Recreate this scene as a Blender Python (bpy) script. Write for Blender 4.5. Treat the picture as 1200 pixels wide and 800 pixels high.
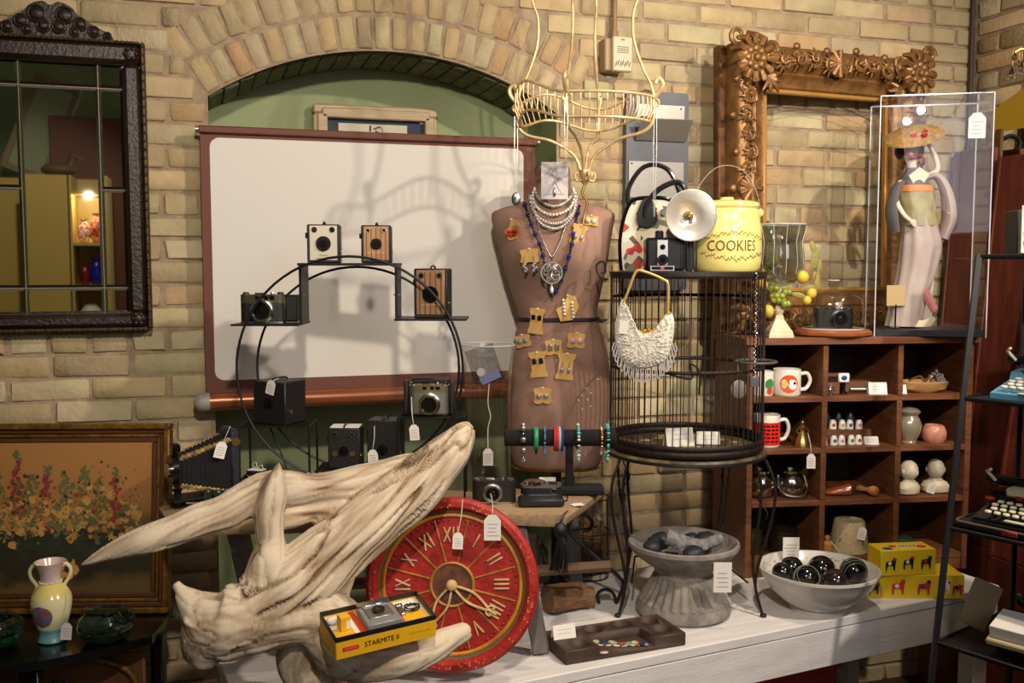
import bpy, bmesh, math, random
from mathutils import Vector, Matrix
for o in list(bpy.data.objects): bpy.data.objects.remove(o, do_unlink=True)
SC = bpy.context.scene
COL = SC.collection
R = math.radians
PI = math.pi
FACE = -R(17.7)        # rz of a thing squarely facing the photographer
rnd = random.Random(7)

# ---------------------------------------------------------------- camera
YAW, PIT, FPX = R(17.7), R(4.47), 1150.0
CAM = Vector((0, -3.08, 1.6))
cd = bpy.data.cameras.new('camera'); co = bpy.data.objects.new('camera', cd); COL.objects.link(co)
cd.sensor_width = 36.0; cd.lens = FPX/1200*36.0; cd.clip_start = .05
co.location = CAM; co.rotation_euler = (PI/2-PIT, 0, -YAW)
SC.camera = co
FW = Vector((math.sin(YAW)*math.cos(PIT), math.cos(YAW)*math.cos(PIT), -math.sin(PIT)))
RT = Vector((math.cos(YAW), -math.sin(YAW), 0)); UP = RT.cross(FW)

# ---------------------------------------------------------------- light
SC.view_settings.view_transform = 'Standard'; SC.view_settings.look = 'None'
SC.view_settings.gamma = 1.0; SC.view_settings.use_curve_mapping = False
SC.view_settings.exposure = 0.2
w = bpy.data.worlds.new('room_air'); SC.world = w; w.use_nodes = True
w.node_tree.nodes['Background'].inputs[0].default_value = (1.0, .86, .68, 1)
w.node_tree.nodes['Background'].inputs[1].default_value = .10
def spot(loc, aim, e, col, size=75, rad=.05, blend=.6):
    l = bpy.data.lights.new('spot_or_fill', 'SPOT'); l.energy = e; l.color = col
    l.spot_size = R(size); l.spot_blend = blend; l.shadow_soft_size = rad
    o = bpy.data.objects.new('spot_or_fill', l); COL.objects.link(o); o.location = loc
    o.rotation_euler = (Vector(aim)-Vector(loc)).to_track_quat('-Z', 'Y').to_euler()
WARM = (1, .87, .71)
spot((2.3, -2.7, 3.15), (1.15, -.2, 1.55), 205, WARM, 80, .05)
spot((.1, -2.8, 2.6), (.75, -.1, 1.55), 135, WARM, 68, .05)
spot((1.5, -1.15, 3.1), (1.55, -.75, .6), 60, (1, .84, .66), 72, .04)
spot((1.3, -2.9, 2.45), (2.1, 0, 1.95), 150, (1, .91, .79), 52, .02)
spot((-.5, -2.0, 3.2), (-1.3, -4.1, 1.4), 80, WARM, 60, .05)  # added fill to brighten the cupboard in the mirror, no known lamp here
al = bpy.data.lights.new('shop_window', 'AREA'); al.energy = 22; al.color = (.86, .88, 1); al.size = 1.8
ao = bpy.data.objects.new('shop_window', al); COL.objects.link(ao); ao.location = (1.3, -4.8, 2.7)
ao.rotation_euler = (Vector((.7, -.4, 1.2))-ao.location).to_track_quat('-Z', 'Y').to_euler()

# ---------------------------------------------------------------- pixel -> place (1200x800 frame)
def ray(px, py): return FW + RT*((px-600)/FPX) + UP*((400-py)/FPX)
def P(px, py, Y):
    d = ray(px, py); return CAM + d*((Y-CAM.y)/d.y)
def PZ(px, py, Z):
    d = ray(px, py); return CAM + d*((Z-CAM.z)/d.z)
def SZ(p): return (Vector(p)-CAM).dot(FW)/FPX          # metres per pixel there
def PX(px, py, X):
    d = ray(px, py); return CAM + d*((X-CAM.x)/d.x)
def pix(p):
    d = Vector(p)-CAM; z = d.dot(FW)
    return 600+FPX*d.dot(RT)/z, 400-FPX*d.dot(UP)/z

# ---------------------------------------------------------------- materials
def lin(c):
    return tuple((v/12.92 if v <= .04045 else ((v+.055)/1.055)**2.4) for v in [x/255 for x in c]) + (1,)
MATS = {}
def mat(name, c, rough=.6, metal=0, c2=None, scale=12, bump=0, bscale=None, detail=4, stretch=None, coat=0, rand=None, contrast=.5, spec=None, sss=0):
    if name in MATS: return MATS[name]
    m = bpy.data.materials.new(name); m.use_nodes = True; nt = m.node_tree
    b = nt.nodes['Principled BSDF']; b.inputs['Roughness'].default_value = rough; b.inputs['Metallic'].default_value = metal
    b.inputs['Base Color'].default_value = lin(c)
    if coat: b.inputs['Coat Weight'].default_value = coat; b.inputs['Coat Roughness'].default_value = .08
    if spec is not None: b.inputs['Specular IOR Level'].default_value = spec
    tc = nt.nodes.new('ShaderNodeTexCoord'); vec = tc.outputs['Object']
    if stretch or rand:
        mp = nt.nodes.new('ShaderNodeMapping'); nt.links.new(vec, mp.inputs[0]); vec = mp.outputs[0]
        if stretch: mp.inputs['Scale'].default_value = stretch
        if rand:
            oi = nt.nodes.new('ShaderNodeObjectInfo'); mu = nt.nodes.new('ShaderNodeMath'); mu.operation = 'MULTIPLY'; mu.inputs[1].default_value = 37
            nt.links.new(oi.outputs['Random'], mu.inputs[0]); nt.links.new(mu.outputs[0], mp.inputs['Location'])
    if c2:
        n = nt.nodes.new('ShaderNodeTexNoise'); n.inputs['Scale'].default_value = scale; n.inputs['Detail'].default_value = detail
        nt.links.new(vec, n.inputs['Vector'])
        r = nt.nodes.new('ShaderNodeValToRGB'); nt.links.new(n.outputs[0], r.inputs[0])
        r.color_ramp.elements[0].color = lin(c); r.color_ramp.elements[1].color = lin(c2)
        r.color_ramp.elements[0].position = .5-contrast*.4; r.color_ramp.elements[1].position = .5+contrast*.4
        out = r.outputs[0]
        if rand:
            r2 = nt.nodes.new('ShaderNodeValToRGB'); nt.links.new(oi.outputs['Random'], r2.inputs[0])
            e = r2.color_ramp.elements
            while len(e) < len(rand): e.new(.5)
            for i, cc in enumerate(rand): e[i].position = i/max(1, len(rand)-1); e[i].color = lin(cc)
            mx = nt.nodes.new('ShaderNodeMix'); mx.data_type = 'RGBA'; mx.blend_type = 'MULTIPLY'; mx.inputs[0].default_value = 1
            nt.links.new(out, mx.inputs[6]); nt.links.new(r2.outputs[0], mx.inputs[7]); out = mx.outputs[2]
        nt.links.new(out, b.inputs['Base Color'])
    if bump:
        n2 = nt.nodes.new('ShaderNodeTexNoise'); n2.inputs['Scale'].default_value = bscale or scale*3; n2.inputs['Detail'].default_value = 5
        nt.links.new(vec, n2.inputs['Vector'])
        bp = nt.nodes.new('ShaderNodeBump'); bp.inputs['Strength'].default_value = bump; bp.inputs['Distance'].default_value = .006
        nt.links.new(n2.outputs[0], bp.inputs['Height']); nt.links.new(bp.outputs[0], b.inputs['Normal'])
    MATS[name] = m; return m
def clear(name, tint=(255, 255, 255), ior=1.45, rough=.02, gloss=1.0):
    """thin clear sheet: fresnel mix of see-through and mirror reflection, same for every ray"""
    if name in MATS: return MATS[name]
    m = bpy.data.materials.new(name); m.use_nodes = True; nt = m.node_tree; nt.nodes.clear()
    out = nt.nodes.new('ShaderNodeOutputMaterial'); mx = nt.nodes.new('ShaderNodeMixShader')
    tr = nt.nodes.new('ShaderNodeBsdfTransparent'); tr.inputs[0].default_value = lin(tint)
    gl = nt.nodes.new('ShaderNodeBsdfGlossy'); gl.inputs['Roughness'].default_value = rough
    lw_ = nt.nodes.new('ShaderNodeLayerWeight'); lw_.inputs[0].default_value = .5
    pw = nt.nodes.new('ShaderNodeMath'); pw.operation = 'POWER'; pw.inputs[1].default_value = 4.0
    mu = nt.nodes.new('ShaderNodeMath'); mu.operation = 'MULTIPLY_ADD'; mu.inputs[1].default_value = .75*gloss; mu.inputs[2].default_value = 1.6*((ior-1)/(ior+1))**2
    nt.links.new(lw_.outputs['Facing'], pw.inputs[0]); nt.links.new(pw.outputs[0], mu.inputs[0]); nt.links.new(mu.outputs[0], mx.inputs[0])
    nt.links.new(tr.outputs[0], mx.inputs[1]); nt.links.new(gl.outputs[0], mx.inputs[2]); nt.links.new(mx.outputs[0], out.inputs[0])
    MATS[name] = m; return m

BLACK = mat('black_leatherette', (24, 23, 24), .5, bump=.25, bscale=220)
BLKGL = mat('black_gloss', (14, 14, 15), .18)
IRON = mat('black_iron', (26, 25, 26), .45, .3)
RUST = mat('dark_rusty_iron', (52, 40, 32), .55, .5, (34, 28, 25), 60)
CHROME = mat('chrome', (205, 205, 205), .16, 1)
SILVER = mat('silver_metal', (190, 188, 182), .3, 1)
DULL = mat('satin_aluminium', (168, 164, 155), .38, .9)
GOLD = mat('gold_metal', (205, 160, 84), .3, 1)
WHITE = mat('white_paper', (232, 226, 218), .7)
INK = mat('grey_ink', (178, 170, 168), .8)
BLUEINK = mat('blue_ink', (110, 115, 160), .8)
LENS = mat('lens_glass', (10, 10, 14), .05, coat=1)
CORD = mat('white_string', (215, 208, 195), .8)
CARD = mat('kraft_card', (206, 165, 96), .75, c2=(190, 148, 80), scale=40)
GLASS = clear('clear_glass')
ACRYL = clear('acrylic_sheet', ior=1.26, gloss=.6, rough=.0)
BRASS = mat('aged_brass', (150, 118, 62), .38, .9)

# ---------------------------------------------------------------- mesh builder
class MB:
    def __init__(s): s.v = []; s.f = []
    def _add(s, vs, fs):
        n = len(s.v); s.v += [Vector(v) for v in vs]; s.f += [tuple(i+n for i in f) for f in fs]; return s
    def box(s, c, d, rz=0, bev=0, rx=0, ry=0):
        hx, hy, hz = d[0]/2, d[1]/2, d[2]/2
        m = Matrix.Translation(c) @ Matrix.Rotation(rz, 4, 'Z') @ Matrix.Rotation(ry, 4, 'Y') @ Matrix.Rotation(rx, 4, 'X')
        if bev <= 0:
            vs = [(x*hx, y*hy, z*hz) for x in (-1, 1) for y in (-1, 1) for z in (-1, 1)]
            fs = [(0, 1, 3, 2), (4, 6, 7, 5), (0, 4, 5, 1), (2, 3, 7, 6), (0, 2, 6, 4), (1, 5, 7, 3)]
        else:
            b = min(bev, hx*.9, hy*.9, hz*.9); vs = []; idx = {}
            for x in (-1, 1):
                for y in (-1, 1):
                    for z in (-1, 1):
                        for k in range(3):
                            q = [x*hx, y*hy, z*hz]
                            for j in range(3):
                                if j != k: q[j] -= (x, y, z)[j]*b
                            idx[(x, y, z, k)] = len(vs); vs.append(tuple(q))
            g = lambda x, y, z, k: idx[(x, y, z, k)]
            fs = []
            for sg in (-1, 1):
                for k in range(3):
                    cs = []
                    for (p, q) in ((-1, -1), (1, -1), (1, 1), (-1, 1)):
                        t = [0, 0, 0]; t[k] = sg; t[(k+1) % 3] = p; t[(k+2) % 3] = q; cs.append(g(*t, k))
                    fs.append(tuple(cs) if sg > 0 else tuple(cs[::-1]))
            for k in range(3):
                for p in (-1, 1):
                    for q in (-1, 1):
                        t = [0, 0, 0]; t[(k+1) % 3] = p; t[(k+2) % 3] = q
                        a = list(t); a[k] = -1; b2 = list(t); b2[k] = 1
                        k1, k2 = (k+1) % 3, (k+2) % 3
                        f = (g(*a, k1), g(*b2, k1), g(*b2, k2), g(*a, k2))
                        fs.append(f if p*q < 0 else f[::-1])
            for x in (-1, 1):
                for y in (-1, 1):
                    for z in (-1, 1):
                        f = tuple(g(x, y, z, k) for k in range(3)); fs.append(f if x*y*z > 0 else f[::-1])
        return s._add([m @ Vector(v) for v in vs], fs)
    def tube(s, pts, r, n=8, closed=False, flat=1.0, caps=True):
        pts = [Vector(p) for p in pts]; L = len(pts)
        rs = r if isinstance(r, (list, tuple)) else [r]*L
        tang = []
        for i in range(L):
            a = pts[(i-1) % L] if (closed or i > 0) else pts[i]; b = pts[(i+1) % L] if (closed or i < L-1) else pts[i]
            t = (b-a); tang.append(t.normalized() if t.length > 1e-9 else Vector((0, 0, 1)))
        up = Vector((0, 0, 1)) if abs(tang[0].z) < .9 else Vector((0, 1, 0))
        nrm = (up - tang[0]*up.dot(tang[0])).normalized(); vs = []
        for i in range(L):
            nrm = nrm - tang[i]*nrm.dot(tang[i])
            nrm = nrm.normalized() if nrm.length > 1e-6 else tang[i].orthogonal().normalized()
            bi = tang[i].cross(nrm)
            for k in range(n):
                t = 2*PI*k/n; vs.append(pts[i] + (nrm*math.cos(t)*flat + bi*math.sin(t))*rs[i])
        fs = []
        for i in range(L if closed else L-1):
            j = (i+1) % L
            for k in range(n): fs.append((i*n+k, i*n+(k+1) % n, j*n+(k+1) % n, j*n+k))
        if not closed and caps: fs += [tuple(range(n))[::-1], tuple((L-1)*n+k for k in range(n))]
        return s._add(vs, fs)
    def cyl(s, p0, p1, r0, r1=None, n=16): return s.tube([p0, p1], [r0, r0 if r1 is None else r1], n)
    def lathe(s, prof, n=28, c=(0, 0, 0), mtx=None, ry=1.0, wob=None):
        m = mtx or Matrix.Identity(4); vs = []
        for (r, z) in prof:
            for k in range(n):
                t = 2*PI*k/n; q = r*(wob(t, z) if wob else 1)
                vs.append(Vector(c) + (m @ Vector((q*math.cos(t), q*ry*math.sin(t), z))))
        fs = []; L = len(prof)
        for i in range(L-1):
            for k in range(n): fs.append((i*n+k, i*n+(k+1) % n, (i+1)*n+(k+1) % n, (i+1)*n+k))
        if prof[0][0] > 1e-5: fs.append(tuple(range(n))[::-1])
        if prof[-1][0] > 1e-5: fs.append(tuple((L-1)*n+k for k in range(n)))
        return s._add(vs, fs)
    def sph(s, c, r, nu=14, nv=9, rot=None):
        r = (r, r, r) if isinstance(r, (int, float)) else r
        m = rot or Matrix.Identity(3); vs = []
        for i in range(nv+1):
            t = PI*i/nv
            for k in range(nu):
                q = 2*PI*k/nu
                vs.append(Vector(c)+m @ Vector((r[0]*math.sin(t)*math.cos(q), r[1]*math.sin(t)*math.sin(q), -r[2]*math.cos(t))))
        fs = [(i*nu+k, i*nu+(k+1) % nu, (i+1)*nu+(k+1) % nu, (i+1)*nu+k) for i in range(nv) for k in range(nu)]
        return s._add(vs, fs)
    def prism(s, poly, y0, y1):
        """poly: (x,z) counter-clockwise seen from -y; slab between y0 (front) and y1"""
        n = len(poly); vs = [(x, y0, z) for x, z in poly]+[(x, y1, z) for x, z in poly]
        fs = [tuple(range(n)), tuple(range(n, 2*n))[::-1]]
        fs += [(i, i+n, (i+1) % n+n, (i+1) % n) for i in range(n)]
        return s._add(vs, fs)
    def slab(s, poly, z0, z1):
        n = len(poly); vs = [(x, y, z0) for x, y in poly]+[(x, y, z1) for x, y in poly]
        fs = [tuple(range(n))[::-1], tuple(range(n, 2*n))]
        fs += [(i, (i+1) % n, (i+1) % n+n, i+n) for i in range(n)]
        return s._add(vs, fs)
    def ring(s, c, r, tr, axis='z', n=40, m=8, a0=0, a1=2*PI, ry=1.0):
        full = abs(a1-a0-2*PI) < 1e-6; pts = []
        for k in range(n if full else n+1):
            t = a0+(a1-a0)*k/n; x, y = r*math.cos(t), r*ry*math.sin(t)
            pts.append(Vector(c)+Vector({'z': (x, y, 0), 'y': (x, 0, y), 'x': (0, x, y)}[axis]))
        return s.tube(pts, tr, m, closed=full)
    def grid(s, fn, nu, nv, closed_u=False):
        vs = [fn(i/(nu if closed_u else nu), j/nv) for j in range(nv+1) for i in range(nu if closed_u else nu+1)]
        w = nu if closed_u else nu+1
        fs = [(j*w+i, j*w+(i+1) % w, (j+1)*w+(i+1) % w, (j+1)*w+i) for j in range(nv) for i in range(nu)]
        return s._add(vs, fs)
    def xf(s, m):
        s.v = [m @ v for v in s.v]; return s
    def add(s, o, m=None):
        return s._add([m @ v for v in o.v] if m else o.v, o.f)

def mesh(name, mb, m, smooth=38):
    me = bpy.data.meshes.new(name); me.from_pydata([tuple(v) for v in mb.v], [], mb.f)
    bm = bmesh.new(); bm.from_mesh(me); bmesh.ops.recalc_face_normals(bm, faces=bm.faces); bm.to_mesh(me); bm.free()
    if smooth:
        me.shade_smooth(); me.set_sharp_from_angle(angle=R(smooth))
    me.materials.append(m); return me
def obj(name, mb, m, parent=None, smooth=38, loc=None, rot=None):
    sc = PXS.get(parent.name, 1) if parent else 1
    if sc != 1 and not isinstance(mb, bpy.types.Mesh): mb.xf(Matrix.Scale(sc, 4))
    me = mb if isinstance(mb, bpy.types.Mesh) else mesh(name, mb, m, smooth)
    o = bpy.data.objects.new(name, me); COL.objects.link(o)
    if sc != 1: PXS[o.name] = sc
    if parent: o.parent = parent
    if loc: o.location = loc
    if rot: o.rotation_euler = rot
    return o
PXS = {}                    # things whose parts are given in photo pixels: metres per pixel
def tag(o, label, cat, group=None):
    o['label'] = label; o['category'] = cat
    if group: o['group'] = group
    return o
def thing(name, label, cat, loc=(0, 0, 0), rz=0, group=None):
    o = bpy.data.objects.new(name, None); COL.objects.link(o); o.location = loc; o.rotation_euler = (0, 0, rz)
    o.empty_display_size = .02
    return tag(o, label, cat, group)
def pthing(name, label, cat, p, rz=FACE, group=None, s=None):
    t = thing(name, label, cat, p, rz, group); PXS[t.name] = s or SZ(p); return t
def struct(name, mb, m, smooth=30):
    o = obj(name, mb, m, None, smooth); o['kind'] = 'structure'; return o
def copy_tree(o, parent=None):
    c = o.copy(); COL.objects.link(c); c.parent = parent
    for ch in list(o.children): copy_tree(ch, c)
    return c
def lettering(name, body, size, m, parent, loc, rot=(PI/2, 0, 0), ext=.0004, sx=1, align='CENTER', curve_r=None):
    sc = PXS.get(parent.name, 1)
    cu = bpy.data.curves.new('tmp', 'FONT'); cu.body = body; cu.size = size; cu.extrude = ext; cu.align_x = align; cu.align_y = 'CENTER'; cu.resolution_u = 2
    t = bpy.data.objects.new('tmp', cu); COL.objects.link(t)
    me = bpy.data.meshes.new_from_object(t.evaluated_get(bpy.context.evaluated_depsgraph_get()))
    bpy.data.objects.remove(t, do_unlink=True); bpy.data.curves.remove(cu)
    mm = Matrix.Scale(sx, 4, (1, 0, 0)); me.transform(mm)
    if curve_r:                                    # wrap round a vertical cylinder, local text plane x-y, z out
        for v in me.vertices:
            a = v.co.x/curve_r; rr = curve_r+v.co.z; v.co = Vector((rr*math.sin(a), v.co.y, rr*math.cos(a)-curve_r))
    me.transform(Matrix.Scale(sc, 4)); loc = Vector(loc)*sc
    me.materials.clear(); me.materials.append(m)
    o = bpy.data.objects.new(name, me); COL.objects.link(o); o.parent = parent; o.location = loc; o.rotation_euler = rot
    return o
def smooth_path(pts, k=6, closed=False):
    """Catmull-Rom through points (any dimension tuples)"""
    pts = [tuple(p) for p in pts]; n = len(pts); out = []
    for i in range(n if closed else n-1):
        p0 = pts[(i-1) % n] if closed or i > 0 else pts[i]; p1 = pts[i]; p2 = pts[(i+1) % n]
        p3 = pts[(i+2) % n] if closed or i+2 < n else p2
        for j in range(k):
            t = j/k
            out.append(tuple(.5*((2*b)+(-a+c)*t+(2*a-5*b+4*c-d)*t*t+(-a+3*b-3*c+d)*t**3) for a, b, c, d in zip(p0, p1, p2, p3)))
    if not closed: out.append(pts[-1])
    return out
def price_tag(parent, top, h, w, anchor=None, tilt=0, face=0, lines=True, name='price_tag', thick=.0007, rect=False, via=None):
    """card tag with clipped top corners hanging by a string; coordinates local to parent; top = hole point"""
    t = Vector(top); b = MB(); k_ = 1/PXS.get(parent.name, 1); thick *= k_
    poly = [(-w/2, -h), (w/2, -h), (w/2, -h*.22), (w*.22, 0), (-w*.22, 0), (-w/2, -h*.22)]
    if rect: poly = [(-w/2, -h), (w/2, -h), (w/2, 0), (-w/2, 0)]
    b.prism(poly, -thick/2, thick/2)
    m = Matrix.Translation(t) @ Matrix.Rotation(face, 4, 'Z') @ Matrix.Rotation(tilt, 4, 'Y')
    b.xf(m); o = obj(name, b, WHITE, parent)
    if lines:
        l = MB()
        for k in range(4): l.box((rnd.uniform(-.04, .04)*w, -thick, -h*(.36+.15*k)), (w*rnd.uniform(.45, .75), thick*.5, h*.035))
        l.xf(m); obj('handwriting', l, INK, o)
    if anchor is not None:
        a = Vector(anchor); mid = Vector(via) if via is not None else (a+t)/2+Vector((.002*k_, 0, .0))
        s_ = MB(); off = Vector((h*.03, 0, 0)); s_.tube([a, mid, t-Vector((0, 0, h*.06))], .0006*k_, 5); s_.tube([a+off, mid+off, t-Vector((0, 0, h*.06))], .0006*k_, 5); obj('tag_string', s_, CORD, o)
    return o
def card(label, loc, w, h, rz=0, tent=True, lean=R(18), group=None, name='price_card'):
    b = MB(); b.box((0, 0, h/2), (w, .0012, h)); b.xf(Matrix.Rotation(-lean, 4, 'X'))
    t = thing(name, label, 'card', loc, rz, group)
    obj('card_face', b, WHITE, t)
    if tent:
        b2 = MB(); b2.box((0, 0, h/2), (w, .0012, h)); b2.xf(Matrix.Translation((0, 2*h*math.sin(lean), 0)) @ Matrix.Rotation(lean, 4, 'X')); obj('card_back', b2, WHITE, t)
    l = MB()
    for k in range(2): l.box((0, -.001, h*(.66-.26*k)), (w*rnd.uniform(.5, .75), .0004, h*.03))
    l.xf(Matrix.Rotation(-lean, 4, 'X')); obj('handwriting', l, INK, t)
    return t
# ================================================================ SETTING
ZB = .60                                            # display bench top
BR = mat('cream_brick', (207, 196, 172), .85, c2=(176, 164, 140), scale=16, bump=.55, bscale=70, rand=[(255, 250, 235), (226, 214, 190), (255, 232, 200), (240, 240, 215), (238, 205, 172), (250, 245, 225), (215, 200, 180)], contrast=.9)
MORT = mat('mortar', (172, 150, 124), .95, c2=(142, 122, 100), scale=30, bump=.6, bscale=120)
GREEN = mat('sage_paint', (152, 162, 120), .7, c2=(140, 150, 108), scale=3, bump=.1, bscale=60)
GREENB = mat('flaking_green_brick', (150, 154, 122), .85, c2=(108, 104, 80), scale=30, bump=.6, bscale=90, rand=[(255, 255, 255), (210, 215, 200)])
DARKFL = mat('dark_floor_wood', (62, 42, 30), .6, c2=(46, 31, 22), scale=6, stretch=(1, 14, 1))
AX, AZ, AR = .5904, 1.2589, 1.0039                  # arch circle (wall plane)
JL, JR, ZT, XL, XR = .04, 1.14, 3.3, -2.3, 2.82
def arch_z(x): return AZ+math.sqrt(max(0, AR*AR-(x-AX)**2))
MY = .008
wb = MB()
def quad(b, x0, x1, za0, zb0, za1, zb1, y): b._add([(x0, y, za0), (x1, y, za1), (x1, y, zb1), (x0, y, zb0)], [(0, 1, 2, 3)])
quad(wb, XL, JL, 0, ZT, 0, ZT, MY); quad(wb, JR, XR, 0, ZT, 0, ZT, MY)
N = 24
for i in range(N):
    x0, x1 = JL+(JR-JL)*i/N, JL+(JR-JL)*(i+1)/N
    quad(wb, x0, x1, arch_z(x0), ZT, arch_z(x1), ZT, MY)
wall_back = struct('wall_back', wb, MORT, 0)
nb = MB(); ND = .30
quad(nb, JL-.01, JR+.01, 0, arch_z(AX)+.02, 0, arch_z(AX)+.02, ND)
for x in (JL, JR): nb._add([(x, MY, 0), (x, ND, 0), (x, ND, arch_z(x)), (x, MY, arch_z(x))], [(0, 1, 2, 3)])
for i in range(N):
    x0, x1 = JL+(JR-JL)*i/N, JL+(JR-JL)*(i+1)/N
    nb._add([(x0, MY, arch_z(x0)+.004), (x1, MY, arch_z(x1)+.004), (x1, ND, arch_z(x1)+.004), (x0, ND, arch_z(x0)+.004)], [(0, 1, 2, 3)])
wall_niche = struct('wall_niche', nb, GREEN, 0)
fb = MB(); fb._add([(XL, -5.2, 0), (XR, -5.2, 0), (XR, ND, 0), (XL, ND, 0)], [(0, 1, 2, 3)])
struct('floor', fb, DARKFL, 0)
rw = MB(); rw._add([(XR+MY, -5.2, 0), (XR+MY, .02, 0), (XR+MY, .02, ZT), (XR+MY, -5.2, ZT)], [(0, 1, 2, 3)])
wall_right = struct('wall_right', rw, MORT, 0)
lw = MB(); lw._add([(XL, -5.2, 0), (XL, .02, 0), (XL, .02, ZT), (XL, -5.2, ZT)], [(0, 1, 2, 3)])
struct('wall_left', lw, mat('pale_green_plaster', (150, 168, 128), .8, c2=(135, 150, 110), scale=4), 0)

fw_ = MB(); fw_._add([(XL, -5.2, 0), (XR, -5.2, 0), (XR, -5.2, ZT), (XL, -5.2, ZT)], [(0, 1, 2, 3)])
struct('wall_front', fw_, MATS['pale_green_plaster'], 0)
# bricks: a few worn brick shapes shared by all
def brick_mesh(L, H, seed, D=.045):
    q = random.Random(seed); b = MB(); b.box((0, D/2, 0), (L, D, H), bev=.006)
    j = .0035
    b.v = [v+Vector((q.uniform(-j, j), q.uniform(-.003, .003) if v.y < .01 else 0, q.uniform(-j*.7, j*.7))) for v in b.v]
    return mesh('brick', b, BR, 50)
CH, BL = .0675, .2165
STR = [brick_mesh(.206, .060, i) for i in range(6)]
HED = [brick_mesh(.0965, .058, 20+i) for i in range(4)]
ARC = [brick_mesh(.062, .097, 40+i) for i in range(4)]
OUT2 = AR+.222
spots = []
def half_open(z):
    zs, co_, si_ = arch_z(JL), (AX-JL)/AR, (arch_z(JL)-AZ)/AR
    if z < zs: return AX-JL
    if z < AZ+OUT2*si_: return AX-JL+(z-zs)*co_/si_
    return math.sqrt(max(0, OUT2**2-(z-AZ)**2))
zr = 1.407-CH*21; row = 0
while zr < 2.95:
    zc = zr+CH/2; hdr = (row % 6 == 2); step = BL/2 if hdr else BL
    x = XL+.05+(step/2 if row % 2 else 0)+rnd.uniform(-.02, .02)
    while x < XR:
        L = .0965 if hdr else .204
        xc = x+L/2
        hw = half_open(zc); lo, hi = x, min(x+L, XR-.006)
        if hw <= 0 or hi < AX-hw-.008 or lo > AX+hw+.008:
            if hi-lo > L-.002: spots.append((xc, zc, hdr))
            elif hi-lo > .03: spots.append(((lo+hi)/2, zc, hi-lo))
        else:                                       # cut brick beside the opening
            for (a, b2) in ((lo, AX-hw-.008), (AX+hw+.008, hi)):
                if b2-a > .03: spots.append(((a+b2)/2, zc, b2-a))
        x += step+rnd.uniform(-.006, .006)*0
    zr += CH; row += 1
HID = [(0, 62, 160, 376), (0, 530, 195, 800), (880, 400, 1140, 800), (1035, 130, 1200, 800), (590, 260, 710, 540), (300, 560, 640, 800)]
def seen(p):
    u, v = pix(p)
    if not (-45 < u < 1160 and -20 < v < 700): return -1
    for h in HID:
        if h[0] < u < h[2] and h[1] < v < h[3]: return -1
    return 1.0/(SZ(p))
vis, hid = [], []
for s in spots: (vis if seen((s[0], 0, s[1])) > 0 else hid).append(s)
vis.sort(key=lambda s: -seen((s[0], 0, s[1]))); hid += vis[238:]; vis = vis[:238]
def brick(me, x, z, rot=0, sx=1, par=wall_back, y=None, rz=0):
    o = bpy.data.objects.new('brick', me); COL.objects.link(o); o.parent = par
    o.location = (x, rnd.uniform(-.001, .004) if y is None else y, z); o.rotation_euler = (0, rot+rnd.uniform(-.012, .012), rz); o.scale = (sx, 1, 1)
    return o
for (x, z, h) in vis:
    if h is True: brick(rnd.choice(HED), x, z)
    elif h is False: brick(rnd.choice(STR), x, z)
    else: brick(rnd.choice(STR if h > .13 else HED), x, z, 0, h/(.204 if h > .13 else .0965))
hb = MB()
for (x, z, h) in hid:
    L = .0965 if h is True else .204 if h is False else h
    hb.box((x, .02, z), (L, .045, .058), bev=.005)
o = obj('brickwork', hb, BR, wall_back, 40); o['kind'] = 'stuff'
# two rowlock rings
for ring in range(2):
    rr = AR+.055+ring*.110; a0 = math.acos((JR-AX)/AR)*(.985 if ring else 1); n = 22 if ring == 0 else 24
    for k in range(n):
        t = PI-a0-(PI-2*a0)*(k+.5)/n
        wdt = (PI-2*a0)*rr/n-.011
        brick(rnd.choice(ARC), AX+rr*math.cos(t), AZ+rr*math.sin(t), PI/2-t, wdt/.062)
        if ring == 0:                               # painted under-face of the same rowlock, running back into the niche
            wn = (PI-2*a0)*AR/n-.006; b = MB(); b.box((0, 0, 0), (wn, ND-.05, .012), bev=.003)
            o = obj('brick', b, GREENB, wall_niche); r2 = AR+rnd.uniform(-.003, .003)
            o.location = (AX+r2*math.cos(t), .045+(ND-.05)/2, AZ+r2*math.sin(t)); o.rotation_euler = (0, PI/2-t, 0)
# right wall bricks (only the strip by the corner is in view)
zr = 1.0; row = 0
while zr < 2.75:
    y = -.02-(BL/2 if row % 2 else 0)
    if row % 2: brick(rnd.choice(HED), XR, zr, 0, 1, wall_right, -.068, -PI/2)
    while y > -.75:
        brick(rnd.choice(STR), XR, zr, 0, 1, wall_right, y-.102, -PI/2).location.x = XR+rnd.uniform(-.004, .004)
        y -= BL
    zr += CH; row += 1
b = MB(); b.tube([(2.79, -.02, .5), (2.79, -.02, ZT)], .008, 8); o = struct('trim_1', b, mat('dark_conduit', (60, 44, 34), .6))

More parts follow.
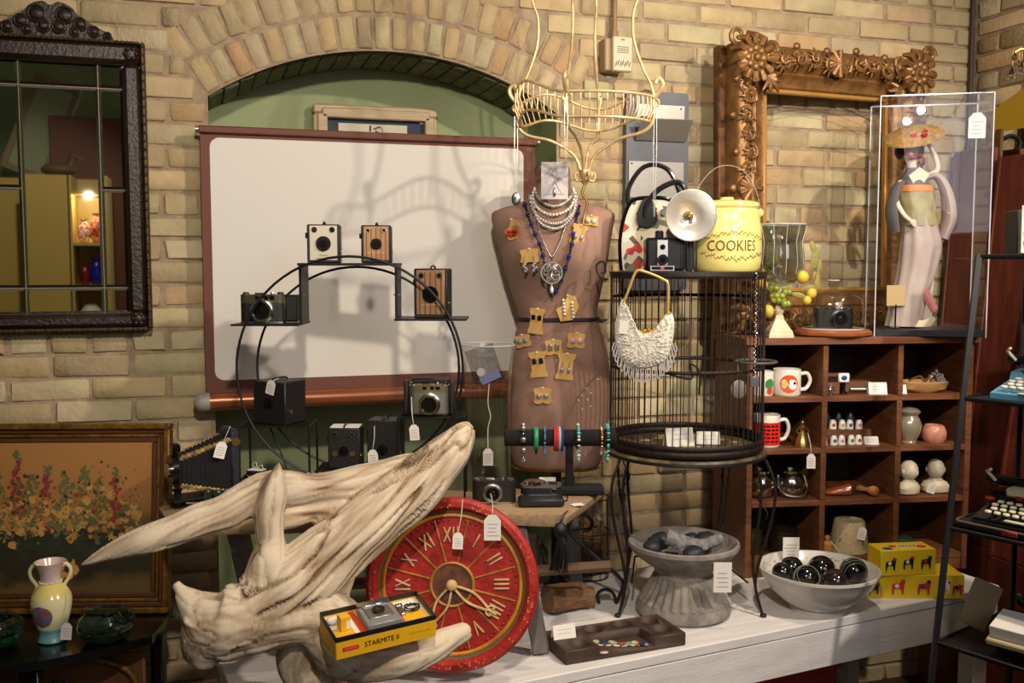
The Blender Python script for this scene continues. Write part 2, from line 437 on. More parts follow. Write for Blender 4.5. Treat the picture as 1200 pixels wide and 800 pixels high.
# conduit and small control box on the wall
s = SZ(P(717, 68, 0)); p = P(717, 68, 0)
t = thing('thermostat_box', 'small beige control box with slotted cover and thin conduit on the brick wall', 'control box', (p.x, 0, p.z))
BEI = mat('beige_plastic', (205, 188, 155), .5)
b = MB(); b.box((-.012, -.028, 0), (.07, .05, .105), bev=.004); obj('back_box', b, mat('tan_box', (165, 142, 108), .6), t)
b = MB(); b.box((.008, -.062, 0), (.07, .022, .112), bev=.004); cv = obj('cover', b, BEI, t)
b = MB()
for k in range(4): b.box((.008, -.0735, .022-k*.006), (.042, .002, .0022))
for k in range(7): b.box((-.016+k*.008, -.0735, -.033+.004*(k % 2)), (.004, .002, .016), ry=.3)
b.box((.008, -.0735, .045), (.012, .002, .004)); kk = obj('marking', b, mat('box_print', (120, 112, 104), .7), cv); kk['kind'] = 'stuff'
b = MB(); b.tube([(.0, -.02, .05), (.0, -.02, .6)], .0085, 10); b.tube([(0, -.02, .05), (0, -.02, .085)], .012, 10); obj('conduit', b, mat('conduit_paint', (140, 112, 72), .6), t)

# white plank display bench
BW = mat('white_painted_wood', (230, 226, 224), .6, c2=(212, 206, 204), scale=5, stretch=(1, 10, 6), bump=.15, bscale=30)
f0, f1 = PZ(620, 797, ZB), PZ(1172, 686, ZB); dr = (f1-f0).normalized(); ang = math.atan2(dr.y, dr.x)
Lr = (f1-f0).length; LEN = Lr+.66
t = thing('display_bench', 'long white painted plank display bench with deep apron', 'bench', (f1.x-dr.x*LEN/2, f1.y-dr.y*LEN/2, 0), ang)
for k, (d0, d1) in enumerate(((0, .21), (.214, .42), (.424, .63))):
    b = MB(); b.box((0, (d0+d1)/2, ZB-.014), (LEN, d1-d0, .028), bev=.003); obj('plank', b, BW, t)
b = MB(); b.box((0, .012, ZB-.028-.055), (LEN-.01, .022, .106), bev=.002); obj('apron', b, BW, t)
b = MB(); b.box((LEN/2-.012, .31, ZB-.08), (.022, .58, .10), bev=.002); obj('end_board', b, BW, t)
for sx in (-1, 1):
    for yy in (.05, .58):
        b = MB(); b.box((sx*(LEN/2-.05), yy, (ZB-.03)/2), (.06, .06, ZB-.03), bev=.003); obj('leg', b, BW, t)
# red box stored under the bench
q = PZ(935, 792, .42)
t = thing('storage_box', 'red lidded storage box on the floor under the white bench', 'box', (q.x-.0, q.y+.05, 0), .12)
b = MB(); b.box((0, .1, .2), (.36, .22, .4), bev=.004); obj('box_body', b, mat('dark_red_board', (120, 30, 30), .6), t)
b = MB(); b.box((0, .1, .41), (.38, .24, .02), bev=.004); obj('lid', b, mat('red_lid', (160, 36, 38), .55), t)
# ================================================================ LEFT WALL GROUP
DKW = mat('dark_carved_wood', (44, 27, 18), .42, c2=(28, 17, 12), scale=40, bump=.4, bscale=90)
OLDG = mat('worn_gilt_edge', (92, 70, 40), .5, .3, (50, 36, 22), 60)
MX, MZ0, MZ1, MW = -.372, 1.42, 2.222, .46
t = thing('hanging_mirror', 'hanging mirror in a dark carved wooden frame with crest on the brick wall', 'mirror', (MX, 0, MZ0))
H = MZ1-MZ0; fw = .05
def framebar(b, x0, x1, z0, z1): b.box(((x0+x1)/2, -.03, (z0+z1)/2), (x1-x0, .05, z1-z0), bev=.012)
for nm, r_ in (('frame_rail', (-MW/2, MW/2, H-fw-.006, H)), ('frame_rail', (-MW/2, MW/2, 0, fw-.01)), ('frame_stile', (-MW/2, -MW/2+fw, fw-.01, H-fw-.006)), ('frame_stile', (MW/2-fw, MW/2, fw-.01, H-fw-.006))):
    b = MB(); framebar(b, *r_); obj(nm, b, DKW, t)
for r_ in ((-MW/2, MW/2, H, H+.008), (-MW/2, MW/2, -.01, 0), (MW/2, MW/2+.012, -.01, H+.008), (-MW/2-.012, -MW/2, -.01, H+.008)):
    b = MB(); b.box(((r_[0]+r_[1])/2, -.028, (r_[2]+r_[3])/2), (r_[1]-r_[0], .05, r_[3]-r_[2]), bev=.004)
    for k in range(34):
        u = (k+.5)/34
        b.sph((r_[0]+(r_[1]-r_[0])*u if r_[1]-r_[0] > .1 else (r_[0]+r_[1])/2, -.053, r_[2]+(r_[3]-r_[2])*u if r_[3]-r_[2] > .1 else (r_[2]+r_[3])/2), .005, 6, 4)
    o = obj('beaded_edge', b, OLDG, t)
for sx in (-1, 1):
    for zz in (.025, H-.028):
        b = MB(); b.sph((sx*(MW/2-.025), -.055, zz), (.02, .008, .02), 12, 7)
        for k in range(6): b.sph((sx*(MW/2-.025)+.014*math.cos(k*PI/3), -.058, zz+.014*math.sin(k*PI/3)), .007, 8, 5)
        obj('corner_rosette', b, DKW, t)
b = MB(); poly = smooth_path([(-.165, .0), (-.15, .028), (-.11, .04), (-.075, .062), (-.05, .088), (-.02, .098), (0, .088), (.02, .098), (.05, .088), (.075, .062), (.11, .04), (.15, .02), (.165, .0)], 4)
b.prism([(x, z+H+.006) for x, z in poly][::-1], -.045, -.012); cr = obj('crest', b, DKW, t)
b = MB()
for sx in (-1, 1):
    for (x, z, r_) in ((.035, .062, .024), (.075, .04, .018), (.02, .03, .018), (.11, .022, .015), (.145, .012, .010), (.06, .018, .012)):
        b.sph((sx*x, -.046, H+.006+z), (r_, .012, r_*.85), 10, 6); b.ring((sx*x, -.05, H+.006+z), r_*.9, .004, 'y', 14, 6)
o = obj('carving', b, DKW, cr); o['kind'] = 'stuff'
MIR = mat('mirror_silver', (214, 214, 205), .02, 1)
gx0, gx1, gz0, gz1 = -MW/2+fw, MW/2-fw, fw-.01, H-fw-.006
xl = lambda px: P(px, 200, -.03).x-MX
zl = lambda py: P(80, py, -.03).z-MZ0
xs = [gx0, xl(25), xl(118), gx1]; zs = [gz0, zl(337), zl(221), zl(101), gz1]
def pane(x0, x1, z0, z1, k):
    b = MB(); g = .0012; v = .007; x0 += g; x1 -= g; z0 += g; z1 -= g
    vs = [(x0, -.026, z0), (x1, -.026, z0), (x1, -.026, z1), (x0, -.026, z1), (x0+v, -.0285, z0+v), (x1-v, -.0285, z0+v), (x1-v, -.0285, z1-v), (x0+v, -.0285, z1-v)]
    b._add(vs, [(4, 5, 6, 7), (0, 1, 5, 4), (1, 2, 6, 5), (2, 3, 7, 6), (3, 0, 4, 7)]); obj('mirror_pane', b, MIR, t, 0)
k = 0
for i in range(3):
    for j in range(4):
        if i == 1 and j == 1: pane(xs[1], xs[2], zs[1], zs[3], k)
        elif not (i == 1 and j == 2): pane(xs[i], xs[i+1], zs[j], zs[j+1], k)
b = MB(); b.box((0, -.02, H/2), (MW-.06, .008, H-.06)); obj('backing', b, mat('mirror_seam', (150, 135, 100), .4), t)

# what the mirror looks at: the left side of the shop behind the photographer
def virt(px, py, Yr):
    q = P(px, py, -.057-Yr); return Vector((q.x, Yr, q.z))
CRM = mat('cream_yellow_paint', (196, 170, 92), .5)
Yc = -3.9
a0, a1, a2 = virt(83, 205, Yc), virt(121, 205, Yc), virt(26, 205, Yc-.5)
top, bot = a0.z, virt(83, 420, Yc).z
W = abs(a1.x-a0.x); D_ = .34
t = thing('display_cupboard', 'cream yellow open shelf cupboard seen in the wall mirror', 'cupboard', (0, 0, 0))
b = MB(); x0, x1 = min(a0.x, a1.x), max(a0.x, a1.x)
b.box(((x0+x1)/2-.3, Yc-D_/2-.17, (top+0)/2), (x1-x0+.6, .02, top)); obj('back_panel', b, CRM, t)
xa, xb = a0.x, a1.x                                 # xa: side nearest
sg = 1 if xb > xa else -1
b = MB(); b.box((xa-sg*.012, Yc-D_/2, top/2), (.024, D_, top)); obj('side_panel', b, CRM, t)
b = MB(); b.box((xa-sg*.15, Yc-.01, top/2), (.27, .02, top)); obj('front_board', b, CRM, t)
b = MB(); b.box((xb+sg*.012, Yc-D_/2, top/2), (.024, D_, top)); obj('side_panel', b, CRM, t)
for py in (224, 284, 334, 372):
    zz = virt(100, py, Yc).z; b = MB(); b.box(((xa+xb)/2, Yc-D_/2, zz-.01), (W, D_, .02)); obj('shelf', b, CRM, t)
b = MB(); b.box(((xa+xb)/2, Yc-D_/2, 0.03), (W+.05, D_, .06)); obj('plinth', b, CRM, t)
pl = bpy.data.lights.new('cupboard_lamp', 'POINT'); pl.energy = 6; pl.color = (1, .88, .66); pl.shadow_soft_size = .01
po = bpy.data.objects.new('cupboard_lamp', pl); COL.objects.link(po); po.location = ((xa+xb)/2, Yc-.03, virt(100, 228, Yc).z)
REDG = mat('red_glaze', (170, 36, 28), .15, c2=(205, 150, 120), scale=60, contrast=.2)
BLUG = mat('cobalt_glaze', (26, 36, 150), .12)
IVG = mat('ivory_glaze', (225, 218, 200), .2)
def pot(label, px, py, h, r_, m, name='ceramic_pot', Y=Yc-.12):
    p = virt(px, py, Y); b = MB(); b.lathe([(r_*.6, 0), (r_*.95, h*.2), (r_, h*.5), (r_*.7, h*.8), (r_*.5, h*.9), (r_*.62, h), (r_*.5, h*.98), (.0, h*.85)], 18)
    o = obj(name, b, m, None, loc=p); tag(o, label, 'pot'); return o
zz = lambda py: virt(100, py, Yc).z
for lab, fx, py, h, r_, m in (('red glazed pot with white flecks on upper cupboard shelf in the mirror', .72, 284, .19, .048, REDG), ('small white and red patterned pot on upper cupboard shelf in the mirror', .3, 284, .15, .04, mat('red_white_glaze', (222, 214, 204), .2, c2=(170, 40, 40), scale=70, contrast=.15)), ('cobalt blue glazed jug on middle cupboard shelf in the mirror', .66, 334, .17, .043, BLUG), ('dark red glazed jar on middle cupboard shelf in the mirror', .3, 334, .13, .033, mat('oxblood_glaze', (120, 22, 22), .15)), ('ivory bowl on the low cupboard shelf in the mirror', .45, 372, .08, .065, IVG)):
    b = MB(); b.lathe([(r_*.6, 0), (r_*.95, h*.2), (r_, h*.5), (r_*.7, h*.8), (r_*.5, h*.9), (r_*.62, h), (r_*.5, h*.98), (.0, h*.85)], 18)
    tag(obj('ceramic_pot', b, m, None, loc=(xa+(xb-xa)*fx, Yc-.08, zz(py)+.002)), lab, 'pot')
# brown door beyond the cupboard
p0 = virt(122, 138, Yc-.5); p1 = virt(160, 138, Yc-.5)
b = MB(); b.box(((p0.x+p1.x)/2-.1, Yc-.5, p0.z/2), (abs(p1.x-p0.x)+.5, .03, p0.z), bev=.004); tag(obj('tall_board', b, mat('red_brown_panel', (104, 56, 34), .5)), 'tall red brown board standing behind the cupboard in the mirror', 'board')
# gilt empty frame leaning there
c0 = virt(48, 150, Yc-.55)
t = thing('leaning_picture_frame', 'grey wooden picture frame leaning tilted behind the cupboard in the mirror', 'picture frame', c0, 0)
t.rotation_euler = (0, R(22), 0)
FRG = mat('grey_frame_wood', (134, 120, 92), .6)
for (cx, cz, sx, sz) in ((0, .32, .3, .05), (0, -.32, .3, .05), (-.13, 0, .05, .6), (.13, 0, .05, .6)):
    b = MB(); b.box((cx, 0, cz), (sx, .03, sz), bev=.006); obj('frame_bar', b, FRG, t)
b = MB(); b.box((0, .008, 0), (.22, .006, .6)); obj('canvas', b, mat('pale_print', (150, 160, 130), .8), t)
# duck decoy on the cupboard
dk = virt(68, 205, Yc-.1)
t = thing('duck_decoy', 'carved wooden duck decoy on top of the cupboard in the mirror', 'decoy', (dk.x, Yc-.15, top), 0)
DUK = mat('decoy_brown', (92, 76, 54), .6)
b = MB(); b.sph((0, 0, .045), (.11, .05, .045), 16, 10); obj('body', b, DUK, t)
b = MB(); b.tube([(-sg*-.07, 0, .07), (sg*.08, 0, .1), (sg*.085, 0, .12)], [.03, .024, .022], 10); b.sph((sg*.09, 0, .128), (.03, .025, .024), 12, 8); hd = obj('head', b, DUK, t)
b = MB(); b.tube([(sg*.11, 0, .125), (sg*.15, 0, .115)], [.014, .01], 8, flat=.4); obj('bill', b, mat('bill_tan', (170, 120, 70), .5), hd)
b = MB(); b.box((0, 0, .004), (.14, .07, .008)); obj('base', b, DUK, t)

# ---------------------------------------------------------------- flower painting leaning on the black table
ZL = .68
pr, plf = PZ(201, 715, ZL), PZ(0, 717, ZL); dv = (pr-plf).normalized(); pang = math.atan2(dv.y, dv.x); PWd = .66; PHt = .50
pc = pr-dv*PWd/2
t = thing('flower_painting', 'garden flower painting in a stepped gilt frame leaning on the brick wall', 'painting', (pc.x, pc.y, ZL), pang)
m = bpy.data.materials.new('flower_garden_canvas'); m.use_nodes = True; nt = m.node_tree; bs = nt.nodes['Principled BSDF']; bs.inputs['Roughness'].default_value = .45
tc = nt.nodes.new('ShaderNodeTexCoord'); sp = nt.nodes.new('ShaderNodeSeparateXYZ'); nt.links.new(tc.outputs['Generated'], sp.inputs[0])
nz = nt.nodes.new('ShaderNodeTexNoise'); nz.inputs['Scale'].default_value = 5; nz.inputs['Detail'].default_value = 5; nt.links.new(tc.outputs['Generated'], nz.inputs['Vector'])
ad = nt.nodes.new('ShaderNodeMath'); ad.operation = 'MULTIPLY_ADD'; ad.inputs[1].default_value = .3; nt.links.new(nz.outputs[0], ad.inputs[0]); nt.links.new(sp.outputs[2], ad.inputs[2])
rp = nt.nodes.new('ShaderNodeValToRGB'); nt.links.new(ad.outputs[0], rp.inputs[0]); e = rp.color_ramp.elements
e[0].position = .2; e[0].color = lin((96, 74, 40)); e[1].position = 1; e[1].color = lin((160, 112, 62))
for ps, c in ((.3, (46, 40, 24)), (.52, (40, 42, 28)), (.66, (100, 80, 44)), (.78, (150, 104, 56))):
    n_ = e.new(ps); n_.color = lin(c)
nt.links.new(rp.outputs[0], bs.inputs['Base Color'])
FM = PHt/ .5
b = MB(); b.box((0, -.012, PHt/2), (PWd-.1, .006, PHt-.1)); cvs = obj('canvas', b, m, t)
FR1 = mat('old_gilt', (150, 108, 48), .42, .55, (92, 60, 26), 50); FR2 = mat('brown_gilt', (84, 50, 24), .5, .2)
for i, (o0, o1, yy, mm) in enumerate(((0, .016, -.036, FR1), (.016, .028, -.026, FR2), (.028, .038, -.022, FR1), (.038, .052, -.018, FR2))):
    w0, w1 = PWd/2-o0, PWd/2-o1
    for nm, c, d in (('frame_rail', (0, 0, PHt-(o0+o1)/2), (2*w0, -yy, o1-o0)), ('frame_rail', (0, 0, (o0+o1)/2), (2*w0, -yy, o1-o0)), ('frame_stile', (-(w0+w1)/2, 0, PHt/2), (o1-o0, -yy, PHt-2*o1)), ('frame_stile', ((w0+w1)/2, 0, PHt/2), (o1-o0, -yy, PHt-2*o1))):
        b = MB(); b.box((c[0], yy/2, c[2]), d, bev=.003); obj(nm, b, mm, t)
# painted blossoms: flat dabs of paint on the canvas
DAB = [mat('paint_crimson', (128, 40, 40), .5), mat('paint_peach', (178, 132, 72), .5), mat('paint_leaf', (92, 92, 50), .5), mat('paint_amber', (156, 112, 54), .5), mat('paint_dark', (42, 46, 34), .5), mat('paint_plum', (90, 40, 52), .5)]
dabs = [MB() for _ in DAB]; q = random.Random(5)
def dab(k, x, z, r_):
    n_ = 7; ph = q.uniform(0, 6); v = [(x+r_*q.uniform(.7, 1.2)*math.cos(ph+6.283*i/n_), -.0156-q.uniform(0, .0006), z+r_*q.uniform(.7, 1.2)*math.sin(ph+6.283*i/n_)) for i in range(n_)]
    dabs[k]._add(v, [tuple(range(n_))])
for (cx, zt_, k) in ((-.25, .34, 5), (-.2, .36, 2), (-.13, .40, 2), (-.075, .425, 0), (-.04, .36, 2), (.0, .385, 0), (.05, .37, 2), (.1, .385, 2), (.14, .35, 2), (.185, .38, 0), (-.30, .38, 2)):
    for i in range(64):
        u = i/64; z = zt_-u*.17; kk = (2 if u < .14 else k) if q.random() < .82 else q.choice((2, 4, 5, 3))
        dab(kk, cx+q.gauss(0, .004+.011*u), z, .0025+.005*q.random())
for i in range(420):
    x = q.uniform(-.28, .25); z = q.gauss(.28, .045)
    if abs(x) < PWd/2-.07 and .17 < z < .40: dab(q.choice((2, 2, 4, 3, 0, 2)), x, z, .002+.004*q.random())
for i in range(330):
    x = q.uniform(-.28, .25); z = q.gauss(.245, .035)
    if abs(x) < PWd/2-.07 and .17 < z < .36: dab(q.choice((1, 3, 1, 3, 2, 1)), x, z, .005+.008*q.random())
for i in range(60): dab(4, q.uniform(-.27, .26), q.gauss(.18, .02), .008+.008*q.random())
for i in range(7): dab(1, .06+.02*math.cos(i), .115+.018*math.sin(i), .012)
for i in range(14): dab(0, -.2+q.gauss(0, .02), .1+q.gauss(0, .015), .008)
for k, d in enumerate(dabs):
    o = obj('brush_dabs', d, DAB[k], cvs, 0); o['kind'] = 'stuff'
t.rotation_euler = (R(-7), 0, pang)

# ---------------------------------------------------------------- black table with vase and bowls
BLT = mat('black_lacquer', (16, 14, 14), .22, coat=.4)
e0, e1 = PZ(186, 742, ZL), PZ(0, 779, ZL)
t = thing('side_table', 'glossy black lacquered side table below the flower painting', 'table', (0, 0, 0))
tp = [PZ(-130, 800, ZL), PZ(60, 772, ZL), PZ(130, 757, ZL), PZ(178, 745, ZL), PZ(192, 728, ZL), PZ(203, 708, ZL), Vector((-.12, -.16, ZL)), Vector((-.95, -.16, ZL))]
b = MB(); b.slab([(p.x, p.y) for p in tp], ZL-.022, ZL); obj('table_top', b, BLT, t)
for px, py in ((190, 738), (37, 772)):
    q_ = PZ(px, py, ZL); b = MB(); b.box((q_.x-.008, q_.y+.03, (ZL-.022)/2), (.022 if px > 100 else .05, .03, ZL-.022), bev=.003, rz=FACE); obj('leg', b, BLT, t)
for xx, yy in ((-.14, -.19), (-.9, -.19)):
    b = MB(); b.box((xx, yy, (ZL-.022)/2), (.03, .03, ZL-.022), bev=.003); obj('leg', b, BLT, t)
# something old and brown stored below the table: a tin tray on edge
q_ = PZ(110, 800, .5)
t = thing('painted_tray', 'brown painted tin tray with dark rosettes leaning under the black table', 'tray', (-.36, -.42, 0), FACE)
TRY = mat('brown_tole', (112, 72, 44), .45, c2=(92, 56, 34), scale=8)
b = MB(); b.box((0, 0, .32), (.44, .012, .60), bev=.005); obj('tray_panel', b, TRY, t)
b = MB(); pts = smooth_path([(-.21, -.012, .05), (-.21, -.012, .5), (-.12, -.012, .6), (.12, -.012, .6), (.21, -.012, .5), (.21, -.012, .05)], 6); b.tube(pts, .01, 8); obj('gilt_rim', b, FR1, t)
for (x, z) in ((.0, .52), (-.16, .46), (.14, .44)):
    b = MB(); b.sph((x, -.008, z), (.026, .004, .026), 12, 6)
    for k in range(7): b.sph((x+.022*math.cos(k*.9), -.009, z+.022*math.sin(k*.9)), (.012, .003, .012), 8, 5)
    obj('rosette', b, mat('dark_rosette', (50, 28, 22), .5), t)

p = PZ(62, 750, ZL)
t = pthing('porcelain_vase', 'cream two-handled porcelain vase with painted scene and turquoise foot', 'vase', p, FACE+.2)
def bandlathe(t, name, prof, m, n=32): b = MB(); b.lathe(prof, n); return obj(name, b, m, t)
POR = mat('cream_porcelain', (226, 218, 172), .18, coat=.5); TUR = mat('turquoise_glaze', (70, 150, 165), .2, c2=(140, 190, 190), scale=20, coat=.4)
PNK = mat('mauve_glaze', (190, 150, 160), .2, c2=(222, 205, 190), scale=18, coat=.4)
bandlathe(t, 'foot', [(14, 0), (16.5, 2), (15.5, 5), (14, 8), (14.5, 13), (16, 17)], TUR)
bandlathe(t, 'body', [(16, 17), (20, 30), (22.3, 43), (22.5, 50), (21.5, 55)], POR)
bandlathe(t, 'shoulder', [(21.5, 55), (19, 60), (15, 65), (11.5, 70)], mat('yellow_glaze', (222, 204, 120), .2, coat=.4))
bandlathe(t, 'neck', [(11.5, 70), (10.8, 73), (11.5, 80), (14, 88), (16.5, 93), (17.3, 94.5), (16, 94), (11, 84), (8, 76), (0, 74)], PNK)
for s_ in (-1, 1):
    b = MB(); b.tube(smooth_path([(s_*12, 0, 88), (s_*17, 0, 91), (s_*22, 0, 85), (s_*21, 0, 76), (s_*15, 0, 66), (s_*17, 0, 60)], 5), 2.1, 8); obj('handle', b, POR, t)
b = MB()
for k in range(22): b.sph((11.6*math.cos(k*.2856), 11.6*math.sin(k*.2856), 71), 1.3, 6, 4)
o = obj('pearl_band', b, POR, t); o['kind'] = 'stuff'
SCN = mat('painted_scene', (150, 70, 50), .3, c2=(90, 110, 140), scale=90, contrast=.3)
def med(u, v):
    a = -PI/2-.35+(u-.5)*1.25*math.sqrt(max(0, 1-(2*v-1)**2)); z = 21+v*27
    rr = 16+6.5*math.sin(min(1, (z-17)/30)*PI/2)+.35; return (rr*math.cos(a), rr*math.sin(a), z)
b = MB(); b.grid(med, 12, 10); obj('painted_medallion', b, SCN, t)
price_tag(t, (21, -21, 27), 20, 12, (20, -12, 62), tilt=.1)

GRN = clear('bottle_green_glass', (150, 205, 160), 1.5)
TCG = clear('thick_clear_glass', (205, 228, 214), 1.9, .05)
def green_bowl(label, px, py, group=None):
    p = PZ(px, py, ZL); t = pthing('glass_bowl', label, 'bowl', p, FACE)
    wob = lambda a, z: 1+.10*math.sin(5*a)*max(0, (z-10)/30)
    b = MB(); b.lathe([(16, 0), (22, 2), (28, 9), (30, 15), (28.5, 17), (24, 12), (14, 6), (0, 5)], 40, wob=wob); obj('green_base', b, mat('solid_green_glass', (10, 62, 34), .06, coat=1), t)
    b = MB(); b.lathe([(30.5, 15), (32, 22), (30, 28), (27, 33), (24, 36), (22, 34), (25, 27), (26.5, 20), (25, 15)], 40, wob=lambda a, z: 1+.13*math.sin(5*a)*(z-12)/24); obj('clear_rim', b, TCG, t)
    b = MB()
    for k in range(90): a = rnd.uniform(0, 6.28); rr = rnd.uniform(25, 31); b.sph((rr*math.cos(a), rr*math.sin(a), rnd.uniform(14, 30)), rnd.uniform(.6, 1.3), 6, 4)
    o = obj('bubbles', b, CHROME, t); o['kind'] = 'stuff'
green_bowl('green and clear bubble glass bowl to the right of the porcelain vase', 124, 750)
green_bowl('green and clear bubble glass bowl to the left of the porcelain vase', -6, 758)
# ================================================================ PROJECTION SCREEN, NICHE PICTURE, PLANK STOOL
SCR = mat('screen_white', (226, 220, 212), .75)
SBR = mat('screen_brown', (112, 66, 52), .7, bump=.1, bscale=200)
TUB = mat('copper_brown_tube', (150, 88, 58), .3, .45)
xa_, xb_ = P(234, 150, -.05).x, P(627, 163, -.05).x; zt_, zb_ = 2.0, P(243, 470, -.05).z
t = thing('projection_screen', 'brown edged white projection screen hanging in front of the arched niche', 'screen', ((xa_+xb_)/2, 0, zb_))
Wd = xb_-xa_; Hd = zt_-zb_
b = MB(); b.box((0, -.05, Hd/2), (Wd, .004, Hd)); obj('border_fabric', b, SBR, t)
ix0, ix1 = P(247, 300, -.05).x-(xa_+xb_)/2+.004, P(613, 300, -.05).x-(xa_+xb_)/2
iz0, iz1 = P(300, 444, -.05).z-zb_, P(300, 163, -.05).z-zb_
rr = .028; poly = []
for cx, cz, a0 in ((ix1-rr, iz0+rr, -90), (ix1-rr, iz1-rr, 0), (ix0+rr, iz1-rr, 90), (ix0+rr, iz0+rr, 180)):
    for k in range(7): poly.append((cx+rr*math.cos(R(a0+15*k)), cz+rr*math.sin(R(a0+15*k))))
b = MB(); b.prism(poly, -.0535, -.052); obj('white_panel', b, SCR, t)
b = MB(); b.box((0, -.056, Hd-.008), (Wd+.012, .018, .022), bev=.004); obj('top_bar', b, SBR, t)
for sx in (-1, 1):
    b = MB(); b.cyl((sx*(Wd/2+.004), -.056, Hd-.008), (sx*(Wd/2+.013), -.056, Hd-.008), .010, n=12); obj('bar_cap', b, DULL, t)
b = MB(); b.cyl((-Wd/2-.012, -.065, 0), (Wd/2+.012, -.065, 0), .026, n=24); obj('roller_tube', b, TUB, t)
for sx in (-1, 1):
    b = MB(); b.lathe([(0.0, 0), (.016, .002), (.025, .012), (.0275, .02), (.0275, .045)], 24, mtx=Matrix.Rotation(sx*PI/2, 4, 'Y') @ Matrix.Scale(-1, 4, (0, 0, 1)))
    b.xf(Matrix.Translation((sx*(Wd/2+.035), -.065, 0))); obj('end_cap', b, mat('grey_cap', (150, 148, 138), .5), t)

p0, p1 = P(366, 121, .27), P(512, 122, .27); pw = p1.x-p0.x; ph = .30
t = thing('niche_picture', 'pale framed print with dark blue mat hanging in the green niche', 'picture', ((p0.x+p1.x)/2, .27, p0.z-ph), 0)
PFR = mat('limewash_frame', (198, 176, 140), .55, c2=(180, 156, 120), scale=10, stretch=(1, 1, 8))
fwd = .033
for nm, c, d in (('frame_rail', (0, 0, ph-fwd/2), (pw, .03, fwd)), ('frame_rail', (0, 0, fwd/2), (pw, .03, fwd)), ('frame_stile', (-pw/2+fwd/2, 0, ph/2), (fwd, .03, ph-2*fwd)), ('frame_stile', (pw/2-fwd/2, 0, ph/2), (fwd, .03, ph-2*fwd))):
    b = MB(); b.box(c, d, bev=.007); b.box((c[0]*.93, -.01, ph/2+(c[2]-ph/2)*.9), (d[0] if d[0] < .1 else d[0]*.86, .03, d[2] if d[2] < .1 else d[2]*1.0), bev=.004); obj(nm, b, PFR, t)
b = MB(); b.box((0, .004, ph/2), (pw-.05, .004, ph-.05)); obj('mat_board', b, mat('slate_blue_mat', (56, 66, 78), .8), t)
b = MB(); b.box((-.01, .001, ph/2-.004), (pw-.19, .003, ph-.112)); pn = obj('print_sheet', b, mat('print_cream', (214, 204, 184), .8), t)
b = MB()
for k in range(40): x = rnd.uniform(-.085, .065); z = rnd.uniform(.06, ph-.072); b.box((x, -.001, z), (rnd.uniform(.004, .03), .001, rnd.uniform(.001, .004)), ry=rnd.uniform(-.4, .4))
b.box((-.02, -.001, ph-.075), (.006, .001, .02)); b.ring((.01, -.001, ph-.08), .012, .001, 'y', 16, 5)
o = obj('line_drawing', b, mat('drawing_ink', (60, 56, 56), .8), pn); o['kind'] = 'stuff'
b = MB(); b.box((pw/2-.055, .001, ph-.047), (.013, .002, .010)); obj('small_label', b, WHITE, t)

ZS = .985
OLDW = mat('weathered_plank', (176, 146, 108), .75, c2=(120, 98, 76), scale=7, stretch=(2, 22, 10), bump=.35, bscale=40, contrast=.9)
OLDG2 = mat('grey_weathered_leg', (132, 126, 122), .8, c2=(92, 84, 80), scale=8, stretch=(16, 16, 1.5), bump=.4, bscale=50, contrast=.9)
t = thing('plank_stool', 'long rough plank bench carrying the cameras and bracelet stand', 'plank bench', (0, 0, 0))
tp = [PZ(200, 611, ZS), PZ(320, 611, ZS), PZ(460, 606, ZS), PZ(560, 599, ZS), PZ(664, 603, ZS), PZ(683, 590, ZS), PZ(706, 572, ZS), PZ(560, 572, ZS), PZ(400, 578, ZS), PZ(186, 592, ZS)]
b = MB(); n_ = len(tp); vs = []
for k, (ins, z) in enumerate(((.012, ZS), (0, ZS-.007), (0, ZS-.022), (.010, ZS-.032))):
    c_ = sum(tp, Vector())/n_
    for p in tp:
        d = (c_-p); d.z = 0; q_ = p+d.normalized()*ins; vs.append((q_.x, q_.y, z))
b._add(vs, [tuple(range(n_))[::-1], tuple(range(3*n_, 4*n_))]+[(k*n_+i, k*n_+(i+1) % n_, (k+1)*n_+(i+1) % n_, (k+1)*n_+i) for k in range(3) for i in range(n_)])
obj('plank_top', b, OLDW, t, 50)
def leg(a, c, w_, th=.03):
    b = MB(); a = Vector(a); c = Vector(c)+Vector((0, 0, .007)); b.box((0, 0, 0), (w_, th, (a-c).length), bev=.004)
    z = (a-c).normalized(); x = Vector((math.cos(FACE), math.sin(FACE), 0)); x = (x-z*x.dot(z)).normalized(); y = z.cross(x)
    m_ = Matrix((x, y, z)).transposed().to_4x4(); m_.translation = (a+c)/2; b.xf(m_); return obj('leg', b, OLDG2, t)
ft = PZ(634, 767, ZB); leg(P(606, 612, -.77), (ft.x, ft.y, ZB+.001), .043)
f2 = PZ(676, 692, ZB); leg((f2.x-.03, f2.y, ZS-.03), (f2.x, f2.y, ZB+.001), .04)
f3 = PZ(305, 745, ZB); leg((f3.x-.06, -.62, ZS-.03), (f3.x, f3.y, ZB+.001), .05)
f4 = PZ(322, 712, ZB); leg((f4.x-.03, -.47, ZS-.03), (f4.x, f4.y, ZB+.001), .045)
a_, c_ = Vector((f4.x-.01, -.52, .76)), Vector((f2.x-.01, -.6, .76)); b = MB(); b.tube([a_, c_], .016, 8); obj('stretcher', b, mat('brown_stretcher', (96, 70, 48), .7), t)

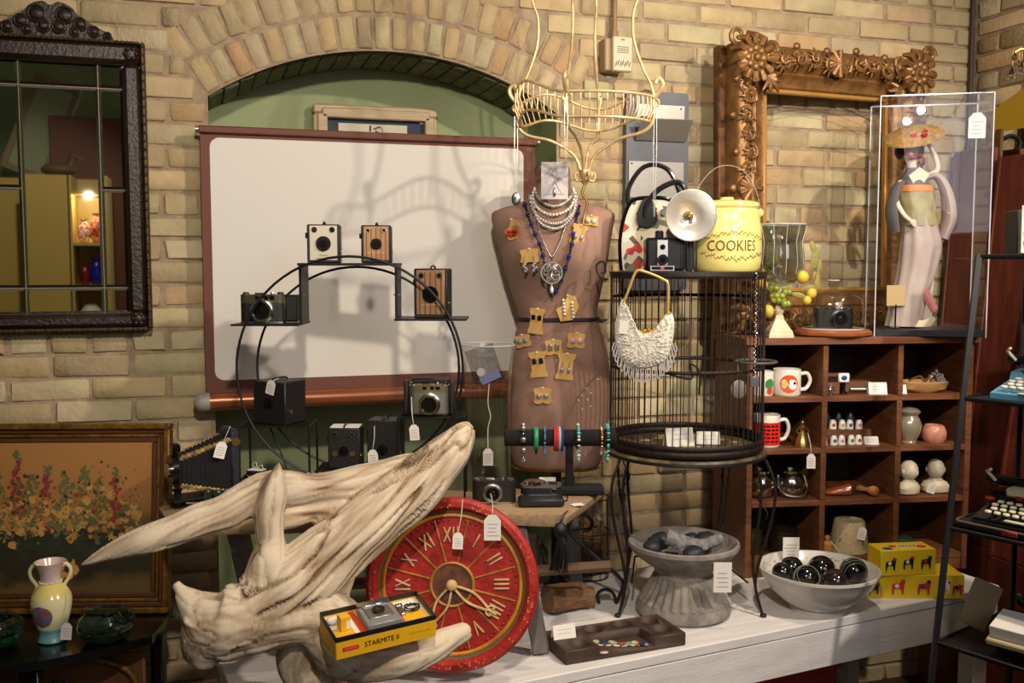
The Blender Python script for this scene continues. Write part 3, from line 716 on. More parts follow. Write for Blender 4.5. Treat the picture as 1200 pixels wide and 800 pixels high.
# ================================================================ ROUND WIRE STAND
YS = -.50
o0 = P(415, 430, YS); s = SZ(o0)
base = Vector((o0.x, o0.y, ZS))
t = thing('wheel_stand', 'black wire display stand of double hoops with stepped shelves', 'display stand', base, FACE); PXS[t.name] = s
CZ = (o0.z-ZS)/s                                     # centre height in px units
def zz(py): return CZ+(430-py)
def xx(px): return px-415
b = MB(); b.ring((0, -31, CZ), 129, 1.5, 'y', 72, 8); obj('hoop', b, IRON, t)
b = MB(); b.ring((-1, 36, CZ-5), 122, 1.5, 'y', 72, 8); obj('hoop', b, IRON, t)
def slab_px(b, x0, x1, z, th=2.2, d=67): b.box(((x0+x1)/2, 2.5, z), (x1-x0, d, th))
b = MB(); slab_px(b, xx(280), xx(357), zz(379)); obj('shelf', b, IRON, t)
b = MB(); slab_px(b, xx(357), xx(468), zz(310), 3); obj('shelf', b, IRON, t)
b = MB(); slab_px(b, xx(466), xx(548), zz(373)); obj('shelf', b, IRON, t)
for x, z0, z1 in ((357, 379, 309), (467, 373, 309)):
    b = MB(); b.box((xx(x), 3, (zz(z0)+zz(z1))/2), (3, 40, zz(z1)-zz(z0))); obj('riser', b, IRON, t)
    b = MB(); b.cyl((xx(x)-4, -10, zz(345)), (xx(x)+4, -10, zz(345)), 1, n=6); obj('rivet', b, DULL, t)
def wire_shelf(x0, x1, py, d=46, zleg=0):
    b = MB(); z = zz(py); y0, y1 = -d/2+3, d/2+3
    b.tube([(xx(x0), y0, z), (xx(x1), y0, z), (xx(x1), y1, z), (xx(x0), y1, z)], 1.2, 6, closed=True)
    o = obj('wire_shelf', b, IRON, t)
    for k in range(9):
        yy = y0+(y1-y0)*(k+.5)/9; w_ = MB(); w_.tube([(xx(x0), yy, z), (xx(x1), yy, z)], .6, 5); obj('shelf_wire', w_, IRON, o)
    for x in (x0, x1):
        for yy in (y0, y1):
            l_ = MB(); l_.tube([(xx(x), yy, z), (xx(x), yy, zleg)], 1.4, 6); obj('leg', l_, IRON, t)
wire_shelf(284, 365, 497); wire_shelf(468, 545, 487); wire_shelf(372, 470, 549)
b = MB(); b.tube([(xx(310), 15, zz(500)), (xx(325), 18, zz(540)), (xx(345), 5, 1)], 1.2, 6); obj('brace', b, IRON, t)
for x in (-40, 40):
    b = MB(); b.tube([(x, -31, CZ-123), (x, -31, 1), (x, 36, 1), (x, 36, CZ-120)], 1.3, 6); obj('foot', b, IRON, t)

# ---------------------------------------------------------------- cameras
COPF = mat('copper_deco_face', (206, 166, 126), .34, .45, (170, 128, 92), 12, stretch=(.9, .9, .01))
SILF = mat('ivory_face', (206, 198, 178), .42, .15)
def box_camera(label, p, w_, h, d, rz, face=None, lens_r=9, lens_z=.47, deco=0, finders='top', tagp=None, s=None, strap=True, group=None, name='box_camera'):
    t = pthing(name, label, 'camera', p, rz, group, s)
    b = MB(); b.box((0, 0, h/2), (w_, d, h), bev=1.2); obj('body', b, BLACK, t)
    yf = -d/2
    if face:
        b = MB(); b.box((0, yf-.3, h*.52), (w_*.84, 1, h*.9), bev=.4); fp = obj('face_plate', b, face, t)
        if deco == 1:
            for k in range(-2, 3):
                l = MB(); l.box((k*w_*.16, yf-1, h*.5), (w_*.035, .6, h*.84)); obj('stripe', l, mat('deco_dark', (122, 84, 58), .4, .4), fp)
            l = MB(); l.box((0, yf-.95, h*.27), (w_*.55, .6, h*.03)); l.box((0, yf-.95, h*.33), (w_*.4, .6, h*.025)); obj('cross_bar', l, mat('deco_light', (206, 170, 128), .35, .6), fp)
    b = MB(); b.cyl((0, yf-.5, h*lens_z), (0, yf-2.6, h*lens_z), lens_r, n=24); obj('lens_ring', b, BLKGL, t)
    b = MB(); b.cyl((0, yf-2, h*lens_z), (0, yf-3, h*lens_z), lens_r*.55, n=20); obj('lens', b, LENS, t)
    if finders:
        for sx in (-1, 1):
            zf = h*.86; b = MB(); b.cyl((sx*w_*.27, yf-.5, zf), (sx*w_*.27, yf-1.8, zf), w_*.085, n=14); fo = obj('viewfinder', b, CHROME if face is not SILF else BLKGL, t)
            b = MB(); b.cyl((sx*w_*.27, yf-1.7, zf), (sx*w_*.27, yf-2.2, zf), w_*.05, n=12); obj('finder_glass', b, LENS, fo)
        if finders == 'four':
            for sx in (-1, 1):
                b = MB(); b.cyl((sx*w_*.27, yf-.5, h*.38), (sx*w_*.27, yf-2.2, h*.38), w_*.09, n=14); obj('setting_knob', b, BRASS, t)
    if strap:
        b = MB(); b.tube(smooth_path([(0, -d*.38, h), (0, -d*.3, h+2.2), (0, 0, h+3), (0, d*.3, h+2.2), (0, d*.38, h)], 4), 1.1, 6, flat=1); obj('carry_strap', b, BLACK, t)
    b = MB(); b.cyl((-w_/2, -d*.1, h*.72), (-w_/2-3, -d*.1, h*.72), w_*.09, n=12); obj('winding_knob', b, IRON, t)
    b = MB(); b.cyl((w_/2, -d*.25, h*.3), (w_/2+1.5, -d*.25, h*.3), w_*.05, n=10); obj('shutter_lever', b, CHROME, t)
    return t
yb = -.49
zs_ = lambda px, py: P(px, py, yb)
sp = P(383, 309, YS); sp.z = ZS+(zz(310)+1.5)*s
def on_stand(px, py, dz=1.6, dy=0):                  # a spot on one of the stand's shelves
    v = Matrix.Rotation(FACE, 3, 'Z') @ Vector((xx(px), 3+dy, 0))
    return Vector((base.x+v.x*s, base.y+v.y*s, ZS+(zz(py)+dz)*s))
bc = box_camera('box camera with ivory front plate on the top shelf of the wheel stand', on_stand(382, 310), 37, 44, 40, FACE+.12, SILF, 8.5, .5, s=s)
for zz3, n3 in ((8.6, 4), (5.2, 7)):
    b = MB()
    for k in range(n3): b.box(((k-(n3-1)/2)*2.6, -21.2, zz3), (1.7, .3, 1.5))
    o = obj('worn_lettering', b, mat('face_print', (150, 140, 124), .7), bc); o['kind'] = 'stuff'
box_camera('box camera with copper deco front on the top shelf of the wheel stand', on_stand(443, 310), 34, 43, 38, FACE+.08, COPF, 6.5, .5, 1, s=s)
box_camera('box camera with copper deco front on the right shelf of the wheel stand', on_stand(508, 373, 1.2), 39, 57, 34, FACE-.1, COPF, 9.5, .48, 1, s=s)
t_ = box_camera('plain black box camera with hanging tag on the left wire shelf of the stand', on_stand(326, 497, 1.4, 2), 46, 50, 40, FACE-.42, None, 6, .5, s=s, finders=None)
price_tag(t_, (6, -21.6, 52), 17, 12, (10, -15, 54), tilt=.25)
tb = box_camera('black box camera with four small round windows on the low shelf of the stand', on_stand(404, 549, 1.4), 37, 47, 34, FACE, None, 5.5, .45, finders='four', s=s)
b = MB(); b.box((0, 0, 47.6), (34, 26, 1), bev=.3); obj('note_slip', b, WHITE, tb)
tb = box_camera('tall black box camera with a string tag on its front', on_stand(451, 549, 1.4, 2), 38, 56, 34, FACE-.1, None, 6, .4, finders=None, s=s)
price_tag(tb, (-12, -18.5, 22), 19, 12, (-10, -17.5, 50), tilt=-.05)

def camera35(label, p, w_, h, d, rz, top=CHROME, body=BLACK, lens_r=12, lens_x=0, lens_z=.42, barrel=9, top_h=.3, metal=CHROME, s=None, case=False, knobs=True, finder=True, group=None, barrelm=None):
    t = pthing('rangefinder_camera', label, 'camera', p, rz, group, s)
    def rounded(z0, z1, ww, dd):
        b = MB(); pl_ = []
        for cx, a0 in ((ww/2-dd/2, -90), (-ww/2+dd/2, 90)):
            for k in range(9): pl_.append((cx+dd/2*math.cos(R(a0+22.5*k)), dd/2*math.sin(R(a0+22.5*k))))
        b.slab(pl_, z0, z1); return b
    obj('body', rounded(h*.06, h*(1-top_h), w_, d), body, t)
    obj('base_plate', rounded(0, h*.06, w_*1.01, d*1.02), metal, t)
    b = rounded(h*(1-top_h), h*.97, w_*1.0, d*1.02); tp_ = obj('top_plate', b, top, t)
    if finder:
        for x_ in (-.1, .08, .22):
            b = MB(); b.box((w_*x_, -d/2-.4, h*(1-top_h*.45)), (w_*.1, 1, h*top_h*.42), bev=.2); obj('finder_window', b, LENS, tp_)
    if knobs:
        for x_, r_ in ((-.38, .075), (.38, .075), (.2, .04)):
            b = MB(); b.lathe([(w_*r_, 0), (w_*r_, h*.07), (w_*r_*.8, h*.09), (0, h*.09)], 14, c=(w_*x_, 0, h*.965)); obj('knob', b, metal, tp_)
        b = MB(); b.box((-w_*.08, 0, h*1.0), (w_*.2, d*.4, h*.06), bev=.5); obj('accessory_shoe', b, metal, tp_)
    x0 = w_*lens_x; z0 = h*lens_z
    mrot = Matrix.Rotation(PI/2, 4, 'X')
    b = MB(); b.lathe([(lens_r*1.12, 0), (lens_r*1.12, barrel*.25), (lens_r, barrel*.28), (lens_r, barrel*.55), (lens_r*.93, barrel*.58), (lens_r*.93, barrel*.8), (lens_r*.98, barrel*.82), (lens_r*.98, barrel), (lens_r*.8, barrel), (lens_r*.7, barrel*.8)], 28, mtx=mrot)
    b.xf(Matrix.Translation((x0, -d/2, z0))); lb = obj('lens_barrel', b, barrelm or metal, t)
    b = MB(); b.lathe([(lens_r*.78, barrel*.82), (lens_r*.45, barrel*.74)], 24, mtx=mrot); b.xf(Matrix.Translation((x0, -d/2, z0))); obj('inner_ring', b, BLKGL, lb)
    b = MB(); b.sph((x0, -d/2-barrel*.7, z0), (lens_r*.45, 1.5, lens_r*.45), 16, 8); obj('lens_glass', b, LENS, lb)
    return t
GUN = mat('olive_grey_plate', (104, 96, 80), .35, .7)
t = camera35('black and chrome rangefinder camera with open case on left shelf of wheel stand', on_stand(311, 379, 1.2, -6), 52, 34, 15, FACE+.05, GUN, BLACK, 12.5, 0, .42, 10, .32, s=s)
b = MB(); b.box((33, 3, 17), (15, 18, 31), bev=2); cs = obj('half_case', b, BLACK, t)
for x_ in (25.5, 40.5):
    b = MB(); b.box((x_, -6.6, 17), (1.6, 1, 29), bev=.3); obj('chrome_strip', b, CHROME, cs)
TANM = mat('champagne_metal', (190, 172, 138), .3, .9)
t = camera35('chrome and champagne camera with raised finder on right wire shelf of the stand', on_stand(503, 487, 1.4, -4), 48, 36, 16, FACE, TANM, DULL, 11.3, .02, .38, 14, .25, s=s)
b = MB(); b.box((2, 4, 40), (44, 12, 6), bev=1.5); obj('open_case_flap', b, BLACK, t)
for sx in (-1, 1):
    b = MB(); b.box((sx*27, 2, 20), (5, 18, 40), bev=1.5); obj('case_side', b, BLACK, t)
price_tag(t, (-16, -27, -8), 18, 11, (-20, -12, 22), tilt=-.08, via=(-18, -26, 4))

# cameras at the left end of the plank
def on_plank(px, py): return PZ(px, py, ZS)+Vector((0, 0, .0012))
pb = on_plank(255, 588)
t = pthing('folding_camera', 'old folding camera with black bellows edged in tan standing on the plank', 'camera', pb, FACE-.95)
# local: bellows run along -y
b = MB(); b.box((0, 16, 44), (40, 12, 84), bev=3); obj('body', b, mat('navy_leather', (30, 32, 44), .5, bump=.3, bscale=200), t)
b = MB(); b.lathe([(3, 0), (5, 1), (5, 2), (2, 2)], 14, mtx=Matrix.Rotation(PI/2, 4, 'Y')); b.xf(Matrix.Translation((20, 16, 72))); obj('winder', b, BRASS, t)
b = MB(); b.box((0, -22, 10), (34, 66, 4), bev=1); obj('bed', b, IRON, t)
bb = MB(); ta = MB(); nf = 11
for k in range(nf):
    u0, u1 = k/nf, (k+1)/nf
    for (u, o_) in ((u0, 0), ((u0+u1)/2, 2.4)):
        pass
rings = []
for k in range(2*nf+1):
    u = k/(2*nf); hw = (17-8*u)+(1.8 if k % 2 else 0); zc = 44-2*u; hh = (32-15*u)+(1.8 if k % 2 else 0); y = 10-54*u
    rings.append([(-hw, y, zc-hh), (hw, y, zc-hh), (hw, y, zc+hh), (-hw, y, zc+hh)])
bb._add([v for r_ in rings for v in r_], [(4*i+j, 4*i+(j+1) % 4, 4*i+4+(j+1) % 4, 4*i+4+j) for i in range(2*nf) for j in range(4)])
bl = obj('bellows', bb, mat('bellows_black', (20, 20, 22), .7), t, 0)
TAN = mat('worn_tan_edge', (196, 164, 104), .7, c2=(60, 50, 36), scale=60)
for cz, sx in ((1, 1), (1, -1), (-1, 1), (-1, -1)):
    e_ = MB(); pts = []
    for k in range(2*nf+1):
        r_ = rings[k][{(1, 1): 2, (1, -1): 3, (-1, 1): 1, (-1, -1): 0}[(cz, sx)]]; pts.append((r_[0]+sx*.3, r_[1], r_[2]-cz*2))
    e_.tube(pts, 3.0, 6); obj('bellows_edge', e_, TAN, bl)
b = MB(); b.box((0, -46, 43), (22, 4, 44), bev=1); fs_ = obj('front_standard', b, IRON, t)
b = MB(); b.cyl((0, -48, 44), (0, -54, 44), 17, n=24); obj('lens_board', b, BLKGL, fs_)
b = MB(); b.cyl((0, -53, 44), (0, -58, 44), 8, n=20); obj('lens', b, CHROME, fs_)
b = MB(); b.box((0, -47, 68), (12, 9, 12), bev=2); obj('reflex_finder', b, BLKGL, fs_)
b = MB(); b.lathe([(9, 0), (9, 3), (4, 6), (4, 14), (6, 18)], 14, c=(0, -46, 3)); obj('stand_foot', b, IRON, t)
price_tag(t, (23, 0, 74), 19, 13, (14, 12, 90), tilt=.3, face=PI/2)
b = MB(); b.box((0, 0, -.0), (1, 1, 1)); 
ps = on_plank(309, 581)
t = camera35('small black camera with chrome lens behind the driftwood spike on the plank', ps, 44, 30, 22, FACE-.5, BLACK, BLACK, 8, -.25, .62, 6, .25, knobs=False, finder=False)
b = MB(); b.box((-8, -2, 30.5), (18, 12, .8), rz=.2); nt_ = obj('paper_note', b, WHITE, t)
b = MB(); b.tube(smooth_path([(-8, -2, 31), (-14, -3, 36), (-8, -3, 39), (-6, -3, 33), (0, -3, 37), (2, -3, 33), (-6, -2, 31)], 5), .5, 5); obj('string_bow', b, CORD, nt_)
t = camera35('small all chrome camera in front of the folding camera on the plank', on_plank(258, 601), 40, 26, 14, FACE-.25, CHROME, DULL, 8.5, -.05, .3, 9, .45)
b = MB(); pz = on_plank(225, 596)
t = pthing('camera_platform', 'thin black wire platform under the folding camera front', 'small stand', pz, FACE)
b = MB(); b.box((0, 0, 10), (40, 18, 1.6), bev=.4); obj('platform', b, IRON, t)
for x_ in (-18, 18):
    b = MB(); b.tube([(x_, 0, 10), (x_, 0, 0)], 1, 6); obj('leg', b, IRON, t)

# cameras at the right part of the plank
t = camera35('black and chrome camera with large tag on the plank edge beside the glass cylinder', on_plank(579, 588), 51, 27, 18, FACE, BLACK, BLACK, 10.2, -.03, .46, 8, .18, barrelm=SILVER, finder=False)
q_ = (Matrix.Rotation(-FACE, 3, 'Z') @ (P(577, 603, -.885)-Vector(t.location)))/PXS[t.name]; v_ = (Matrix.Rotation(-FACE, 3, 'Z') @ (P(577, 590, -.88)-Vector(t.location)))/PXS[t.name]; price_tag(t, q_, 28, 18, (-4, -19, 14), via=v_)
t = camera35('silver topped camera lying on a black leather case by the bracelet stand', on_plank(634, 588)+Vector((0, 0, 10*SZ(on_plank(634, 588)))), 48, 12, 22, FACE+.02, DULL, BLACK, 3, .3, .4, 2, .3, knobs=False, finder=False)
t['label'] = 'silver topped camera lying flat on a black leather case on the plank'
b = MB(); b.lathe([(13, 0), (13, 2.5), (9, 3.5), (0, 3.5)], 22, c=(-8, 0, 12)); obj('top_dial', b, CHROME, t)
b = MB(); b.box((14, -2, 12.6), (10, 8, 1.4), bev=.3); obj('finder_plate', b, BLKGL, t)
q_ = on_plank(634, 592); t = pthing('camera_case', 'flat black leather camera case under the silver topped camera', 'case', q_, FACE+.05)
b = MB(); b.box((0, 0, 5), (53, 26, 9.6), bev=2.5); obj('case_body', b, BLACK, t)
b = MB(); b.tube(smooth_path([(25, -8, 6), (29, -12, 8), (30, -8, 14), (27, -4, 16), (29, 4, 8)], 5), .8, 6); obj('strap', b, BLKGL, t)
card('white price card standing behind the silver topped camera', on_plank(646, 578)+Vector((0, .03, 0)), .045, .036, FACE)
b = MB(); b.slab([(-.016, -.01), (.016, -.012), (.018, .008), (.0, .014), (-.014, .008)], 0, .001); tag(obj('price_slip', b, WHITE, None, loc=on_plank(676, 592)+Vector((0, 0, .0005)), rot=(0, 0, .2)), 'loose white price slip lying on the plank end', 'slip')
# ================================================================ DRIFTWOOD
from mathutils import noise
DW = bpy.data.materials.new('bleached_driftwood'); DW.use_nodes = True; nt = DW.node_tree; bs = nt.nodes['Principled BSDF']; bs.inputs['Roughness'].default_value = .85
at_ = nt.nodes.new('ShaderNodeAttribute'); at_.attribute_name = 'grain'; at_.attribute_type = 'GEOMETRY'
rp = nt.nodes.new('ShaderNodeValToRGB'); nt.links.new(at_.outputs['Fac'], rp.inputs[0]); e = rp.color_ramp.elements
e[0].position = .1; e[0].color = lin((112, 84, 60)); e[1].position = .75; e[1].color = lin((208, 192, 168)); n_ = e.new(.4); n_.color = lin((170, 148, 122))
nt.links.new(rp.outputs[0], bs.inputs['Base Color'])
tcd = nt.nodes.new('ShaderNodeTexCoord'); nzd = nt.nodes.new('ShaderNodeTexNoise'); nzd.inputs['Scale'].default_value = 120; nt.links.new(tcd.outputs['Object'], nzd.inputs['Vector'])
bpd = nt.nodes.new('ShaderNodeBump'); bpd.inputs['Strength'].default_value = .25; bpd.inputs['Distance'].default_value = .003; nt.links.new(nzd.outputs[0], bpd.inputs['Height']); nt.links.new(bpd.outputs[0], bs.inputs['Normal'])
# limbs: (px, py, Y, radius px, flatness)
LIMBS = [
    [(93, 663, -.93, 2.5), (112, 655, -.93, 7), (150, 640, -.93, 14), (185, 628, -.93, 16), (225, 612, -.92, 19), (262, 600, -.91, 21), (292, 585, -.90, 23), (322, 572, -.89, 24), (365, 572, -.87, 20), (410, 567, -.85, 19), (450, 556, -.84, 18), (485, 543, -.82, 13), (505, 535, -.81, 8)],
    [(327, 540, -.93, 2.5), (323, 556, -.93, 10), (317, 580, -.93, 18), (314, 605, -.93, 17), (316, 635, -.93, 18), (314, 660, -.94, 25), (318, 690, -.94, 36)],
    [(300, 712, -.94, 42), (340, 688, -.94, 42), (375, 660, -.93, 40), (410, 630, -.92, 37), (445, 602, -.90, 36), (480, 572, -.88, 33), (510, 545, -.86, 29), (532, 522, -.85, 22), (547, 504, -.84, 13), (553, 498, -.84, 7)],
    [(206, 683, -.95, 4), (212, 694, -.95, 9), (228, 712, -.95, 24), (250, 728, -.95, 44), (290, 726, -.95, 40), (330, 722, -.95, 36), (365, 720, -.95, 36), (390, 735, -.95, 40), (405, 768, -1.0, 32), (440, 776, -1.06, 22), (478, 770, -1.08, 20), (508, 760, -1.07, 16), (532, 748, -1.05, 11), (546, 739, -1.03, 9)],
    [(250, 728, -.95, 42), (238, 760, -.95, 28), (236, 778, -.95, 19)],
    [(355, 740, -.92, 30), (350, 775, -.90, 26), (362, 798, -.90, 28), (400, 792, -.93, 26)],
    [(400, 640, -.86, 20), (398, 672, -.88, 17), (385, 700, -.91, 22)],
    [(455, 600, -.84, 16), (430, 596, -.86, 14), (370, 600, -.88, 12), (330, 610, -.90, 12)],
]
segs = []; db = MB()
for li, L in enumerate(LIMBS):
    pts = smooth_path([(*P(x, y, Y), r_*SZ(P(x, y, Y))) for x, y, Y, r_ in L], 12)
    P3 = [Vector(q[:3]) for q in pts]; RR = [max(.003, q[3]) for q in pts]
    db.tube(P3, RR, 14)
    acc = 0
    for a, c, r0 in zip(P3[:-1], P3[1:], RR): segs.append((a, c, r0, li, acc)); acc += (c-a).length
# squash the split plank limb front to back happens through its own ellipse below
tmp = obj('driftwood', db, DW, None)
md = tmp.modifiers.new('fuse', 'REMESH'); md.mode = 'VOXEL'; md.voxel_size = .0042
dg = bpy.context.evaluated_depsgraph_get(); me = bpy.data.meshes.new_from_object(tmp.evaluated_get(dg))
bpy.data.objects.remove(tmp, do_unlink=True)
bm = bmesh.new(); bm.from_mesh(me)
for _ in range(3): bmesh.ops.smooth_vert(bm, verts=bm.verts, factor=.5, use_axis_x=True, use_axis_y=True, use_axis_z=True)
bm.normal_update(); grain = []
lo = min(v.co.z for v in bm.verts)
news = []
import numpy as np
V = np.array([v.co[:] for v in bm.verts]); A = np.array([s_[0][:] for s_ in segs]); Bv = np.array([s_[1][:] for s_ in segs])-A
Rr = np.array([s_[2] for s_ in segs])+.004; LI = np.array([s_[3] for s_ in segs]); AC = np.array([s_[4] for s_ in segs]); LN = np.linalg.norm(Bv, axis=1)
AXP = np.zeros_like(V); LIV = np.zeros(len(V), int); SLV = np.zeros(len(V))
for i0 in range(0, len(V), 2000):
    v_ = V[i0:i0+2000, None, :]; u_ = np.clip(((v_-A)*Bv).sum(2)/(LN**2), 0, 1); ap = A+u_[..., None]*Bv; d_ = np.linalg.norm(v_-ap, axis=2)/Rr; j_ = d_.argmin(1); r_ = np.arange(len(j_))
    AXP[i0:i0+2000] = ap[r_, j_]; LIV[i0:i0+2000] = LI[j_]; SLV[i0:i0+2000] = AC[j_]+LN[j_]*u_[r_, j_]
for vi, v in enumerate(bm.verts):
    ax, li, sl = Vector(AXP[vi]), int(LIV[vi]), float(SLV[vi]); pk = li == 2
    off = v.co-ax
    q_ = off+Vector((sl*.10, sl*.07+li*3.1, -sl*.09))         # grain runs along the limb
    g1 = noise.noise(q_*34); g2 = noise.noise(q_*110+Vector((7, 3, 1))); g3 = noise.noise(v.co*13)
    crack = max(0, 1-abs(noise.noise(q_*(30 if pk else 22)+Vector((3, 9, 2))))*(7 if pk else 12))
    if pk or li in (0, 7): amp = .011 if pk else .005
    else: amp = .003
    news.append(v.co+v.normal*(-amp*crack+.0045*g1+.0012*g2+.009*g3))
    grain.append(max(0, min(1, .60-.5*crack*(1 if pk else .5)+.38*g1+.30*g2+.30*g3)))
for v, c in zip(bm.verts, news): v.co = c
bm.to_mesh(me); bm.free()
gat = me.attributes.new('grain', 'FLOAT', 'POINT'); gat.data.foreach_set('value', grain)
zmin = min(v.co.z for v in me.vertices); c0 = P(300, 740, -.95); org = Vector((c0.x, c0.y, ZB))
for v in me.vertices:                                # seat the underside on the bench
    if v.co.z < ZB+.001: v.co.z = ZB+.001+(v.co.z-ZB)*.05
    v.co -= org
me.materials.clear(); me.materials.append(DW); me.shade_smooth()
t = thing('driftwood', 'large bleached branching driftwood piece resting on the white bench', 'driftwood', org)
o = bpy.data.objects.new('trunk', me); COL.objects.link(o); o.parent = t
# dark knot holes
b = MB()
HOLE = mat('knot_hole', (38, 26, 20), .9)
for (x, y, Y, r_) in ((213, 722, -1.035, 5), (394, 739, -1.05, 3.5)):
    pass

# ---------------------------------------------------------------- yellow camera kit box on the driftwood arm
KY = mat('kit_yellow', (232, 176, 30), .45); KB = mat('kit_black', (22, 20, 20), .5); KR = mat('kit_orange_red', (214, 74, 40), .5); KW = mat('kit_white', (232, 226, 210), .6)
pB = P(443, 743, -1.095); sB = SZ(pB)
t = thing('camera_kit_box', 'open yellow camera kit box with black rim resting on the driftwood arm', 'box', pB, 0); PXS[t.name] = sB
t.rotation_euler = (R(9), R(-3.5), R(9))
W_, H_, D_ = 119, 26, 62
b = MB(); b.box((0, 0, H_*.42), (W_, 1.5, H_*.84)); b.xf(Matrix.Translation((0, -D_/2, 0))); fr_ = obj('front_panel', b, KY, t)
for x_ in (-1, 1):
    b = MB(); b.box((x_*W_/2, 0, H_*.42), (1.5, D_, H_*.84)); obj('side_panel', b, KY, t)
b = MB(); b.box((0, D_/2, H_*.42), (W_, 1.5, H_*.84)); obj('back_panel', b, KY, t)
b = MB(); b.box((0, 0, .8), (W_, D_, 1.6)); obj('bottom', b, KY, t)
for c, d in (((0, -D_/2, H_*.92), (W_, 1.6, H_*.22)), ((0, D_/2, H_*.92), (W_, 1.6, H_*.22)), ((-W_/2, 0, H_*.92), (1.6, D_, H_*.22)), ((W_/2, 0, H_*.92), (1.6, D_, H_*.22))):
    b = MB(); b.box(c, d); obj('black_rim', b, KB, t)
b = MB(); b.box((0, 0, H_*.72), (W_-3, D_-3, 1.5)); tr_ = obj('insert_tray', b, KW, t)
for x0, x1, m_ in ((-27, -20, KR), (23, 28, KR)):
    b = MB(); b.box(((x0+x1)/2, 0, H_*.72+1), (x1-x0, D_-4, .8)); obj('orange_stripe', b, m_, tr_)
b = MB(); b.box((42, -14, H_*.72+1), (26, 28, .8)); obj('yellow_patch', b, KY, tr_)
b = MB(); b.box((-44, -14, H_*.72+1), (22, 24, .8)); obj('yellow_patch', b, KY, tr_)
b = MB(); b.box((-43, -D_/2-1.0, H_*.42), (19, .5, 5)); rl = obj('red_label', b, mat('label_red', (206, 50, 36), .5), fr_)
b = MB()
for k in range(5): b.box((-49+k*3, -D_/2-1.4, H_*.42), (1.8, .3, 2.2))
o = obj('worn_lettering', b, mat('pale_red_print', (226, 110, 80), .5), rl); o['kind'] = 'stuff'
lettering('product_lettering', 'STARMITE II', 9, KB, fr_, (-6, -D_/2-1.1, H_*.42), ext=.15, sx=.88)
b = MB()
for k in range(8): b.box((28+k*3.4, -D_/2-1.0, H_*.44), (2, .3, 2.4))
o = obj('worn_lettering', b, mat('faint_gold_print', (206, 156, 40), .5), fr_); o['kind'] = 'stuff'
mB = t.matrix_basis.copy()
from mathutils import Euler
RB = Euler(t.rotation_euler).to_matrix()
def inbox(x, y, z): return pB+RB @ (Vector((x, y, z))*sB)
def boxed(name, label, cat, x, y, z, rz=0):
    t2 = thing(name, label, cat, inbox(x, y, z)); PXS[t2.name] = sB; t2.rotation_euler = (RB @ Matrix.Rotation(rz, 3, 'Z')).to_euler(); return t2
zt = H_*.72+1.6
t = boxed('snapshot_camera', 'grey and black snapshot camera lying in the yellow kit box', 'camera', 1, -3, zt)
b = MB(); b.box((0, -2, 4.5), (42, 40, 9), bev=1.5); obj('body', b, mat('light_grey_body', (128, 128, 126), .4), t)
b = MB(); b.box((0, 2, 9.5), (30, 26, 2), bev=.6); fp = obj('face_plate', b, DULL, t)
b = MB(); b.box((-1, 20, 8), (40, 11, 10), bev=1); fl_ = obj('flash_bar', b, CHROME, t)
b = MB(); b.box((10, 20, 13.3), (14, 8, .8)); obj('viewfinder', b, mat('finder_dark', (60, 62, 64), .15), fl_)
b = MB(); b.cyl((0, 3, 10), (0, 3, 13), 7.5, n=22); ln = obj('lens_ring', b, BLKGL, t)
b = MB(); b.cyl((0, 3, 12.6), (0, 3, 13.4), 3.6, n=18); obj('lens', b, LENS, ln)
t = boxed('film_carton', 'small yellow film carton standing in the yellow kit box', 'carton', -42, -4, zt, .1)
b = MB(); b.box((0, 0, 8.5), (12, 12, 17), bev=.4); ct = obj('carton_body', b, KY, t)
b = MB(); b.box((3, -6.2, 7), (5, .4, 10)); obj('white_print', b, KW, ct)
t = boxed('flash_bulb_pack', 'white round flash bulb sleeve beside the film carton in the kit box', 'flash bulbs', -51, 12, zt)
b = MB(); b.sph((0, 0, 4), (7, 7, 4), 16, 8); obj('sleeve', b, KW, t)
t = boxed('flash_cable', 'coiled black flash cable with chrome clip in the yellow kit box', 'cable', 44, 4, zt)
b = MB(); b.tube(smooth_path([(8*math.cos(k*1.1)+rnd.uniform(-2, 2), 7*math.sin(k*1.1)+rnd.uniform(-2, 2), 1.2+k*.25) for k in range(18)], 4), .8, 5); obj('cable', b, BLKGL, t)
b = MB(); b.box((-14, -2, 2), (7, 18, 4), bev=1); b.box((-14, 8, 3), (10, 5, 5), bev=1); obj('clip', b, CHROME, t)

# ================================================================ RED ROMAN NUMERAL CLOCK
cC = P(530, 684, -.825); sC = SZ(cC)
t = thing('roman_clock', 'round red clock with gilt roman numerals leaning on the plank bench', 'clock', cC, 0); PXS[t.name] = sC
t.rotation_euler = (R(-7), R(2), FACE-.03)
CRED = mat('clock_red', (172, 36, 26), .5, c2=(140, 26, 22), scale=40, bump=.3, bscale=90)
CRIM = mat('clock_rim_red', (176, 44, 34), .5, c2=(150, 30, 26), scale=30, bump=.4, bscale=100)
CGLD = mat('clock_gilt', (190, 140, 62), .5, .25, (150, 100, 40), 40)
CCRM = mat('numeral_cream', (214, 186, 134), .6, c2=(180, 148, 98), scale=40)
CGRN = mat('clock_green', (86, 88, 44), .55, c2=(120, 70, 44), scale=12)
mY = Matrix.Rotation(PI/2, 4, 'X')
def disc(prof, m, nm, par=t, n=64): b = MB(); b.lathe(prof, n, mtx=mY); return obj(nm, b, m, par)
disc([(100, -4), (101.5, 0), (101, 7), (97, 11), (91, 11), (88, 7), (86, 3), (86, -4)], CRIM, 'outer_rim')
disc([(86.5, 0), (86.5, 4.5), (82, 2.5), (82, -2)], CGRN, 'green_band')
disc([(82.5, 0), (82.5, 4.2), (80, 5), (78.5, 3.6), (78.5, -1)], mat('clock_yellow', (206, 150, 44), .5, c2=(170, 90, 34), scale=14), 'yellow_band')
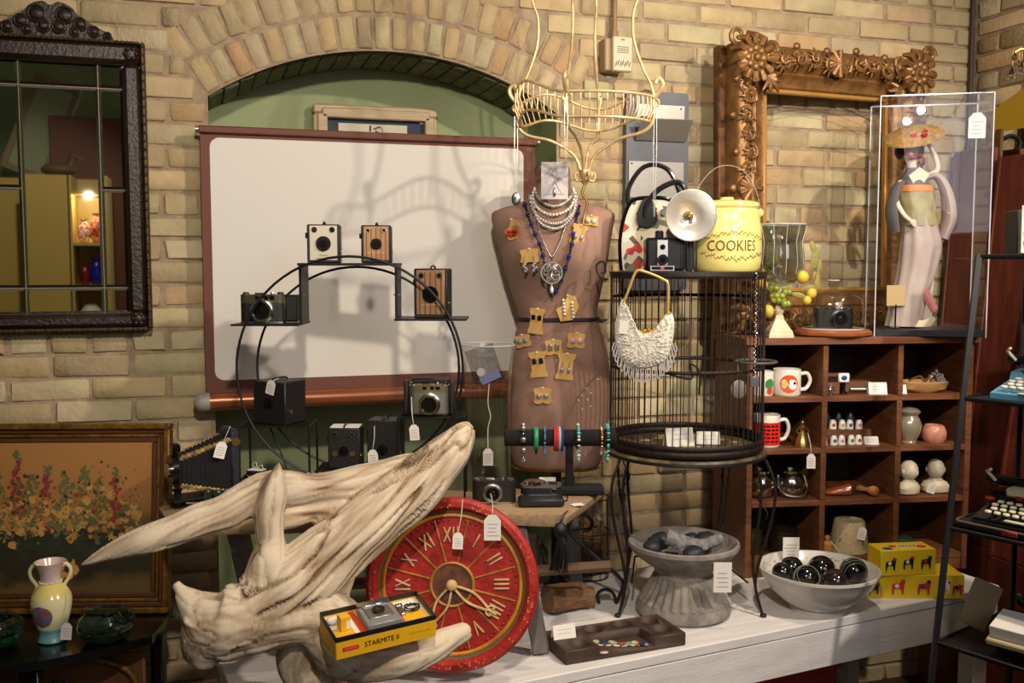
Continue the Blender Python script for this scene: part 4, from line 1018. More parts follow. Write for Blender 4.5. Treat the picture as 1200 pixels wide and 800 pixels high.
disc([(79, -4), (79, 2), (0, 2.0)], CRED, 'dial')
disc([(24, 1.5), (24, 2.8), (0, 2.8)], mat('dark_mottled_centre', (66, 44, 34), .6, c2=(120, 66, 40), scale=50, contrast=.4), 'centre_disc')
b = MB(); b.ring((0, -3.2, 0), 25, 1.8, 'y', 48, 8); obj('centre_ring', b, CGLD, t)
fl = MB()
for k in range(90):
    a = rnd.uniform(0, 6.28); r_ = rnd.uniform(90, 98); fl.box((r_*math.cos(a), -11.2, r_*math.sin(a)), (rnd.uniform(1, 3.4), .5, rnd.uniform(.5, 1.2)), ry=rnd.uniform(0, 3))
o = obj('gold_flecks', fl, mat('fleck_pink_gold', (214, 150, 104), .5), t); o['kind'] = 'stuff'
be = MB()
for k in range(72):
    a = k*2*PI/72
    if k % 6: be.sph((75*math.cos(a), -2.4, 75*math.sin(a)), 1.5, 7, 5)
o = obj('stud_beads', be, CRED, t); o['kind'] = 'stuff'
rot0 = R(-3)
def rad(a, r_): return (r_*math.sin(a), r_*math.cos(a))
for k in range(12):
    a = rot0+(k+.5)*PI/6; (x0, z0), (x1, z1) = rad(a, 26), rad(a, 77)
    b = MB(); b.tube([(x0, -2.6, z0), (x1, -2.6, z1)], 1.2, 6); obj('spoke', b, CGLD, t)
NUM = ['XII', 'I', 'II', 'III', 'IIII', 'V', 'VI', 'VII', 'VIII', 'IX', 'X', 'XI']
for k, s_ in enumerate(NUM):
    a = rot0+k*PI/6; b = MB(); wds = {'I': 5.2, 'V': 9, 'X': 10}; tot = sum(wds[c] for c in s_); x = -tot/2; h = 18
    for c in s_:
        w_ = wds[c]; cx = x+w_/2; x += w_
        if c == 'I': b.box((cx, -3.2, 0), (2.0, 2.2, h), bev=.4)
        elif c == 'V':
            b.box((cx-1.9, -3.2, 0), (2.0, 2.2, h), ry=-.22, bev=.4); b.box((cx+1.9, -3.0, 0), (1.4, 2, h), ry=.22, bev=.3)
        else:
            b.box((cx, -3.2, 0), (2.2, 2.2, h*1.05), ry=.42, bev=.4); b.box((cx, -3.0, 0), (1.5, 2, h*1.05), ry=-.42, bev=.3)
    (px_, pz_) = rad(a, 58); b.xf(Matrix.Translation((px_, 0, pz_)) @ Matrix.Rotation(a, 4, 'Y'))
    obj('numeral', b, CCRM, t)
def hand(a, L, wd):
    pts = [(0, 3), (wd*.75, L*.25), (wd, L*.45), (wd*.5, L*.7), (0, L*.82), (-wd*.5, L*.7), (-wd, L*.45), (-wd*.75, L*.25)]
    b = MB(); b.tube([(x, -7, z) for x, z in smooth_path(pts, 4, True)], 2.0, 6, closed=True, flat=.8)
    b.tube([(0, -7, L*.8), (0, -7, L)], [2, 1], 6)
    for sg_ in (-1, 1): b.tube(smooth_path([(0, -7, L*.78), (sg_*5, -7, L*.82), (sg_*5.5, -7, L*.9), (sg_*2, -7, L*.88)], 4), 1.3, 6)
    b.xf(Matrix.Rotation(a, 4, 'Y')); obj('hand', b, CCRM, t)
hand(R(121), 62, 6.5); hand(R(205), 60, 7)
b = MB(); b.sph((0, -9, 0), (6.8, 5, 6.8), 18, 10); obj('hub_knob', b, CCRM, t)
b = MB(); b.cyl((0, 0, 0), (0, -7, 0), 3, n=10); obj('hub_pin', b, CGLD, t)
price_tag(t, (6, -20, 63), 19, 12, (9, -16, 101))

# ================================================================ DRESS FORM
YM = -.25
mo = P(650, 543, YM); sM = SZ(P(650, 380, YM)); mb_ = Vector((mo.x, mo.y, ZB))
t = thing('dress_form', 'brown cloth dress form torso hung with jewellery', 'dress form', mb_, FACE); PXS[t.name] = sM
FORM = t; zM = (P(650, 543, YM).z-ZB)/sM
def mz(py): return zM+(543-py)*.995
CLO = mat('brown_form_cloth', (150, 116, 100), .85, c2=(134, 102, 88), scale=14, bump=.25, bscale=300)
#            py,  half w, centre x (px-650), half depth
SEC = [(543, 50, 2, 38), (536, 53, 2, 42), (515, 57, 2, 46), (480, 61, 3, 48), (455, 61, 4, 47), (430, 59, 5, 44), (405, 55, 5, 40), (385, 50, 4, 37), (370, 46, 3, 35), (358, 47, 2, 35), (340, 52, 1, 38), (320, 57, 0, 42), (300, 62, -1, 45), (280, 66, -2, 42), (262, 70, -3, 36), (252, 71.5, -3, 31), (246, 70, -3, 27), (241, 58, -3, 24), (236, 42, -3, 21), (229, 27, -3, 19.5), (222, 22, -3, 18.5), (205, 20, -3, 18), (195, 19, -3, 17.5)]
rows = smooth_path([(a, b_, c, d) for a, b_, c, d in SEC], 3); NU = 48
def form_pt(row, th, off=0):
    py, hw, cx, hd = row
    ct_, st_ = math.cos(th), math.sin(th); ex = .8
    x = cx+(hw+off)*math.copysign(abs(ct_)**ex, ct_); y = (hd+off)*math.copysign(abs(st_)**ex, st_)
    bust = math.exp(-((py-300)/26)**2)
    if st_ < 0:
        u = (x-cx)/max(hw, 1); y -= 10*bust*(math.exp(-((u-.42)/.3)**2)+math.exp(-((u+.42)/.3)**2))
    return Vector((x, y, mz(py)))
b = MB(); vs = [form_pt(r_, 2*PI*k/NU) for r_ in rows for k in range(NU)]
b._add(vs, [(i*NU+k, i*NU+(k+1) % NU, (i+1)*NU+(k+1) % NU, (i+1)*NU+k) for i in range(len(rows)-1) for k in range(NU)]+[tuple(range(NU))[::-1], tuple((len(rows)-1)*NU+k for k in range(NU))])
obj('torso', b, CLO, t, 60)
def row_at(py):
    best = min(range(len(rows)), key=lambda i: abs(rows[i][0]-py)); return rows[best]
def front(px, py, off=0):
    """point on the front of the form under a photo pixel, local px units"""
    r_ = row_at(py); u = max(-1, min(1, (px-650-r_[2])/r_[1])); th = -math.acos(math.copysign(abs(u)**(1/.8), u))
    q_ = form_pt(r_, th, 0); q_.y -= off/max(.42, math.sqrt(max(0, 1-u*u))); q_.z = mz(py); return q_
def fworld(px, py, off=0):
    q_ = front(px, py, off)*sM; return mb_+Matrix.Rotation(FACE, 3, 'Z') @ q_
b = MB(); pts = [form_pt(row_at(370), 2*PI*k/40, 1) for k in range(40)]; b.tube(pts, 2.4, 6, closed=True); obj('waist_band', b, mat('black_elastic', (26, 24, 26), .7), t)
b = MB(); pts = [form_pt(SEC[0], 2*PI*k/40, 1)+Vector((0, 0, -1)) for k in range(40)]; b.tube(pts, 1.6, 6, closed=True); obj('gold_rim', b, GOLD, t)
b = MB(); b.sph((-3, 0, mz(195)), (18, 16, 5), 20, 8); obj('neck_cap', b, mat('neck_wood', (176, 148, 112), .5), t)
b = MB(); b.cyl((2, 0, 2), (2, 0, zM), 6, n=14); b.lathe([(15, 0), (15, 2), (9, 6), (6, 12)], 24, c=(2, 0, 0)); obj('pole_base', b, IRON, t)
# loose pearl-headed pins
for k, (x, y) in enumerate(((698, 438), (683.6, 447.5), (678.5, 455), (689, 453), (674.6, 460.5), (685, 460.5), (679, 471), (689, 468))):
    b = MB(); q_ = fworld(x, y, .3); b.sph((0, 0, 0), .0028, 8, 6); o = obj('pearl_pin', b, WHITE, None, loc=q_); tag(o, 'white pearl-headed pin stuck in the hip of the dress form', 'pin', 'pearl pins in the dress form')
for (x, y) in ((647, 482), (622, 245)):
    pass

# ---------------------------------------------------------------- earring cards pinned on the form
EP = {'pearl': mat('pearl', (226, 218, 204), .25, coat=.5), 'black': BLKGL, 'silver': SILVER, 'red': mat('red_bead', (206, 48, 36), .25), 'clear': mat('rhinestone', (205, 200, 205), .08, .7), 'dark': mat('gunmetal', (70, 68, 70), .3, .8), 'grey': mat('grey_pearl', (132, 134, 142), .25, coat=.4), 'pink': mat('rose_pearl', (214, 176, 168), .25, coat=.4), 'amber': GOLD}
def earcard(label, px, py, w_, h, tilt, kind, shape='tall'):
    q_ = fworld(px, py, 6.0 if 348 < py < 385 else 3.2); t = thing('earring_card', label, 'earring card', q_, 0, None); PXS[t.name] = sM
    r_ = row_at(py); u = max(-.9, min(.9, (px-650-r_[2])/r_[1])); t.rotation_euler = (0, R(tilt), FACE+u*.55)
    hw, hh = w_/2, h/2; poly = []
    if shape == 'tall':
        poly = [(-hw, -hh), (hw, -hh), (hw, -hh*.72), (hw*.82, -hh*.5), (hw*.8, hh*.5), (hw, hh*.7), (hw, hh), (hw*.3, hh), (0, hh*1.1), (-hw*.3, hh), (-hw, hh), (-hw, hh*.7), (-hw*.8, hh*.5), (-hw*.82, -hh*.5), (-hw, -hh*.72)]
    elif shape == 'fan': poly = [(-hw*.6, -hh), (hw*.5, -hh*.9), (hw, hh*.1), (hw*.7, hh*.9), (0, hh), (-hw*.3, hh*.3), (-hw, -hh*.1)]
    else: poly = smooth_path([(-hw, -hh*.8), (-hw*.5, -hh), (0, -hh*.85), (hw*.5, -hh), (hw, -hh*.8), (hw*.9, 0), (hw, hh*.8), (hw*.5, hh*.92), (0, hh*1.05), (-hw*.5, hh*.92), (-hw, hh*.8), (-hw*.9, 0)], 3, True)
    b = MB(); b.prism(poly, -.5, .2); obj('card', b, CARD, t)
    b = MB(); b.sph((0, -1, hh*.95), 1.2, 7, 5); obj('pin_head', b, EP['pearl'], t)
    for sx in (-1, 1):
        b = MB(); x = sx*w_*.2
        if kind in ('black', 'dark', 'silver'):
            b.box((x, -1.6, hh*.28 if shape == 'tall' else 0), (w_*.26, 2, w_*.32 if shape == 'tall' else h*.42), bev=.8); m_ = EP[kind]
        elif kind == 'red':
            for k in range(7): b.sph((x+rnd.uniform(-2.5, 2.5), -2, -hh*.1-rnd.uniform(0, 6)), 1.7, 7, 5)
            m_ = EP['red']
        elif kind == 'pearls':
            for k in range(5): b.sph((x*.9+sx*.3+k*.4, -2, hh*.6-k*4.0-(3 if sx > 0 else 0)), 1.8, 8, 6)
            m_ = EP['pearl']
        elif kind == 'drop':
            b.tube([(x, -1.5, hh*.35), (x, -1.5, -hh*.1)], .6, 5); b.sph((x, -1.8, -hh*.28), (2.2, 1.5, 3.4), 9, 6); m_ = EP['clear']
        elif kind == 'longdrop':
            b.tube([(x*1.3, -1.5, 0), (x*1.3, -1.5, -hh)], .5, 5)
            for k in range(6): b.sph((x*1.3+rnd.uniform(-2, 2), -1.8, -hh*1.1-k*1.6), 1.7, 7, 5)
            m_ = EP['clear']
        else:
            rr_ = w_*.15
            b.sph((x, -2, 0), (rr_, 1.6, rr_), 12, 7)
            for k in range(6): b.sph((x+rr_*.8*math.cos(k*1.05), -2, rr_*.8*math.sin(k*1.05)), rr_*.35, 6, 4)
            m_ = EP[kind]
        obj('earring', b, m_, t)
    return t
earcard('kraft earring card with red bead clusters on the form shoulder', 600, 267, 20, 24, -8, 'red', 'fan')
earcard('kraft earring card with leafy silver drops on the form chest', 619, 297, 21, 16, -4, 'longdrop', 'sq')
earcard('kraft earring card with two round pearl studs on the form shoulder', 688, 257, 19, 12, 4, 'pearl', 'sq')
earcard('kraft earring card with pink pearl drops beside the necklaces', 674, 273, 18, 22, 14, 'drop')
earcard('kraft earring card with black rectangular studs above the waist band', 627, 371, 18, 29, 6, 'black')
earcard('large kraft earring card with long pearl strings above the waist band', 662, 356, 26, 30, 0, 'pearls', 'fan')
earcard('small kraft card with grey pearl studs on the form hip', 612, 394, 19, 15, -12, 'grey', 'sq')
earcard('small kraft card with square clear studs at the middle of the form', 646.5, 400.5, 19, 18, -4, 'silver', 'sq')
earcard('small kraft card with rose stone studs on the form hip', 672, 393, 21, 18, 4, 'pink', 'sq')
earcard('kraft earring card with black and silver studs below the waist', 629, 420, 20, 29, -6, 'dark')
earcard('kraft earring card with two teardrop crystals below the waist', 660, 422, 20, 30, 7, 'drop')
earcard('small kraft card with sparkling round studs low on the form', 634, 455, 20, 19, -2, 'clear', 'sq')

# ---------------------------------------------------------------- necklaces
def necklace(name, label, pts2, r_px, m, bead=True, off=2.0, spacing=1.0, alt=None, n_out=None):
    q0 = fworld(*pts2[len(pts2)//2], 0); t = thing(name, label, 'necklace', q0, FACE); PXS[t.name] = sM
    base_ = front(*pts2[len(pts2)//2], 0); P2 = smooth_path(pts2, 10); L3 = [front(x, y, off)-base_ for x, y in P2]
    for i, (x, y) in enumerate(P2):
        if y < 236: L3[i].y = min(L3[i].y, front(647, 236, off).y-base_.y)*1.0
    if bead:
        b = MB(); acc = 0; last = L3[0]; b2 = MB(); k = 0
        for a, c in zip(L3[:-1], L3[1:]):
            d = (c-a).length
            while acc <= d:
                q_ = a+(c-a)*(acc/d if d else 0)
                if alt and k % alt[0] == 0: b2.sph(q_, alt[1], 8, 6)
                else: b.sph(q_, r_px*rnd.uniform(.85, 1.1), 7, 5)
                k += 1; acc += r_px*2*spacing
            acc -= d
        o = obj('bead_strand', b, m, t); o['kind'] = 'stuff'
        if alt: o = obj('accent_beads', b2, alt[2], t); o['kind'] = 'stuff'
    else:
        b = MB(); b.tube(L3, r_px, 6); obj('chain', b, m, t)
    return t, base_
PRL = EP['pearl']
t, _ = necklace('pearl_necklace', 'multi strand silver grey pearl necklace round the neck of the form', [(622, 222), (626, 240), (640, 250), (655, 249), (667, 240), (672, 222)], 1.9, PRL, off=8.5)
base0 = front(640, 250, 0)
for k, pts in enumerate(([(619, 226), (624, 248), (640, 260), (656, 259), (669, 246), (673, 228)], [(621, 230), (628, 256), (642, 266), (656, 264), (668, 250), (672, 232)], [(624, 220), (630, 232), (642, 240), (655, 239), (666, 230), (670, 220)])):
    b = MB(); 
    for (x, y) in smooth_path(pts, 6): b.sph(front(x, y, 8.5+k*.2)-_, 1.9, 7, 5)
    o = obj('bead_strand', b, mat('silver_pearl', (190, 186, 178), .2, .3), t); o['kind'] = 'stuff'
necklace('bead_necklace', 'dark blue and black bead necklace hanging to mid chest of the form', [(614, 238), (622, 264), (632.5, 292), (638, 322), (645, 342), (655, 322), (664, 292), (670, 264), (676, 240)], 1.6, BLKGL, off=5.0, spacing=1.15, alt=(4, 2.8, mat('cobalt_bead', (36, 42, 110), .15)))
t, bs_ = necklace('pendant_necklace', 'silver chain necklace with large round filigree medallion on the form', [(622, 228), (628, 262), (636, 285), (643.5, 298), (652, 284), (660, 262), (670, 232)], 1.1, SILVER, off=3.4, spacing=.95)
mc = front(643.5, 316, 14)-bs_
b = MB(); b.ring(mc, 11.5, 1.3, 'y', 32, 7); md_ = obj('medallion_ring', b, SILVER, t)
b = MB()
for k in range(8):
    a = k*PI/4; b.tube(smooth_path([mc+Vector((0, 0, 0)), mc+Vector((5*math.cos(a), -.6, 5*math.sin(a))), mc+Vector((8*math.cos(a+.5), 0, 8*math.sin(a+.5))), mc+Vector((11*math.cos(a+.1), 0, 11*math.sin(a+.1)))], 4), .8, 5)
for k in range(6): b.ring(mc+Vector((6.4*math.cos(k*1.05), -.4, 6.4*math.sin(k*1.05))), 2.6, .6, 'y', 12, 5)
o = obj('filigree', b, SILVER, md_); o['kind'] = 'stuff'
b = MB(); b.tube([mc+Vector((0, 0, 11)), mc+Vector((0, 0, 17))], 1, 6); obj('bail', b, SILVER, md_)
b = MB(); b.sph(mc+Vector((0, -.5, -19)), (2.1, 2.1, 4), 12, 8); b.tube([mc+Vector((0, 0, -11)), mc+Vector((0, 0, -16))], .7, 5); obj('pearl_drop', b, PRL, md_)
# pale display card hung at the neck with an earring
qn = P(647, 214, YM-.14)
# ---------------------------------------------------------------- pale card hung at the neck
qn = fworld(647, 213, 24); t = thing('display_card', 'pale jewellery card with one silver earring hanging at the neck of the form', 'jewellery card', qn, FACE+.03); PXS[t.name] = sM
b = MB(); b.box((0, 0, 0), (30, .8, 41)); obj('card', b, mat('lilac_grey_card', (206, 198, 200), .7), t)
b = MB(); b.tube(smooth_path([(-8, -.7, -14), (0, -.7, 0), (-3, -.7, 8), (0, -.7, 14), (3, -.7, 8), (0, -.7, 0), (8, -.7, -14)], 4), .35, 5); b.tube([(-12, -.7, -15), (12, -.7, -15)], .3, 5); o = obj('printed_motif', b, INK, t); o['kind'] = 'stuff'
b = MB(); b.tube([(0, -1, -4), (0, -1, -9)], .5, 5); b.sph((0, -1.6, -13), (1.8, 1.5, 5), 10, 7); obj('earring', b, SILVER, t)

# ================================================================ BRACELET BAR
pB2 = PZ(656, 578, ZS); sB2 = SZ(pB2)
VEL = mat('black_velvet', (14, 13, 15), .95)
t = thing('bracelet_stand', 'black velvet T-shaped bracelet bar standing on the plank end', 'jewellery stand', pB2, FACE); PXS[t.name] = sB2
b = MB(); b.box((12, 0, 5), (78, 30, 9), bev=2.5); obj('base', b, VEL, t)
b = MB(); b.box((11, 0, 34), (9, 8, 52), bev=1); obj('post', b, VEL, t)
ZBAR = 66
b = MB(); b.lathe([(8, -65), (9.8, -64), (9.8, 64), (8, 65)], 24, mtx=Matrix.Rotation(PI/2, 4, 'Y')); b.xf(Matrix.Translation((0, 0, ZBAR))); obj('bar', b, VEL, t)
def bracelet(label, px, kind, cols):
    x = (px-656); t = thing('bracelet', label, 'bracelet', pB2+Matrix.Rotation(FACE, 3, 'Z') @ (Vector((x, 0, ZBAR))*sB2), FACE); PXS[t.name] = sB2
    rx, rz_ = 11, 11+3; zc = -6 if kind in ('chunk', 'round', 'beads') else -2
    ext = {'chunk': 12, 'round': 13, 'beads': 8, 'band': 2, 'bands': 3}[kind]
    RL = {'chunk': 14.2, 'round': 13.8, 'beads': 11.6, 'band': 11.8, 'bands': 11.9}[kind]
    def loop(a, e=0): return Vector((0, -(RL+e)*math.cos(a), (RL+e+(ext if math.sin(a) < 0 else 0))*math.sin(a)))
    if kind == 'band':
        b = MB(); pts = [loop(2*PI*k/28) for k in range(28)]; b.tube(pts, 1.2, 8, closed=True, flat=1); b.v = [Vector((v.x*2.2, v.y, v.z)) for v in b.v]; obj('cuff', b, cols[0], t)
        b = MB(); b.box((0, -5, -15), (2.5, 4, 6), bev=.5); obj('clasp', b, BLKGL, t)
    elif kind == 'bands':
        for i, c in enumerate(cols):
            b = MB(); b.tube([loop(2*PI*k/28)+Vector(((i-len(cols)/2+.5)*2.8, 0, 0)) for k in range(28)], 1.4, 7, closed=True); obj('cord_band', b, c, t)
    else:
        n = {'chunk': 24, 'round': 13, 'beads': 30}[kind]
        bs2 = [MB() for _ in cols]
        for k in range(n):
            q_ = loop(2*PI*k/n, .6); i = rnd.randrange(len(cols))
            if kind == 'chunk': bs2[i].box(q_, (rnd.uniform(2.5, 5), rnd.uniform(2, 3.5), rnd.uniform(2.5, 4.5)), rz=rnd.uniform(0, 3), rx=rnd.uniform(0, 3), bev=.8)
            elif kind == 'round': bs2[k % len(cols)].sph(q_, (3.6 if k % 2 == 0 else 1.6, 1.8 if k % 2 == 0 else 1.4, 3.4 if k % 2 == 0 else 1.6), 12, 7)
            else: bs2[i].sph(q_, 1.3, 7, 5)
        for i, c in enumerate(cols):
            o = obj('stones', bs2[i], c, t); o['kind'] = 'stuff'
TQ = mat('turquoise_stone', (60, 160, 160), .3, c2=(110, 190, 180), scale=80); IV = mat('ivory_stone', (214, 206, 186), .4)
bracelet('silver bracelet of round links on the black velvet bar', 613, 'round', [mat('pewter', (150, 146, 146), .35, .8), SILVER])
bracelet('green enamel cuff bracelet on the black velvet bar', 628, 'band', [mat('green_enamel', (44, 140, 96), .4)])
bracelet('thin blue bead bracelet on the black velvet bar', 638, 'beads', [mat('teal_bead', (50, 110, 140), .25), mat('sky_bead', (80, 140, 170), .25)])
bracelet('red white and blue cord bracelet set on the black velvet bar', 654, 'bands', [mat('red_cord', (190, 40, 46), .7), mat('red_cord', (190, 40, 46), .7), mat('mint_cord', (150, 190, 180), .7), mat('indigo_cord', (54, 48, 130), .7)])
bracelet('turquoise chip bracelet next to the stand post', 677, 'chunk', [TQ, IV, TQ])
bracelet('coral and tan bead bracelet at the end of the velvet bar', 704, 'beads', [mat('coral_bead', (190, 110, 70), .4), IV])
bracelet('bright turquoise chip bracelet at the end of the velvet bar', 711, 'chunk', [TQ, TQ, IV, mat('deep_turquoise', (30, 120, 130), .3)])

# ================================================================ GLASS CYLINDER WITH A PENDANT
pG = PZ(572, 571, ZS); sG = SZ(pG)
t = thing('glass_cylinder', 'tall flared clear glass cylinder behind the camera on the plank', 'glass vase', pG, FACE); PXS[t.name] = sG
b = MB(); b.lathe([(26, 0), (28, 2), (26.5, 30), (25.5, 80), (26.5, 120), (29, 150), (32, 168), (31, 168), (28, 150), (25.7, 120), (24.7, 80), (25.7, 30), (26, 5), (0, 4)], 40); obj('glass_wall', b, GLASS, t)
b = MB(); b.ring((0, 0, 168), 31.5, .7, 'z', 40, 6); obj('rim', b, mat('bright_glass_edge', (190, 195, 190), .1), t)
t2 = thing('zip_bag', 'clear plastic bag holding a white printed card stuck in the glass cylinder', 'plastic bag', pG+Vector((0, 0, 128*sG)), FACE); PXS[t2.name] = sG
b = MB(); b.box((-4, -2, 16), (34, .4, 44), ry=R(-18)); obj('bag', b, clear('milky_plastic', (225, 225, 225), 1.5), t2)
b = MB(); b.box((-2, -1, 14), (22, .4, 30), ry=R(-14)); cd_ = obj('printed_card', b, WHITE, t2)
b = MB(); b.cyl((-8, -2.2, 8), (-8, -2.6, 8), 5, n=16); obj('round_print', b, INK, cd_)
b = MB(); b.box((3, -2.4, 2), (24, .4, 9), ry=R(-24)); obj('blue_print', b, BLUEINK, cd_)
t3 = thing('pendant_tag', 'white price tag on a twisted cord hanging inside the glass cylinder', 'price tag', pG+Vector((0, 0, 0)), FACE); PXS[t3.name] = sG
b = MB(); b.tube(smooth_path([(2, 0, 128), (0, 0, 100), (3, 0, 84), (0, 0, 70), (0, 0, 44)], 5), .6, 5); obj('cord', b, CORD, t3)
price_tag(t3, (0, 0, 46), 20, 12)

# ================================================================ HANGING WIRE BASKET
bC = P(686, 112, -.62); sK = SZ(bC)
AG = mat('antique_gold_wire', (226, 202, 156), .4, .35, (190, 156, 104), 40)
t = thing('hanging_basket', 'antique gold wire basket with scrolled rim hanging above the dress form', 'hanging basket', bC, FACE); PXS[t.name] = sK
RB_, DY = 82, .80
def rimz(a):   # wavy rim, four swells between four posts
    return 10*abs(math.sin(2*a))**1.3
POST = [R(d) for d in (-108, -20, 75, 165)]
def ctr(a):
    ps = sorted(POST)
    for i in range(4):
        a0, a1 = ps[i], ps[(i+1) % 4]+(2*PI if i == 3 else 0)
        for aa in (a, a+2*PI):
            if a0 <= aa <= a1: return (aa-a0)/(a1-a0)
    return 0
def ring_pt(a, r_, z, amp):
    u = ctr(a); return Vector((r_*math.cos(a), r_*DY*math.sin(a), z+amp*(math.sin(u*PI)**2-.35*math.sin(2*u*PI)**2*0)))
NA = 72
for r_, z, amp, th in ((RB_, -6, 17, 1.8), (RB_-5, -33, 12, 1.7)):
    b = MB(); b.tube([ring_pt(2*PI*k/NA, r_, z, amp) for k in range(NA)], th, 7, closed=True); obj('rim_wire', b, AG, t)
for k in range(52):
    a = 2*PI*k/52; b = MB(); p0, p1 = ring_pt(a, RB_, -6, 17), ring_pt(a, RB_-5, -33, 12); m_ = (p0+p1)/2+Vector((3*math.cos(a), 3*math.sin(a), 0)); b.tube([p0, m_, p1], .8, 5); obj('basket_wire', b, AG, t)
for k, a in enumerate(POST):
    c, s_ = math.cos(a), math.sin(a)*DY
    b = MB(); b.tube(smooth_path([(c*(RB_-1), s_*(RB_-1), -4), (c*RB_, s_*RB_, -30), (c*(RB_-12), s_*(RB_-12), -44), (c*40, s_*40, -52), (c*14, s_*14, -68), (c*5, s_*5, -86), (c*2, s_*2, -96)], 6), 2.0, 7); obj('lower_arm', b, AG, t)
    b = MB(); b.tube(smooth_path([(c*RB_, s_*RB_, -4), (c*(RB_-4), s_*(RB_-4), 10), (c*(RB_-14), s_*(RB_-14), 30), (c*(RB_-24), s_*(RB_-24), 60), (c*(RB_-25), s_*(RB_-25), 90), (c*(RB_-18), s_*(RB_-18), 120), (c*(RB_-34), s_*(RB_-34), 170), (c*18, s_*18, 230), (0, 0, 260)], 6), 1.9, 7); obj('upper_arm', b, AG, t)
    b = MB(); b.tube(smooth_path([(c*(RB_+1), s_*(RB_+1), -6), (c*(RB_+8), s_*(RB_+8), 2), (c*(RB_+10), s_*(RB_+10), 10), (c*(RB_+5), s_*(RB_+5), 15), (c*(RB_+2), s_*(RB_+2), 10)], 5), [3.4]*4+[2.4]*13+[1.5]*4, 7, flat=.6) if False else b.tube(smooth_path([(c*(RB_+1), s_*(RB_+1), -6), (c*(RB_+8), s_*(RB_+8), 2), (c*(RB_+10), s_*(RB_+10), 10), (c*(RB_+5), s_*(RB_+5), 15), (c*(RB_+2), s_*(RB_+2), 10)], 5), 2.6, 7); obj('leaf_scroll', b, AG, t)
    b = MB(); b.ring((c*(RB_+1), s_*(RB_+1), -12), 5, 1.3, 'y', 14, 6); obj('link_ring', b, AG, t)
b = MB(); b.lathe([(2, -90), (7, -86), (8, -92), (5, -98), (3.5, -102), (0, -106)], 16); fn = obj('finial', b, AG, t)
for k in range(4):
    a = k*PI/2+.3; c, s_ = math.cos(a), math.sin(a)
    b = MB(); b.tube(smooth_path([(c*3, s_*3, -97), (c*10, s_*10, -99), (c*13, s_*13, -93), (c*10, s_*10, -89), (c*8, s_*8, -93)], 4), 1.5, 6); obj('finial_scroll', b, AG, fn)
b = MB(); b.tube(smooth_path([(0, 0, -104), (-3, 0, -114), (3, 0, -124), (0, 0, -138), (-2, -1, -150)], 5), 1.7, 7); obj('hook', b, BRASS, fn)
b = MB(); b.tube([(0, 0, 258), (0, 0, 420)], 1.4, 6); obj('hang_chain', b, AG, t)
mK = Matrix.Rotation(FACE, 3, 'Z')
def kpt(x, y, z): return bC+mK @ (Vector((x, y, z))*sK)
def hang_chain(label, a, L, pend, cat='necklace', name='hanging_necklace'):
    c, s_ = math.cos(a), math.sin(a)*DY; q_ = kpt(c*(RB_+2), s_*(RB_+2), -12)
    t = thing(name, label, cat, q_, FACE); PXS[t.name] = sK
    b = MB()
    for sx in (-1.2, 1.2): b.tube([(sx, 0, 0), (sx*1.6, -1, -L*.4), (sx*.4, 0, -L)], .32, 5)
    for k in range(int(L/4)): b.sph((1.2*(1 if k % 2 else -1), 0, -k*4), .6, 6, 4)
    o = obj('chain', b, SILVER, t); o['kind'] = 'stuff'
    if pend == 'oval':
        b = MB(); b.sph((0, 0, -L-9), (5.5, 1.6, 8), 12, 8); pd = obj('pendant', b, SILVER, t)
        b = MB(); b.sph((-1.5, -1.4, -L-8), (2.4, .8, 3), 8, 6); obj('enamel_dot', b, mat('green_dot', (50, 110, 80), .3), pd)
    return t
hang_chain('thin silver chain with oval enamel pendant hanging from the gold basket', POST[3], 98, 'oval')
hang_chain('fine silver chain hanging from the basket down to the neck card', POST[0], 68, None)
hang_chain('long fine chain with small ring hanging from the basket towards the handbag', POST[1], 130, 'oval' if False else None)

# ================================================================ GREY METAL WALL HOLDER
GMT = mat('grey_enamel_metal', (96, 98, 104), .45, .3, (84, 86, 92), 8)
pl_, pr_ = P(733, 106, -.02), P(806, 108, -.02); cx = (pl_.x+pr_.x)/2; zt2 = pl_.z; zb2 = P(770, 340, -.02).z
t = thing('metal_wall_rack', 'grey metal wall rack with angled steel plates on the brick wall', 'wall rack', (cx, 0, zb2)); W2 = pr_.x-pl_.x; H2 = zt2-zb2
b = MB(); pol = []
for x_, z_, a0 in ((W2/2-.015, .015, -90), (W2/2-.015, H2-.015, 0), (-W2/2+.015, H2-.015, 90), (-W2/2+.015, .015, 180)):
    for k in range(5): pol.append((x_+.015*math.cos(R(a0+22.5*k)), z_+.015*math.sin(R(a0+22.5*k))))
b.prism(pol, -.03, -.004); obj('back_plate', b, GMT, t)
STL = mat('brushed_steel', (188, 184, 176), .35, .75, (170, 166, 158), 30, stretch=(1, 1, 12))
def py2z(py): return P(770, py, -.04).z-zb2
for (x0, x1, y0, y1, yy, m_) in ((746, 803, 122, 140, -.033, STL), (738, 803, 189, 232, -.033, STL), (742, 803, 236, 300, -.033, mat('lilac_steel', (176, 170, 174), .35, .6))):
    xa2, xb2 = P(x0, 150, -.04).x-cx, P(x1, 150, -.04).x-cx; b = MB(); b.box(((xa2+xb2)/2, yy, (py2z(y0)+py2z(y1))/2), (xb2-xa2, .004, py2z(y0)-py2z(y1)), bev=.001); obj('steel_plate', b, m_, t)
xa2, xb2 = P(745, 150, -.04).x-cx, P(811, 150, -.08).x-cx
b = MB(); b.box(((xa2+xb2)/2, -.062, py2z(153)), (xb2-xa2, .003, .085), rx=R(38), bev=.001); obj('angled_flap', b, mat('warm_grey_steel', (150, 144, 136), .4, .5), t)
